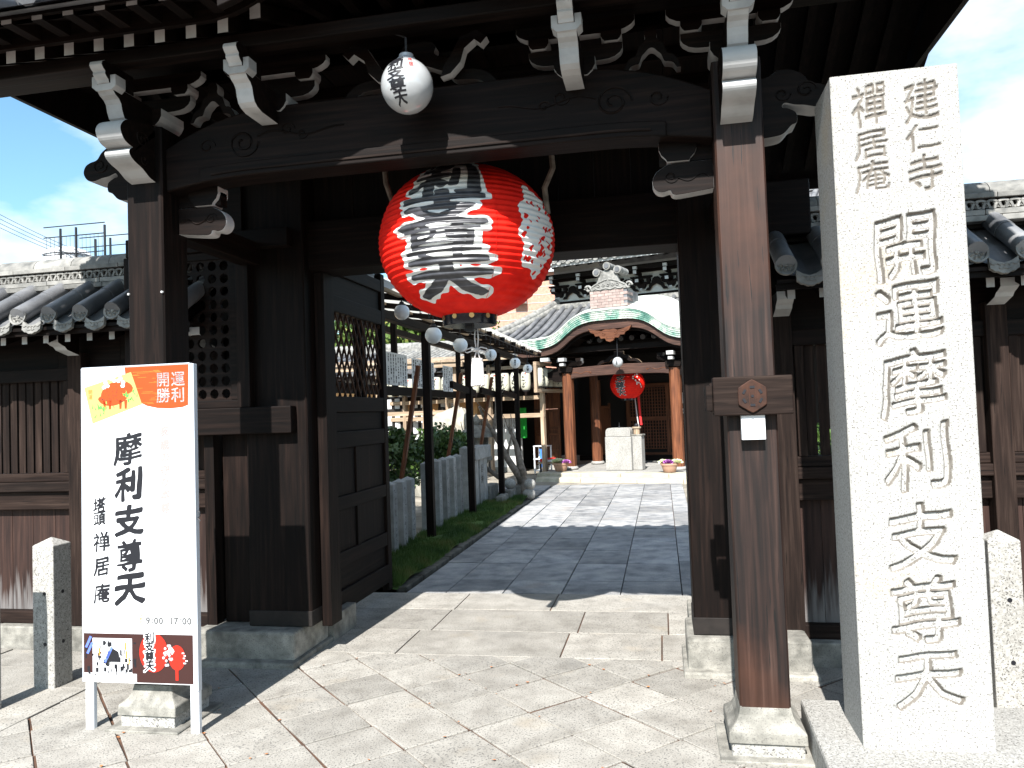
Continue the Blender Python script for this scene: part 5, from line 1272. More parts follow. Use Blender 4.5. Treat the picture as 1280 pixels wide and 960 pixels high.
# copper roof surface behind the edge, rising over the porch
def surf(fn, us, vs_, name, m_, **k):
    mb = MB(); nu, nv = len(us), len(vs_); mb.add([fn(u, v) for v in vs_ for u in us], [(j*nu+i, j*nu+i+1, (j+1)*nu+i+1, (j+1)*nu+i) for j in range(nv-1) for i in range(nu-1)]); return hp(name, mb, M[m_], **k)
def krf(x, y):
    t = max(0, min(1, (y+.26)/2.6)); a = abs(x-XC)
    return kzs(x)+.21+.46*(t**.75)*(math.exp(-(a/1.4)**2)*.75+.35)+.10*t
mb = MB()
ys = [-.262+2.9*(j/14)**1.2 for j in range(15)]
for j in range(14):          # stepped courses
    vs = []
    for y, dz in ((ys[j], .012), (ys[j+1], .0)): vs += [(x, y, krf(x, y)+dz) for x in KX]
    vs += [(x, ys[j], krf(x, ys[j])-.012) for x in KX]; m_ = len(KX)
    mb.add(vs, [(i, i+1, m_+i+1, m_+i) for i in range(m_-1)]+[(2*m_+i, 2*m_+i+1, i+1, i) for i in range(m_-1)])
hp('copper_roof', mb, M['copper_top'])
hp('porch_ceiling', MB().add([(x, y, kzs(x)-.04) for y in (-.05, 2.6) for x in KX], [(i+1, i, 97+i, 98+i) for i in range(96)]), M['woodY'])
# under-eave ribs
for k in range(15):
    x = XC-2.15+k*.307; z = kzs(x)-.10
    hp('rafter', MB().box(x-.03, x+.03, -.02, 2.4, z-.05, z+.02), M['woodY'])
# white soffit pieces on each side below the gable
for s in (-1, 1): hp('white_beam_end', MB().box(XC+s*1.62-.10, XC+s*1.62+.10, -.10, .0, 2.62, 2.70), M['white_paint'])
# pendant in the gable
P = [(0, 0), (.10, .01), (.18, -.02), (.30, .0), (.44, .04), (.50, .06), (.44, -.04), (.36, -.07), (.33, -.13), (.24, -.13), (.20, -.19), (.12, -.18), (.08, -.24), (0, -.27)]
Q = [(XC+p[0]*1.0, 3.21+p[1]) for p in P]+[(XC-p[0]*1.0, 3.21+p[1]) for p in P[::-1][:-1]]
hp('gable_pendant', wp(Q, 'Y', -.19, -.14), [M['redX'], M['redX']], bevel=.004)
m2 = MB()
for s in (-1, 1): vine(m2, XC+s*.16, XC+s*.40, 3.165, -.192, .022, 1.2, .006); curl(m2, XC+s*.14, 3.12, -.192, .045, s, 1.4, .006); curl(m2, XC+s*.07, 3.03, -.192, .028, -s, 1.2, .006)
hp('pendant_carving', m2, M['redX'])
# ridge end ornament on its brick like block
ob = MB(); 
for j in range(6):
    for i in range(5):
        w = .86/5; x0 = XC-.43+i*w-(w/2 if j % 2 else 0); a, b_ = max(XC-.43, x0+.004), min(XC+.43, x0+w-.004)
        hp('block_brick', MB().box(a, b_, -.16, .20, 3.70+j*.062, 3.70+j*.062+.057), M['orn_brick'] if 'orn_brick' in M else M.setdefault('orn_brick', mat('ornament_brick', [(.24, .17, .15), (.36, .29, .26)], noise_scale=8, rough=.85, rnd=.15)))
hp('block_core', MB().box(XC-.415, XC+.415, -.145, .6, 3.6, 4.06), M['tile'])
P = [(-.40, 0), (.40, 0), (.42, .08), (.34, .14), (.26, .17), (.22, .26), (.20, .36), (.10, .42), (0, .44), (-.10, .42), (-.20, .36), (-.22, .26), (-.26, .17), (-.34, .14), (-.42, .08)]
hp('ridge_end_tile', MB().prism([(XC+p[0], 4.07+p[1]) for p in P], 'Y', -.17, -.06), M['tile_old'], bevel=.01)
m2 = MB()
for s in (-1, 1):
    m2.tube([(XC+s*(.46+.085*(1-t/16)*math.cos(t*.55)), -.16, 4.13+.085*(1-t/16)*math.sin(t*.55)) for t in range(14)], .026, 7)
    m2.tube([(XC+s*(.02+.36*t/8), -.175, 4.30-.14*(t/8)**1.4) for t in range(9)], .016, 6)
m2.tube([(XC-.34+.68*t/12, -.175, 4.10+.015*math.sin(t*1.6)) for t in range(13)], .014, 6)
for q in range(5): m2.tube([(XC-.22+.11*q+.03*math.cos(a), -.178, 4.18+.025*math.sin(a)) for a in [k*.7 for k in range(10)]], .010, 5)
hp('ornament_scrolls', m2, M['tile_old'])
for dx, dz in ((-.24, .40), (0, .52), (.24, .42)):
    m2 = MB(); m2.tube([(XC+dx, -.22, 4.07+dz), (XC+dx, .3, 4.07+dz)], .085, 18); hp('ornament_roll', m2, M['tile_old'], auto=50)
    m2 = MB(); m2.tube([(XC+dx, -.235, 4.07+dz), (XC+dx, -.221, 4.07+dz)], .055, 14); hp('ornament_boss', m2, M['tile'])
# lower main roof with rolled tiles
EY, EZ, RY, RZ2 = .95, 3.06, 3.75, 4.36
def lz(y): t = (y-EY)/(RY-EY); return EZ+(RZ2-EZ)*t-.12*math.sin(math.pi*t)
xl_e, xl_r = -4.75, -3.05
def hipy(x):       # depth at which the hip line crosses this x
    return EY if x > 1e9 else (EY+(x-xl_e)/(xl_r-xl_e)*0 if False else None)
mb = MB(); nn = 10
for j in range(nn):
    y0, y1 = EY+(RY-EY)*j/nn, EY+(RY-EY)*(j+1)/nn; a0_, a1_ = xl_e+(xl_r-xl_e)*(y0-EY)/(RY-EY), xl_e+(xl_r-xl_e)*(y1-EY)/(RY-EY)
    mb.add([(a0_, y0, lz(y0)), (5.5, y0, lz(y0)), (5.5, y1, lz(y1)), (a1_, y1, lz(y1))], [(0, 1, 2, 3)])
mb.add([(xl_e, EY, EZ), (xl_r, RY, RZ2), (xl_e, 8, EZ)], [(0, 1, 2)])
hp('pan_tile_bed', mb, M['tile'])
x = xl_e+.1; k = 0
while x < 4.0:
    y1 = RY if x > xl_r else EY+(x-xl_e)/(xl_r-xl_e)*(RY-EY); y0 = EY-.04
    if y1-y0 > .2 and not (XC-1.0 < x < XC+1.0 and False):
        m2 = MB(); n_ = 6; m2.tube([(x, y0+(y1-y0)*i/n_, lz(max(EY, y0+(y1-y0)*i/n_))+.04) for i in range(n_+1)], .062, 9); hp('tile_roll', m2, M['tile'], auto=60)
    x += .26
m2 = MB(); pts = [(xl_e-.1, EY-.1, EZ+.16)]+[(xl_e+(xl_r-xl_e)*t, EY+(RY-EY)*t, lz(EY+(RY-EY)*t)+.17) for t in [i/8 for i in range(9)]]
m2.tube(pts, .10, 10); m2.tube([(p[0], p[1], p[2]-.12) for p in pts], .12, 8); hp('hip_ridge', m2, M['tile_old'], auto=60)
hp('eave_board', MB().box(xl_e, 5.4, EY+.02, EY+.06, EZ-.10, EZ-.02), M['woodX'])
m2 = MB(); m2.box(-4.6, 5.2, 2.2, 2.34, 2.82, 2.96); hp('wall_plate', m2, M['woodX'])
# upper storey: beams, plaster, bracket sets
UY = 3.9
hp('ridge_course', MB().box(xl_r-.15, 5.3, UY-.28, UY-.02, 4.30, 4.44), M['tile_old'], bevel=.01)
hp('plaster_wall', MB().box(-3.2, 5, UY, UY+.06, 4.44, 5.40), M['plaster'])
hp('tie_beam', MB().box(-3.3, 5.1, UY-.05, UY-.001, 4.44, 4.54), M['woodX'])
hp('tie_beam', MB().box(-3.3, 5.1, UY-.07, UY-.001, 5.10, 5.18), M['woodX'])
hp('tie_beam', MB().box(-3.4, 5.2, UY-.50, UY-.38, 5.12, 5.24), M['woodX'])
WB2 = [M['woodX'], M['white_paint']]
for k in range(9):
    x = -3.02+k*.80
    mb = MB(); mb.prism([(x-.07, 4.66), (x-.11, 4.72), (x-.11, 4.76), (x+.11, 4.76), (x+.11, 4.72), (x+.07, 4.66)], 'Y', UY-.14, UY-.002); hp('bearing_block', mb, M['woodX'])
    hp('cross_arm', wp(hijiki(x, .24, 4.76, .07), 'Y', UY-.13, UY-.04), [M['woodX'], M['woodX']])
    hp('cross_arm', wp(hijiki(x, .30, 4.92, .07), 'Y', UY-.13, UY-.04), [M['woodX'], M['woodX']])
    for dx in (-.2, 0, .2): hp('bearing_block', MB().box(x+dx-.05, x+dx+.05, UY-.15, UY-.02, 4.84, 4.91), M['woodX'])
    mb = MB(); mb.box(x-.04, x+.04, UY-.48, UY-.14, 4.78, 4.86); mb.box(x-.04, x+.04, UY-.62, UY-.14, 4.98, 5.06); hp('bracket_arm', mb, M['woodX'])
    mb = MB(); 
    for (w_, ya_, yb_, za_, zb_) in ((.045, .495, .481, 4.78, 4.86), (.045, .635, .621, 4.98, 5.07), (.05, .64, .56, 5.10, 5.17), (.035, .152, .142, 4.60, 4.66)): hp('white_beam_end', MB().box(x-w_, x+w_, UY-ya_, UY-yb_, za_, zb_), M['white_paint'])
    P = [(-.34, 4.60), (-.30, 4.66), (-.24, 4.68), (-.22, 4.76), (-.15, 4.80), (-.12, 4.90), (-.05, 4.95), (.05, 4.95), (.12, 4.90), (.15, 4.80), (.22, 4.76), (.24, 4.68), (.30, 4.66), (.34, 4.60), (.20, 4.60), (.12, 4.70), (0, 4.76), (-.12, 4.70), (-.20, 4.60)]
    hp('frog_leg_strut', wp([(x+.40+p[0]*.9, p[1]) for p in P], 'Y', UY-.07, UY-.02), [M['woodX'], M['paleX']])
# upper roof
UE, UEZ = UY-1.15, 5.42
def uz_(y): return UEZ+(y-UE)*.52
mb = MB(); mb.add([(-4.3, UE, UEZ), (6.2, UE, UEZ), (6.2, UE+3.4, uz_(UE+3.4)), (-4.3, UE+3.4, uz_(UE+3.4)), (-4.3, UE+6.8, UEZ), (6.2, UE+6.8, UEZ)], [(0, 1, 2, 3), (3, 2, 5, 4)]); hp('pan_tile_bed', mb, M['tile'])
hp('eave_board', MB().box(-4.3, 6.2, UE+.02, UE+.05, UEZ-.10, UEZ-.03), M['white_paint'])
mb = MB(); mb.add([(-4.3, UE+.05, UEZ-.04), (6.2, UE+.05, UEZ-.04), (6.2, UY+.2, UEZ+.35), (-4.3, UY+.2, UEZ+.35)], [(3, 2, 1, 0)]); hp('eave_soffit', mb, M['woodY'])
for k in range(30):
    x = -4.1+k*.34; hp('rafter', MB().beam((x, UE+.08, UEZ-.10), (x, UY, UEZ+.20), .06, .07), M['woodY'])
for k in range(40):
    x = -4.2+k*.26; m2 = MB(); m2.tube([(x, UE-.03, UEZ+.06), (x, UE+3.4, uz_(UE+3.4)+.05)], .075, 9); hp('tile_roll', m2, M['tile'], auto=60)
    m2 = MB(); m2.tube([(x, UE-.055, UEZ+.055), (x, UE-.031, UEZ+.055)], .088, 14); m2.tube([(x, UE-.066, UEZ+.055), (x, UE-.056, UEZ+.055)], .05, 10); hp('tile_end_disc', m2, M['tile_old'])
    m2 = MB(); m2.prism([(x+.06, UEZ+.0), (x+.20, UEZ+.0), (x+.19, UEZ-.05), (x+.13, UEZ-.075), (x+.07, UEZ-.05)], 'Y', UE-.04, UE-.01); hp('pan_tile_front', m2, M['tile_old'])
for k in range(4): hp('ridge_course', MB().box(-4.3, 6.2, UE+3.4-.2, UE+3.4+.2, uz_(UE+3.4)-.05+k*.10, uz_(UE+3.4)+.04+k*.10), M['tile'])
hp('gable_wall', MB().add([(-3.2, UY, 4.4), (-3.2, UY+5, 4.4), (-3.2, UY+5, 5.4), (-3.2, UY+2.2, 6.9), (-3.2, UY, 5.5)], [(4, 3, 2, 1, 0)]), M['plaster'])
# the dark hall front behind the porch
WY2 = 3.25
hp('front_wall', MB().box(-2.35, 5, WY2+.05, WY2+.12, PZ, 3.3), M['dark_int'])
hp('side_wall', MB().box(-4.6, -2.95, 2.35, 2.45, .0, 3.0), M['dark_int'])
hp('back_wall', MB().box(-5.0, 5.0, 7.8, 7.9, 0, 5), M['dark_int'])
lat = MB()
for k in range(28): x = -.9+k*.075; lat.box(x-.011, x+.011, WY2+.02, WY2+.045, .45, 2.0)
for k in range(20): z = .45+k*.08; lat.box(-.92, 1.15, WY2+.022, WY2+.043, z-.010, z+.010)
tag(hp('lattice_grid', lat, M['redZ']), kind='stuff')
for x in (-.95, .1, 1.18): hp('door_stile', MB().box(x-.04, x+.04, WY2, WY2+.05, PZ, 2.1), M['redZ'])
for z in (.30, 1.22, 2.06): hp('door_rail', MB().box(-.91, 1.14, WY2+.003, WY2+.048, z-.05, z+.05), M['redX'])
hp('threshold', MB().box(-2.3, 3, WY2-.12, WY2+.05, PZ, PZ+.14), M['woodX'])
for (x, y, s) in ((-1.42, 2.3, 1),):
    hp('door_rail', MB().box(x, x+.05, y, y+.75, .35, .42), M['redY']); hp('door_rail', MB().box(x, x+.05, y, y+.75, 1.5, 1.58), M['redY'])
    hp('door_panel', MB().box(x+.012, x+.035, y+.04, y+.71, .42, 1.5), M['redZ']); hp('door_stile', MB().box(x, x+.05, y-.05, y, .30, 1.65), M['redZ']); hp('door_stile', MB().box(x, x+.05, y+.75, y+.80, .30, 1.65), M['redZ'])
# paper notices fixed near the door
for (a, b_, c_, d_) in ((.42, .78, 1.57, 1.83), (.44, .55, 1.33, 1.45)):
    N_ = thing('paper_notice', tw((a+b_)/2+.25, 2.2, c_), 'white paper notice hung inside the porch' if a == .42 else 'small white note below the larger notice in the porch', 'notice', rz=TH)
    MB().box(-(b_-a)/2, (b_-a)/2, 0, .01, 0, d_-c_).build('paper', M['paper_white'], N_, local=True)
    m2 = MB()
    for k in range(3): m2.box((b_-a)*.1+k*.03, (b_-a)*.1+k*.03+.012, -.003, -.001, .04, (d_-c_)-.05)
    m2.build('writing', M['ink'], N_, local=True)

# ---- temple lanterns
c = tw(XC-.0, -.08, 2.42)
W2 = thing('white_round_lantern', tw(.02, -.05, 2.50), 'small white globe lantern with black characters under the temple gable', 'lantern', rz=TH)
r1 = .115; mb = MB(); mb.lathe([(r1*math.sin(math.pi*i/16), -r1*math.cos(math.pi*i/16)) for i in range(17)], n=24); mb.build('lantern_globe', M['vinyl'], W2, smooth=True, local=True)
MB().tube([(0, 0, r1), (0, 0, r1+.5)], .008, 6).build('lantern_stem', M['metal_dark'], W2, local=True)
def globe_text(parent, r, chars, a0, s=.8, grow=.02):
    mb = MB(); k = len(chars)
    for i, ch in enumerate(chars):
        cz = r*(.55-1.1*(i+.5)/k*1.0); cz = r*(1.1/k)*((k-1)/2-i)
        w = r*1.1/k*s*1.3
        u = np.linspace(-.1, 1.1, 26); U, V = np.meshgrid(u, u); f = sample(ch, U, V, 96)
        def fn(a, b_):
            zc = max(-r*.99, min(r*.99, cz+(b_-.5)*w)); q = math.sqrt(r*r-zc*zc)+.002; an = a0+(a-.5)*w/r; return (q*math.cos(an), q*math.sin(an), zc)
        contour(f+grow, u, u, fn, mb)
    return mb.build('black_lettering', M['ink'], parent, local=True)
globe_text(W2, r1, '利支天', math.radians(-90+8))
RL = thing('red_paper_lantern', tw(-.16, 1.05, 2.05), 'smaller red paper lantern with black characters hanging behind the temple porch beam', 'lantern', rz=TH)
rr0, hh0 = .40, .33
def lr2(z): t = z/hh0; return rr0*math.sqrt(max(0, 1-(t*.93)**2))*(1-.02*abs(math.cos(math.pi*(t+1)/2*14)))
mb = MB(); mb.lathe([(lr2(-hh0+2*hh0*i/56), -hh0+2*hh0*i/56) for i in range(57)], n=48); mb.build('lantern_body', M['lantern_red'], RL, smooth=True, local=True)
def l2map(off):
    return lambda u, z: ((lr2(z)+off)*math.cos(math.radians(-97)+u/rr0), (lr2(z)+off)*math.sin(math.radians(-97)+u/rr0), z)
for gw, off, nm, m_ in ((.10, .004, 'white_edge_painting', 'lantern_white'), (.035, .008, 'black_character_painting', 'lantern_black')):
    mb = MB()
    for ch, cz, h in (('支', .13, .15), ('尊', -.03, .17), ('天', -.19, .16)):
        u = np.linspace(-.15, 1.15, 44); U, V = np.meshgrid(u, u); f = sample(ch, U, V, 96)
        contour(f+gw*(.6 if gw > .05 else 1), u, u, lambda a, b_: l2map(off)((a-.5)*.25, cz+(b_-.5)*h), mb)
    mb.build(nm, M[m_], RL, local=True)
mb = MB()
for k in range(16):
    a = math.radians(-97+62)+random.uniform(-.3, .3); z = random.uniform(-.08, .22); r_ = lr2(z)+.004
    mb.add([((r_)*math.cos(a+.05*math.cos(q)), (r_)*math.sin(a+.05*math.cos(q)), z+.022*math.sin(q)) for q in [i*1.26 for i in range(5)]], [tuple(range(5))])
mb.build('white_crest_painting', M['lantern_white'], RL, local=True)
MB().lathe([(0, -hh0-.04), (.15, -hh0-.04), (.15, -hh0+.03), (0, -hh0+.03)], n=24).build('lower_rim', M['lacquer'], RL, local=True)
MB().lathe([(0, hh0-.03), (.15, hh0-.03), (.15, hh0+.04), (0, hh0+.04)], n=24).build('upper_rim', M['lacquer'], RL, local=True)
# bell rope down to the offering place
RP = thing('bell_rope', tw(-.02, 1.35, 1.9), 'red and white bell rope hanging beside the smaller red lantern', 'rope', rz=TH)
MB().tube([(0, 0, 0), (.05, -.06, -.55), (.09, -.12, -.80)], .028, 8).build('red_cloth_strip', M['red_cloth'], RP, local=True)
MB().tube([(-.10, 0, .1), (-.03, -.06, -.5), (.02, -.1, -.85)], .014, 6).build('cord', M['rope'], RP, local=True)
# ---- offering stone, its side post and cup
OS = thing('offering_stone', tw(-.13, .30, PZ), 'speckled granite block with a rounded top in front of the temple porch', 'stone block', rz=TH)
mb = MB(); P = [(-.30, 0), (.30, 0), (.30, .74), (-.30, .74)]; mb.box(-.30, .30, -.13, .20, 0, .73); mb.build('stone_body', M['granite'], OS, local=True, bevel=.012)
P = [(-.285, 0)]+[(-.285+.09*(1-math.cos(a)), .10+.09*math.sin(a)) for a in [i*math.pi/12 for i in range(7)]]+[(.285-.09*(1-math.cos(a)), .10+.09*math.sin(a)) for a in [i*math.pi/12 for i in range(6, -1, -1)]]+[(.285, 0)]
mb = MB(); mb.prism([(p[0], .735+p[1]) for p in P], 'Y', -.12, .18); mb.build('stone_lid', M['granite'], OS, local=True, bevel=.008)
mb = MB(); mb.lathe([(.02, 0), (.025, .01), (.008, .04), (.006, .11), (.0, .115)], (0, 0, .925), n=10); mb.build('lid_knob', M['metal_dark'], OS, local=True)
OP = thing('side_stone_post', tw(.24, .38, PZ), 'narrow granite post with a wooden cup on top beside the rounded granite block', 'stone post', rz=TH)
MB().box(-.13, .13, -.10, .12, 0, .74).build('post_body', M['granite'], OP, local=True, bevel=.01)
MB().box(-.14, .15, -.11, .13, .742, .775).build('post_cap', M['old_stone'], OP, local=True, bevel=.006)
CP = thing('wooden_cup', tw(.24, .38, PZ+.776), 'small wooden cup with a dark lid standing on the narrow granite post', 'cup', rz=TH)
MB().lathe([(0, 0), (.07, 0), (.075, .12), (.10, .13), (.10, .16), (.0, .165)], n=18).build('cup_body', M['paleZ'], CP, local=True)
MB().lathe([(0, .166), (.045, .166), (.05, .20), (.03, .23), (.0, .235)], n=14).build('cup_lid', M['metal_dark'], CP, local=True)
# ---- pots of ornamental cabbage
def cabbage(parent, cx, cy, cz, r, m_, n=26):
    mb = MB(); rg = random.Random(int(cx*1000)+n)
    for k in range(n):
        t = k/n; a = k*2.4; el = .2+1.15*t; L = r*(1.0-.45*t); w = L*.55; d = Vector((math.cos(a)*math.cos(el), math.sin(a)*math.cos(el), math.sin(el))); s = Vector((-math.sin(a), math.cos(a), 0)); up = s.cross(d)
        vs = [Vector((0, 0, 0))]; m = 7
        for i in range(m): b_ = -1+2*i/(m-1); vs.append(d*L*(1-.28*b_*b_)+s*w*b_+up*(rg.uniform(-.02, .02)+.02*abs(b_)))
        mb.add([(cx+v.x, cy+v.y, cz+v.z) for v in vs], [(0, i, i+1) for i in range(1, m)])
    mb.build('leaf_rosette', M[m_], parent, local=True)
for (x, y, l, cs) in ((-1.36, -.18, 'terracotta pot of cream and purple cabbages at the foot of the left porch pillar', ((-.07, 0, 'cabbage_w', .17), (.15, -.03, 'cabbage_p', .12), (.05, .1, 'leaf_l', .13))),
                      (1.14, -.30, 'terracotta pot of purple and green cabbages at the foot of the right porch pillar', ((-.13, .03, 'cabbage_w', .13), (.0, -.06, 'cabbage_p', .13), (.15, .03, 'cabbage_w', .14), (0, .12, 'leaf_l', .12)))):
    T = thing('flower_pot', tw(x, y, PZ), l, 'flower pot', 'cabbage pots by the porch pillars', rz=TH)
    MB().lathe([(0, 0), (.10, 0), (.125, .02), (.15, .10), (.165, .15), (.18, .155), (.18, .185), (.165, .19), (.15, .17), (0, .165)], n=28).build('pot', M['pot'], T, local=True, auto=40)
    for cx, cy, m_, r_ in cs: cabbage(T, cx, cy, .19, r_, m_)
# ---- white rack with blue cloth, bench, red doors
RK = thing('white_rack', tw(-2.36, 1.0, .0), 'small white three tier rack with a blue cloth beside the red brown doors', 'rack', rz=TH)
for sx_ in (-.16, .16):
    for sy_ in (-.13, .13): MB().box(sx_-.014, sx_+.014, sy_-.014, sy_+.014, 0, .66).build('rack_leg', M['steel'], RK, local=True)
for z in (.06, .34, .65): MB().box(-.18, .18, -.15, .15, z, z+.022).build('rack_shelf', M['steel'], RK, local=True)
BC = thing('blue_cloth', tw(-2.36, .93, .15), 'blue cloth hanging inside the small white rack', 'cloth', rz=TH)
mb = MB(); mb.prism([(-.04+.013*math.sin(z*40)+dx, z) for dx, zs in ((0, [i*.04 for i in range(12)]), (.07, [i*.04 for i in range(11, -1, -1)])) for z in zs], 'Y', -.02, .0); mb.build('cloth', M['blue_cloth'], BC, local=True)
BN = thing('low_bench', tw(-1.88, .62, .0), 'low bench with a white cushion and a red cloth left of the porch', 'bench', rz=TH)
MB().box(-.34, .34, -.22, .22, .27, .31).build('seat', M['paleX'], BN, local=True, bevel=.006)
for sx_ in (-.28, .28):
    for sy_ in (-.17, .17): MB().box(sx_-.02, sx_+.02, sy_-.02, sy_+.02, 0, .27).build('leg', M['metal_dark'], BN, local=True)
CU = thing('bench_cushion', tw(-1.80, .58, .31), 'white cushion lying on the low bench', 'cushion', rz=TH); MB().box(-.24, .24, -.17, .17, 0, .055).build('cushion', M['paper_white'], CU, local=True, bevel=.02)
RC = thing('red_seat_cloth', tw(-2.06, .70, .31), 'red cloth draped over the left end of the low bench', 'cloth', rz=TH); MB().box(-.15, .12, -.2, .18, .001, .075).build('cloth', M['red_cloth'], RC, local=True, bevel=.02)
DR = thing('panelled_doors', tw(-2.70, 2.05, 0), 'pair of red brown panelled doors left of the dark porch opening', 'door', rz=TH)
MB().box(-.36, .36, 0, .05, 1.55, 2.10).build('head_panel', M['redZ'], DR, local=True)
for s in (-.18, .18):
    for x in (s-.155, s+.155): MB().box(x-.022, x+.022, -.03, .02, .12, 1.54).build('door_stile', M['redZ'], DR, local=True, bevel=.003)
    for z in (.15, .48, .90, 1.06, 1.51): MB().box(s-.133, s+.133, -.026, .018, z-.035, z+.035).build('door_rail', M['redX'], DR, local=True, bevel=.003)
    for a, b_ in ((.185, .445), (.515, .865), (1.095, 1.475), (.935, 1.025)): MB().box(s-.133, s+.133, .0, .014, a, b_).build('door_panel', M['redZ'], DR, local=True)
MB().box(-.38, .38, -.06, .10, 0, .12).build('threshold', M['granite'], DR, local=True)
# ================================================================ LEFT SIDE OF THE COURTYARD
# stone picket fence beside the grass
def picket(y, h, x=-2.93, label=None, w=.068):
    T = thing('stone_fence_pillar', (x, y, 0), label, 'stone pillar', 'inscribed stone pillars along the path')
    mb = MB(); mb.add([(-w, -w, -.05), (w, -w, -.05), (w, w, -.05), (-w, w, -.05), (-w, -w, h-.035), (w, -w, h-.035), (w, w, h-.035), (-w, w, h-.035), (0, 0, h)],
           [(0, 3, 2, 1), (0, 1, 5, 4), (1, 2, 6, 5), (2, 3, 7, 6), (3, 0, 4, 7), (4, 5, 8), (5, 6, 8), (6, 7, 8), (7, 4, 8)])
    mb.build('pillar_shaft', M['fence_stone'], T, local=True, bevel=.006)
    mb = MB(); rg = random.Random(int(y*100)); z = h-.10      # worn, unreadable inscription: short cut strokes
    while z > .12:
        for q in range(rg.randint(2, 4)):
            yy, zz = rg.uniform(-.026, .02), z-rg.uniform(0, .04); a = rg.choice((0, 0, .9, 1.57, 2.2)); l = rg.uniform(.008, .018)
            dy, dz = math.cos(a)*l, math.sin(a)*l; ny, nz3 = -math.sin(a)*.0028, math.cos(a)*.0028
            mb.add([(w+.0012, yy-dy-ny, zz-dz-nz3), (w+.0012, yy+dy-ny, zz+dz-nz3), (w+.0012, yy+dy+ny, zz+dz+nz3), (w+.0012, yy-dy+ny, zz-dz+nz3)], [(0, 1, 2, 3)])
        z -= rg.uniform(.055, .07)
    mb.build('worn_inscription', M['ink'], T, local=True)
M['fence_stone'] = mat('fence_stone', [(.22, .215, .20), (.34, .335, .32)], noise_scale=10, detail=7, rough=.9, bump=.0015, bump_scale=110, speck=(180, (.12, .12, .12), .56, .75), large=.15, rnd=.10)
ORD = ['nearest', 'second', 'third', 'fourth', 'fifth', 'sixth', 'seventh']
ys1 = [7.30, 7.62, 7.94, 8.26, 8.55]; ys2 = [9.32, 9.68, 10.03, 10.40, 10.74]
for i, y in enumerate(ys1): picket(y, .80, label=f'{ORD[i]} of the low inscribed stone pillars before the first dark canopy post')
for i, y in enumerate(ys2): picket(y, .93, label=f'{ORD[i]} of the taller inscribed stone pillars between the first and second canopy posts')
picket(11.22, 1.02, label='single inscribed stone pillar just past the second canopy post')
T = thing('stone_railing_end', (-2.92, 11.9, 0), 'pair of stone slabs under a heavy stone beam beyond the second canopy post', 'stone railing')
for y in (11.62, 11.95, 12.22): MB().box(-2.99, -2.85, y-.12, y+.12, -.03, .78).build('slab', M['fence_stone'], T, bevel=.01)
MB().box(-3.04, -2.80, 11.40, 12.45, .781, .98).build('cap_beam', M['fence_stone'], T, bevel=.012)
mb = MB(); text_flat(mb, '奉納', 0, 0, .16, vertical=True, fn=lambda a, b_: (-2.847, 11.88+a, .56+b_)); mb.build('lettering', M['ink'], T)
# low planter stones further on
T = thing('stone_planter', (-2.7, 12.9, 0), 'low rough stone edging round the foot of the old branches', 'stone edging')
for k, (x, y, w, l, h) in enumerate([(-2.62, 12.35, .12, .5, .16), (-2.60, 12.9, .14, .45, .20), (-2.9, 12.7, .16, .6, .30), (-2.55, 13.35, .16, .3, .22), (-3.15, 13.0, .2, .7, .26)]):
    MB().box(x-w/2, x+w/2, y-l/2, y+l/2, -.03, h).build('edging_stone', M['old_stone'], T, bevel=.02)
# canopy posts with raking props
CN = thing('canopy', (-2.9, 11, 0), 'open canopy with a thin roof sheet on dark posts left of the path', 'canopy')
posts = [(-2.74, 8.82), (-2.74, 10.85), (-2.66, 12.55), (-2.85, 15.2), (-2.74, 6.75)]
for k, (x, y) in enumerate(posts):
    MB().box(x-.046, x+.046, y-.046, y+.046, 0, 2.50).build('canopy_post', M['woodZ'], CN, bevel=.006)
    if k < 3:
        o = MB().beam((x-.50, y+.25, .42), (x-.12, y+.06, 2.1), .045, .06).build('raking_prop', M['redZ'], CN); 
    MB().box(x-.13, x+.13, y-.13, y+.13, -.02, .04).build('post_stone', M['old_stone'], CN, bevel=.01)
MB().box(-2.79, -2.69, 6.0, 15.6, 2.49, 2.58).build('long_beam', M['woodY'], CN, bevel=.006)
MB().box(-3.62, -3.52, 6.0, 15.6, 2.62, 2.70).build('long_beam', M['woodY'], CN, bevel=.006)
for k in range(11):
    y = 6.2+k*.92; MB().beam((-2.36, y, 2.64), (-3.66, y, 2.83), .04, .06).build('canopy_rafter', M['woodX'], CN)
for k in range(3):
    x = -2.45-k*.5; z = 2.66+k*.075; MB().box(x-.02, x+.02, 6.0, 15.4, z-.01, z+.02).build('batten', M['paleY'], CN)
def sheet_z(x): return 2.60+(-2.12-x)*.15
mb = MB(); nx = 60; vs = []
for y in (5.95, 15.45): vs += [(-2.33-1.35*i/nx, y, 2.70+1.35*i/nx*.15+.009*math.sin(i*2.1)) for i in range(nx+1)]
mb.add(vs, [(i, i+1, nx+2+i, nx+1+i) for i in range(nx)]); mb.build('roof_sheet', M['corrugated'], CN)
for y in (9.9, 11.6, 13.2):     # low tie between posts and lantern frame
    MB().beam((-2.74, y, 1.86 if y > 10 else 1.9), (-2.74, y+1.3, 1.80), .05, .09).build('tie_rail', M['woodY'], CN)
# wire frame with hanging hooks under the eave edge
mb = MB()
for k in range(26):
    y = 7.2+k*.30; mb.tube([(-2.38, y, 2.68), (-2.38, y, 2.56-.02*(k % 3)), (-2.37, y+.015, 2.545)], .0055, 5)
mb.tube([(-2.38, 7.0, 2.60), (-2.38, 15.2, 2.60)], .006, 5)
for k in range(12): y = 7.3+k*.62; mb.tube([(-2.38, y, 2.60), (-2.50, y+.28, 2.68), (-2.38, y+.56, 2.60)], .005, 5)
mb.build('hanger_wires', M['metal_dark'], CN)
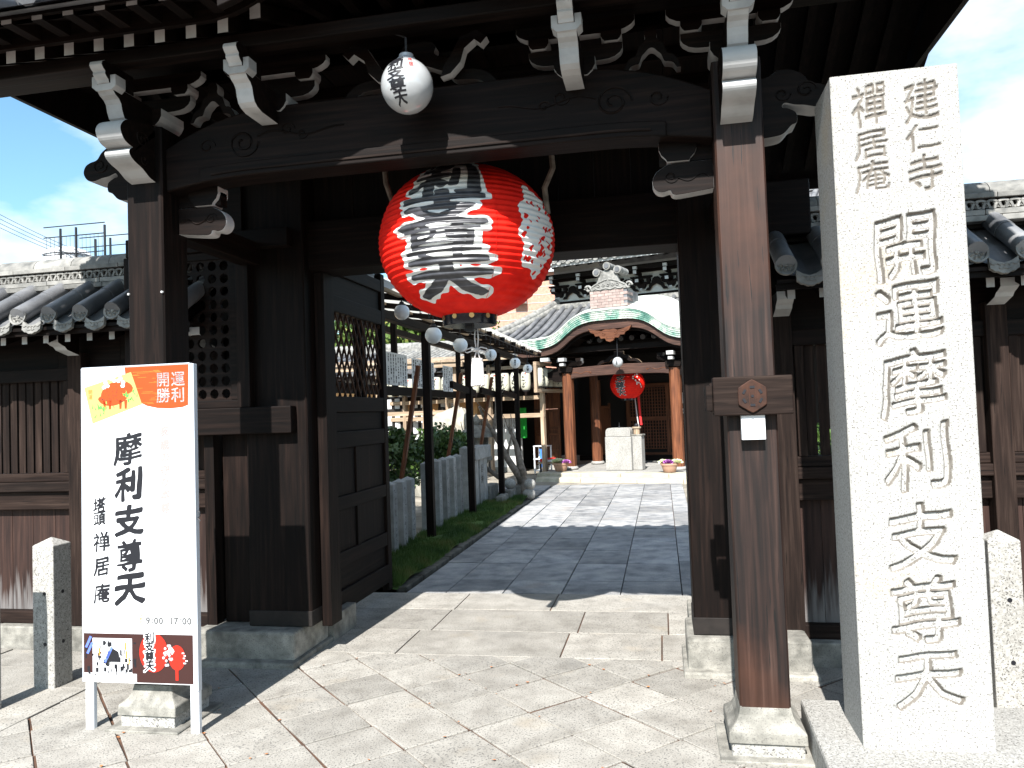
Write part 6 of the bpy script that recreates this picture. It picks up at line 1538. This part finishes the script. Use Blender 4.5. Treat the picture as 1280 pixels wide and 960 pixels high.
# globe lamps
gl = [(-2.42, 7.05, 2.50, .09, '', 'first white globe lamp under the canopy, nearest the gate door'), (-2.50, 8.35, 2.40, .115, '', 'plain greenish white globe lamp in front of the first dark canopy post'),
      (-2.55, 9.72, 2.40, .115, '', 'plain white globe lamp between the first and second canopy posts'), (-2.42, 10.95, 2.35, .105, '利支天', 'white globe lamp with black characters just right of the white tassel'),
      (-2.40, 12.75, 2.33, .11, '摩利支', 'white globe lamp with black characters between third and fourth canopy posts'), (-2.42, 14.1, 2.30, .105, '天尊', 'white globe lamp with black characters beyond the last canopy post'),
      (-3.0, 12.6, 2.18, .10, '支天', 'lower white globe lamp with black characters hanging behind the third canopy post')]
for x, y, z, r_, tx, lb in gl:
    r_ *= .84; T = thing('globe_lamp', (x, y, z), lb, 'lamp', 'globe lamps under the canopy')
    MB().lathe([(r_*math.sin(math.pi*i/18), -r_*math.cos(math.pi*i/18)) for i in range(19)], n=28).build('globe', M['globe'], T, smooth=True, local=True)
    MB().lathe([(r_*.5, r_*.86), (r_*.52, r_*1.05), (r_*.32, r_*1.12), (r_*.25, r_*1.35), (0, r_*1.36)], n=16).build('lamp_cap', M['metal_dark'], T, local=True)
    MB().tube([(0, 0, r_*1.35), (0, 0, max(r_*1.5, 2.62-z))], .006, 6).build('lamp_stem', M['metal_dark'], T, local=True)
    if tx: globe_text(T, r_, tx, math.radians(-90+10))
# notice boards with columns of writing (unreadable at this size: rows of ink dashes)
def notice(y0, y1, z0, z1, lb, seed, x=-3.2):
    T = thing('notice_board', (x, (y0+y1)/2, z0), lb, 'notice board', 'pale notice boards on the canopy rail')
    MB().box(x-.012, x, y0, y1, z0, z1).build('board', M['notice'], T, bevel=.002)
    mb = MB(); rg = random.Random(seed); n = int((y1-y0)/.085)
    for i in range(n):
        yy = y0+.03+i*(y1-y0-.04)/n; z = z1-.02
        while z > z0+.03:
            h = rg.uniform(.014, .045); w = rg.uniform(.026, .048)
            if rg.random() < .85: mb.add([(x+.0015, yy, z), (x+.0015, yy+w, z-.003), (x+.0015, yy+w*rg.uniform(.7, 1), z-h), (x+.0015, yy+w*.15, z-h)], [(0, 1, 2, 3)])
            z -= h+rg.uniform(.004, .012)
    mb.build('writing', M['ink'], T)
M['notice'] = mat('grey_white_board', [(.62, .62, .62), (.72, .72, .71)], noise_scale=4, rough=.8)
notice(8.72, 9.47, 1.88, 2.28, 'leftmost pale notice board, beside the gate door leaf', 1); notice(9.68, 10.20, 1.87, 2.26, 'second pale notice board from the left, on the canopy rail', 2)
notice(10.27, 10.66, 1.86, 2.25, 'third pale notice board, half behind the first dark canopy post', 3); notice(11.15, 11.66, 1.85, 2.24, 'fourth small pale notice board, right of the first dark canopy post', 4)
T = thing('notice_rail', (-3.05, 10, 1.7), 'dark timber rail carrying the pale notice boards', 'rail')
MB().box(-3.30, -3.23, 6.8, 12.6, 1.76, 1.87).build('rail', M['woodY'], T, bevel=.005)
for y in (7.2, 9.2, 12.3): MB().box(-3.31, -3.24, y-.03, y+.03, 1.75, 2.75).build('hanger', M['woodZ'], T)
# ---- shrubs: many leaves on a branching frame
def leafmass(mb, c, rad, n, size, rg, flat=1.0, shell=.35):
    for k in range(n):
        while True:
            v = Vector((rg.uniform(-1, 1), rg.uniform(-1, 1), rg.uniform(-1, 1)))
            if shell < v.length < 1: break
        lump = 1+.25*noise.noise(v*2.3+Vector(c)); p = Vector(c)+Vector((v.x*rad[0], v.y*rad[1], v.z*rad[2]))*lump
        if noise.noise(p*3.1) < -.22: continue
        a = Vector((rg.uniform(-1, 1), rg.uniform(-1, 1), rg.uniform(-.6, 1))).normalized(); b_ = a.orthogonal().normalized(); q = rg.uniform(0, 6.28); b_ = b_*math.cos(q)+a.cross(b_)*math.sin(q)
        s = size*rg.uniform(.6, 1.3); w = b_.cross(a)*s*.36
        mb.add([tuple(p), tuple(p+b_*s*.5+w), tuple(p+b_*s), tuple(p+b_*s*.5-w)], [(0, 1, 2, 3)])
def shrub(x, y, z, rad, lb, seed, n=1400, size=.075, m_='leaf'):
    T = thing('shrub', (x, y, 0), lb, 'shrub'); rg = random.Random(seed); mb = MB()
    for k in range(7): q = Vector((x+rg.uniform(-.6, .6)*rad[0], y+rg.uniform(-.6, .6)*rad[1], z+rg.uniform(-.3, .5)*rad[2])); mb.tube([(x+rg.uniform(-.08, .08), y+rg.uniform(-.08, .08), 0), ((x+q.x)/2, (y+q.y)/2, z*.5), tuple(q)], .022, 6, r2=.006)
    mb.build('stem', M['bark'], T); mb = MB(); leafmass(mb, (x, y, z), rad, n, size, rg)
    for k in range(6): leafmass(mb, (x+rg.uniform(-.7, .7)*rad[0], y+rg.uniform(-.7, .7)*rad[1], z+rg.uniform(-.4, .7)*rad[2]), (rad[0]*.42, rad[1]*.42, rad[2]*.38), n//7, size, rg, shell=.1)
    o = mb.build('foliage', M[m_], T)
shrub(-3.6, 9.6, .92, (.42, .6, .46), 'dark leafy shrub behind the low stone pillars nearest the gate door', 3, 3200)
shrub(-3.95, 11.0, .75, (.45, .5, .45), 'bright leafed shrub between the two dark shrubs behind the pillars', 4, 1800, m_='leaf')
shrub(-3.45, 11.7, .92, (.42, .6, .42), 'dark leafy shrub behind the taller stone pillars', 5, 3000)
shrub(-3.9, 8.3, .70, (.4, .5, .45), 'dark leafy shrub close behind the gate door leaf', 8, 1500)
# ---- old gnarled branches propped by the path
T = thing('old_tree_branches', (-2.45, 13.2, 0), 'bare gnarled grey branches growing up beside the last canopy posts', 'tree')
mb = MB(); rg = random.Random(9)
def limb(p, d, r, L, n=7, wob=.12):
    pts = [Vector(p)]; d = Vector(d).normalized(); rs_ = [r]
    for i in range(n):
        d = (d+Vector((rg.uniform(-wob, wob), rg.uniform(-wob, wob), rg.uniform(-wob*.6, wob)))).normalized(); pts.append(pts[-1]+d*L/n); rs_.append(r*(1-.75*(i+1)/n))
    mb.tube(pts, rs_, 8); return pts
a = limb((-2.42, 13.3, -.03), (-.10, .1, 1), .13, .55, 4); b = limb(a[2], (-.55, -.25, 1), .075, 1.6, 9, .16); limb(a[3], (-.25, .2, 1), .085, .9, 5); c2 = limb(a[1], (-.9, -.1, .55), .06, 1.4, 8, .2)
for p in (b[3], b[5], b[6], c2[4], c2[6]): q = limb(p, (rg.uniform(-.8, .4), rg.uniform(-.5, .5), 1), .025, .8, 6, .25); limb(q[3], (rg.uniform(-.8, .8), 0, .8), .012, .5, 4, .3)
limb((-2.30, 13.1, -.03), (.02, 0, 1), .075, .35, 3); mb.build('limbs', M['bark'], T, smooth=True)
T = thing('round_stones', (-2.35, 12.9, 0), 'pair of pale rounded stones at the foot of the gnarled branches', 'stones')
for x, y, z, r_ in ((-2.62, 12.95, .10, .11), (-2.60, 12.95, .28, .10), (-2.27, 12.92, .10, .11), (-2.25, 12.92, .27, .10)):
    m2 = MB(); m2.lathe([(r_*math.sin(math.pi*i/10), -r_*.95*math.cos(math.pi*i/10)) for i in range(11)], (x, y, z), n=14); m2.build('stone', M['granite'], T, smooth=True)
# ---- stone lantern
T = thing('stone_lantern', (-3.22, 13.2, 0), 'old grey stone lantern with a wide cap behind the canopy posts', 'stone lantern')
cx, cy = -3.22, 13.2; ol = M['old_stone']
def six(prof, nm, m_=ol): 
    MB().lathe(prof, (cx, cy, 0), n=6).build(nm, m_, T, bevel=.008)
six([(.30, 0), (.30, .10), (.22, .16)], 'foot'); six([(.12, .16), (.11, .55), (.12, .60)], 'shaft'); six([(.14, .60), (.27, .68), (.27, .74)], 'tray'); six([(.40, 1.08), (.38, 1.12), (.20, 1.24), (.08, 1.30)], 'cap'); six([(.06, 1.30), (.09, 1.36), (.05, 1.43), (.0, 1.50)], 'finial')
for k in range(6): a = k*math.pi/3; MB().box(cx+.17*math.cos(a)-.035, cx+.17*math.cos(a)+.035, cy+.17*math.sin(a)-.035, cy+.17*math.sin(a)+.035, .741, 1.079).build('fire_box_post', ol, T)
MB().lathe([(.10, .75), (.10, 1.07)], (cx, cy, 0), n=6).build('fire_box_paper', M['paper_white'], T)
# ---- pale rock mound
T = thing('pale_rock', (-4.1, 14.0, 0), 'big pale sloping rock standing behind the shrubs', 'rock')
mb = MB(); n = 26; m = 14; vs = []
for j in range(m+1):
    for i in range(n):
        a = 2*math.pi*i/n; el = math.pi/2*j/m; r_ = 1+.16*noise.noise(Vector((math.cos(a)*1.6, math.sin(a)*1.6, j*.25)))
        sx = .95 if math.cos(a) < 0 else .45
        vs.append((-3.75+sx*r_*math.cos(a)*math.cos(el)**.8, 14.0+.5*r_*math.sin(a)*math.cos(el), 1.62*math.sin(el)**1.25*(1+.1*noise.noise(Vector((a, j*.4, 3))))))
mb.add(vs, [(j*n+i, j*n+(i+1) % n, (j+1)*n+(i+1) % n, (j+1)*n+i) for j in range(m) for i in range(n)]); M['rock'] = mat('pale_rock', [(.22, .20, .16), (.36, .34, .29)], noise_scale=7, detail=9, rough=.9, bump=.02, bump_scale=9, speck=(60, (.2, .18, .14), .6, .75)); mb.build('rock_body', M['rock'], T, smooth=True)
# ---- lantern frame (votive paper lanterns)
LF = thing('lantern_rack', tw(-4.0, .35, 0), 'pale timber frame carrying a long row of paper lanterns left of the temple', 'frame', rz=TH)
ox = lambda x: x+4.0
def lf(name, x0, x1, y0, y1, z0, z1, m_='paleX'): return MB().box(ox(x0), ox(x1), y0, y1, z0, z1).build(name, M[m_], LF, local=True, bevel=.005)
lf('lower_beam', -6.6, -1.95, -.06, .04, 1.78, 1.87); lf('middle_beam', -6.6, -1.95, -.055, .035, 1.36, 1.46); lf('upper_beam', -6.6, -1.95, -.06, .04, 2.52, 2.60); lf('back_board', -6.6, -1.95, .10, .13, 1.88, 2.58, 'woodX')
for x in (-6.5, -5.9, -5.3, -4.6, -3.4, -2.0): lf('frame_post', x-.045, x+.045, -.065, .045, 0, 2.66, 'paleZ')
mb = MB(); mb.add([(ox(-6.8), -.35, 2.81), (ox(-1.7), -.35, 2.81), (ox(-1.7), .5, 3.08), (ox(-6.8), .5, 3.08), (ox(-6.8), -.35, 2.85), (ox(-1.7), -.35, 2.85), (ox(-1.7), .5, 3.12), (ox(-6.8), .5, 3.12)], [(3, 2, 1, 0), (4, 5, 6, 7), (0, 1, 5, 4), (1, 2, 6, 5), (3, 0, 4, 7)]); mb.build('frame_roof', M['tile'], LF, local=True)
k = 0; x = -6.7
while x < -1.75: MB().tube([(ox(x), -.38, 2.87), (ox(x), .5, 3.15)], .045, 10).build('tile_roll', M['tile_old'], LF, local=True); x += .17
for y0 in (0,): lf('eave_board', -6.8, -1.7, -.36, -.33, 2.74, 2.81)
def plantern(x, y, z, lb, turn=0.0, r_=.115, h=.42, ch='献燈'):
    T = thing('paper_lantern', tw(x, y, z), lb, 'paper lantern', 'paper lanterns on the timber frame', rz=TH+turn)
    o = bpy.data.objects.new('lantern_body', pl_me); COL.objects.link(o); o.parent = T; o = bpy.data.objects.new('lantern_rim', pl_rim); COL.objects.link(o); o.parent = T
    o = bpy.data.objects.new('black_lettering', pl_ink[hash_(x) % len(pl_ink)]); COL.objects.link(o); o.parent = T; o = bpy.data.objects.new('red_crest', pl_red); COL.objects.link(o); o.parent = T
hash_ = lambda x: int(abs(x)*37)
def plr(z): t = abs(z)/.21; return .118*(1-.30*t**4)*(1-.012*abs(math.cos(z*150)))
mb = MB(); mb.lathe([(plr(-.21+.42*i/40), -.21+.42*i/40) for i in range(41)], n=22); pl_me = mb.mesh('lantern_body', M['paper'], True)
mb = MB(); mb.lathe([(0, .209), (.075, .209), (.075, .235), (0, .235)], n=16); mb.lathe([(0, -.235), (.075, -.235), (.075, -.209), (0, -.209)], n=16); pl_rim = mb.mesh('lantern_rim', M['ink'])
pl_ink = []
for s in range(4):
    mb = MB(); rg = random.Random(s+40)
    for i in range(4):
        cz = .10-.078*i
        for q in range(4):
            a = rg.choice((0, 0, .5, 1.57, -.7)); l = rg.uniform(.02, .042); cu, cz2 = rg.uniform(-.02, .02), cz+rg.uniform(-.022, .022); w = .0085
            pts = [(-l, -w), (l, -w), (l, w), (-l, w)]; vs = []
            for u, v in pts:
                U, V = cu+u*math.cos(a)-v*math.sin(a), cz2+u*math.sin(a)+v*math.cos(a); r_ = plr(V)+.003; an = -math.pi/2+U/.118; vs.append((r_*math.cos(an), r_*math.sin(an), V))
            mb.add(vs, [(0, 1, 2, 3)])
    pl_ink.append(mb.mesh('lantern_lettering', M['ink']))
mb = MB(); pts = []
for k in range(10): a = k*math.pi/5; U, V = .045+.026*math.cos(a), .165+.024*math.sin(a); an = -math.pi/2+U/.118; r_ = plr(V)+.003; pts.append((r_*math.cos(an), r_*math.sin(an), V))
mb.add(pts, [tuple(range(10))]); pl_red = mb.mesh('red_crest', M['red_print'])
NUM = ['first', 'second', 'third', 'fourth', 'fifth', 'sixth', 'seventh', 'eighth', 'ninth', 'tenth', 'eleventh', 'twelfth', 'thirteenth', 'fourteenth', 'fifteenth', 'sixteenth', 'seventeenth']
for i in range(15):
    x = -6.05+i*.272; plantern(x, -.01, 2.20+.003*(i % 3), f'{NUM[i]} cream paper lantern from the left in the long row on the timber frame')
for i in range(6): plantern(-1.93, .05+i*.27, 2.28, f'{NUM[i]} cream paper lantern in the row leading back beside the porch', turn=math.pi/2)
T = thing('lantern_side_frame', tw(-1.93, .7, 0), 'pale timber side frame holding lanterns beside the left porch pillar', 'frame', rz=TH)
MB().box(-.04, .04, -.85, 1.0, 1.93, 2.01).build('side_beam', M['paleY'], T, local=True); MB().box(-.04, .04, -.85, 1.0, 2.55, 2.63).build('side_beam', M['paleY'], T, local=True); MB().box(-.035, .035, -.85, -.78, 2.011, 2.549).build('side_post', M['paleZ'], T, local=True); MB().box(-.035, .035, .93, 1.0, 0, 1.929).build('side_post', M['paleZ'], T, local=True)
# white noticeboard wall with papers, green banner
WW = thing('white_notice_wall', tw(-3.6, 1.3, 0), 'white wall covered with paper slips between the lantern frame and the red doors', 'wall', rz=TH)
MB().box(-.95, .52, 0, .06, .12, 1.34).build('wall_panel', M['plaster'], WW, local=True); MB().box(-.97, .54, -.01, .08, 0, .119).build('wall_foot', M['old_stone'], WW, local=True)
rg = random.Random(2); mb = MB()
for k in range(26): x = -.9+k*.054; MB().box(x, x+.044, -.012, -.002, .95+rg.random()*.05, 1.33).build('paper_slip', M['paper_white'] if k % 5 else M['fence_stone'], WW, local=True)
for k in range(60):
    x = -.9+rg.random()*1.35; z = 1.0+rg.random()*.28; mb.box(x, x+.008, -.015, -.0125, z, z+rg.uniform(.03, .1))
mb.build('slip_writing', M['ink_soft'], WW, local=True)
T = thing('green_banner', tw(-2.98, 1.22, .85), 'green cloth banner hanging beside the red brown doors', 'banner', rz=TH)
mb = MB(); mb.prism([(-.10+.2*i/8, 0+.012*math.sin(i*1.6)) for i in range(9)]+[(.10-.2*i/8, .006+.012*math.sin((8-i)*1.6)) for i in range(9)], 'Z', 0, .75); mb.build('cloth', M['green_cloth'], T, local=True)
T = thing('pale_sign_post', tw(-2.62, -.6, 0), 'narrow pale timber sign post standing by the last canopy post', 'post', rz=TH)
MB().box(-.03, .03, -.02, .02, .0, 1.35).build('post', M['paleZ'], T, local=True)
# ================================================================ BACKGROUND
# house behind the yard: ochre wall, barred windows, tiled roof
H = thing('ochre_outbuilding', (-8.0, 20.0, 0), 'ochre walled outbuilding with dark barred windows behind the shrubs', 'building')
MB().box(-14, -4.6, 19.0, 24, 0, 2.35).build('wall', M['orange_wall'], H)
for x0 in (-7.05, -6.35, -5.6):
    f = MB().box(x0, x0+.5, 18.93, 19.0, .6, 2.0).build('window', M['dark_int'], H)
    for k in range(2): MB().box(x0+.07+k*.22, x0+.2+k*.22, 18.915, 18.929, .65, 1.95).build('window_pane', M['paper_white'], f).location = (0, 0, 0)
    for z in (.95, 1.6): MB().box(x0, x0+.5, 18.90, 18.914, z, z+.09).build('window_bar', M['black'], f)
mb = MB(); mb.add([(-14, 18.3, 2.55), (-3.9, 18.3, 2.55), (-3.9, 21.5, 3.30), (-14, 21.5, 3.30), (-14, 24.5, 2.6), (-3.9, 24.5, 2.6)], [(0, 1, 2, 3), (3, 2, 5, 4)]); mb.build('pan_tile_bed', M['tile'], H)
x = -13.9
while x < -3.8: MB().tube([(x, 18.25, 2.60), (x, 21.5, 3.35)], .07, 8).build('tile_roll', M['tile'], H, auto=60); x += .30
MB().tube([(-14.2, 21.5, 3.48), (-3.7, 21.5, 3.48)], .16, 10).build('ridge_cap', M['tile_old'], H, auto=60)
MB().box(-14, -3.9, 21.35, 21.65, 3.25, 3.45).build('ridge_course', M['tile_old'], H)
MB().box(-14, -3.9, 18.36, 18.40, 2.45, 2.53).build('eave_board', M['woodX'], H)
for k in range(20): MB().box(-13.7+k*.5, -13.64+k*.5, 18.4, 19.0, 2.40, 2.47).build('rafter', M['woodY'], H)
# small pale plank roof before it
S_ = thing('plank_lean_to', (-5.6, 16.4, 0), 'pale plank lean-to roof on posts in front of the outbuilding', 'shelter')
for k in range(9): MB().add([(-7.8+k*.42, 15.3, 2.62), (-7.39+k*.42, 15.3, 2.62), (-7.39+k*.42, 16.5, 2.78), (-7.8+k*.42, 16.5, 2.78), (-7.8+k*.42, 15.3, 2.59), (-7.39+k*.42, 15.3, 2.59), (-7.39+k*.42, 16.5, 2.75), (-7.8+k*.42, 16.5, 2.75)], [(0, 1, 2, 3), (7, 6, 5, 4), (0, 4, 5, 1), (1, 5, 6, 2), (3, 0, 4, 7)]).build('roof_plank', M['paleY'], S_)
for x in (-7.6, -5.9, -4.2): MB().box(x-.05, x+.05, 15.5, 15.6, 0, 2.58).build('post', M['paleZ'], S_)
MB().box(-7.8, -4.0, 15.48, 15.62, 1.95-.45, 2.04-.45).build('cross_rail', M['paleX'], S_); MB().box(-7.8, -4.0, 15.35, 15.45, 2.48, 2.585).build('front_beam', M['paleX'], S_)
# brick building far behind the temple's left side
B_ = thing('brick_building', (-7, 34, 0), 'pinkish brick building with a white box on its wall, behind the temple roofs', 'building')
MB().box(-13, -3.6, 34, 40, 0, 7.7).build('wall', M['brick_wall'], B_)
for j in range(10):
    MB().box(-13, -3.6, 33.985, 33.999, 4.2+j*.36, 4.22+j*.36).build('brick_course_line', M['plaster'], B_)
MB().box(-6.3, -5.75, 33.6, 34, 6.35, 6.75).build('wall_box', M['plaster'], B_, bevel=.02)
MB().box(-13.2, -3.4, 33.8, 40.2, 7.7, 7.95).build('parapet', M['concrete'], B_)
# trees
def tree(x, y, h, rad, lb, seed, n, size, m_):
    T = thing('broadleaf_tree', (x, y, 0), lb, 'tree'); rg = random.Random(seed); mb = MB()
    mb.tube([(x, y, 0), (x+.1, y, h*.3), (x-.05, y+.1, h*.55), (x, y, h*.85)], [.2, .16, .11, .04], 9)
    for k in range(12):
        a = rg.uniform(0, 6.28); z0 = h*rg.uniform(.35, .7); q = (x+math.cos(a)*rad[0]*.75, y+math.sin(a)*rad[1]*.75, z0+rad[2]*rg.uniform(.2, .9)); mb.tube([(x, y, z0), ((x+q[0])/2, (y+q[1])/2, (z0+q[2])/2+.15), q], .06, 6, r2=.012)
    mb.build('trunk', M['bark'], T); mb = MB()
    for k in range(26):
        a = rg.uniform(0, 6.28); q = rg.random()**.5; c = (x+math.cos(a)*rad[0]*q*.8, y+math.sin(a)*rad[1]*q*.8, h*.72+rad[2]*rg.uniform(-.8, .8)*(1-q*.5)); s = rg.uniform(.28, .45)
        leafmass(mb, c, (rad[0]*s, rad[1]*s, rad[2]*s*.8), n//26, size, rg, shell=.2)
    mb.build('crown', M[m_], T)
tree(-8.6, 25.5, 5.2, (3.0, 2.2, 2.2), 'green tree with reddening leaves beyond the tiled outbuilding', 21, 9000, .22, 'leaf_l')
tree(-11.0, 29.0, 6.4, (3.2, 2.4, 2.4), 'darker tree behind the reddening tree', 22, 5000, .26, 'leaf')
# right side of the courtyard: plain wall so that the view past the gate is closed
RW_ = thing('courtyard_side_wall', (4, 12, 0), 'dark timber and plaster wall along the right of the courtyard', 'wall')
MB().box(3.0, 3.15, 6.6, 14.2, 0, 2.4).build('wall_panel', M['plaster'], RW_)
for k in range(7): MB().box(2.96, 3.02, 6.7+k*1.15, 6.8+k*1.15, 0, 2.4).build('wall_post', M['woodZ'], RW_)
shrub(1.6, 8.2, .6, (.5, .7, .5), 'clipped dark shrub right of the path behind the right wall', 31, 1500)
shrub(2.0, 10.4, .7, (.6, .7, .5), 'second clipped dark shrub right of the path, further in', 32, 1500)
shrub(-5.4, 7.2, .7, (.9, .6, .6), 'dark shrub behind the left slatted wall', 33, 2500)
# distant flat building with a rooftop tank and cage at the far left
D_ = thing('distant_building', (-30, 40, 0), 'grey flat roofed building beyond the left wall with a fenced rooftop', 'building')
MB().box(-52, -32.0, 40, 52, 0, 10.35).build('wall', M['concrete'], D_)
MB().box(-52, -31.8, 39.8, 52, 10.35, 10.6).build('roof_edge', M['metal_dark'], D_)
for k in range(5): 
    MB().box(-48+k*3.6, -46.4+k*3.6, 39.93, 39.999, 6.8, 8.6).build('window', M['ink_soft'], D_)
TK = thing('rooftop_tank', (-37.2, 43, 10.6), 'white round rooftop water tank on the distant grey building', 'water tank')
MB().lathe([(0, 0), (1.35, 0), (1.35, 1.9), (1.45, 1.95), (1.25, 2.25), (.5, 2.5), (0, 2.55)], n=28).build('tank_body', M['steel'], TK, local=True, auto=40)
CG = thing('rooftop_cage', (-34, 42, 10.6), 'dark metal cage fence on the roof of the distant grey building', 'fence')
for x in (-36.0, -34.9, -32.9):
    for y in (41.0, 44.0): MB().box(x-.05, x+.05, y-.05, y+.05, 10.6, 13.8).build('cage_post', M['metal_dark'], CG)
for z in (12.2, 13.3, 13.95):
    for y in (41.0, 44.0): MB().tube([(-37.2, y, z), (-32.9, y, z)], .035, 6).build('cage_rail', M['metal_dark'], CG)
mb = MB()
for k in range(15): x = -37.0+k*.28; mb.tube([(x, 41, 10.9), (x, 41, 13.3)], .012, 4)
mb.build('cage_mesh', M['metal_dark'], CG)
MB().tube([(-32.2, 41, 10.6), (-32.2, 41, 11.3), (-32.9, 41, 11.35)], .04, 6).build('roof_pipe', M['steel'], CG)
# overhead wires
for k, dz in enumerate((0, -.35, -.65, -.9)):
    a = Vector((-60, 30, 21.6+dz)); b_ = Vector((-11.2, 40, 6.4+dz*.5)); pts = []
    a = Vector(at(-30, 252+k*6, Y=32)); b_ = Vector(at(190, 345+k*2.4, Y=40))
    for i in range(17): t = i/16; p = a.lerp(b_, t); p.z -= 1.0*4*t*(1-t)*.35; pts.append(tuple(p))
    T = thing('overhead_wire', pts[0], ['topmost', 'second', 'third', 'lowest'][k]+' of the thin dark wires crossing the sky at the far left', 'wire', 'overhead wires')
    MB().tube(pts, .014, 5).build('wire', M['metal_dark'], T)

for o in SC.objects:        # printed specks and brush marks too small to part
    if o.name.split('.')[0] in ('photo_white_marks', 'green_pine_print', 'photo_dark_shapes', 'photo_blue_shapes', 'photo_gold_shapes', 'white_blossom_print', 'fine_brown_lines', 'gold_wave_lines', 'worn_inscription', 'writing', 'slip_writing', 'hanger_wires', 'cage_mesh'): o['kind'] = 'stuff'
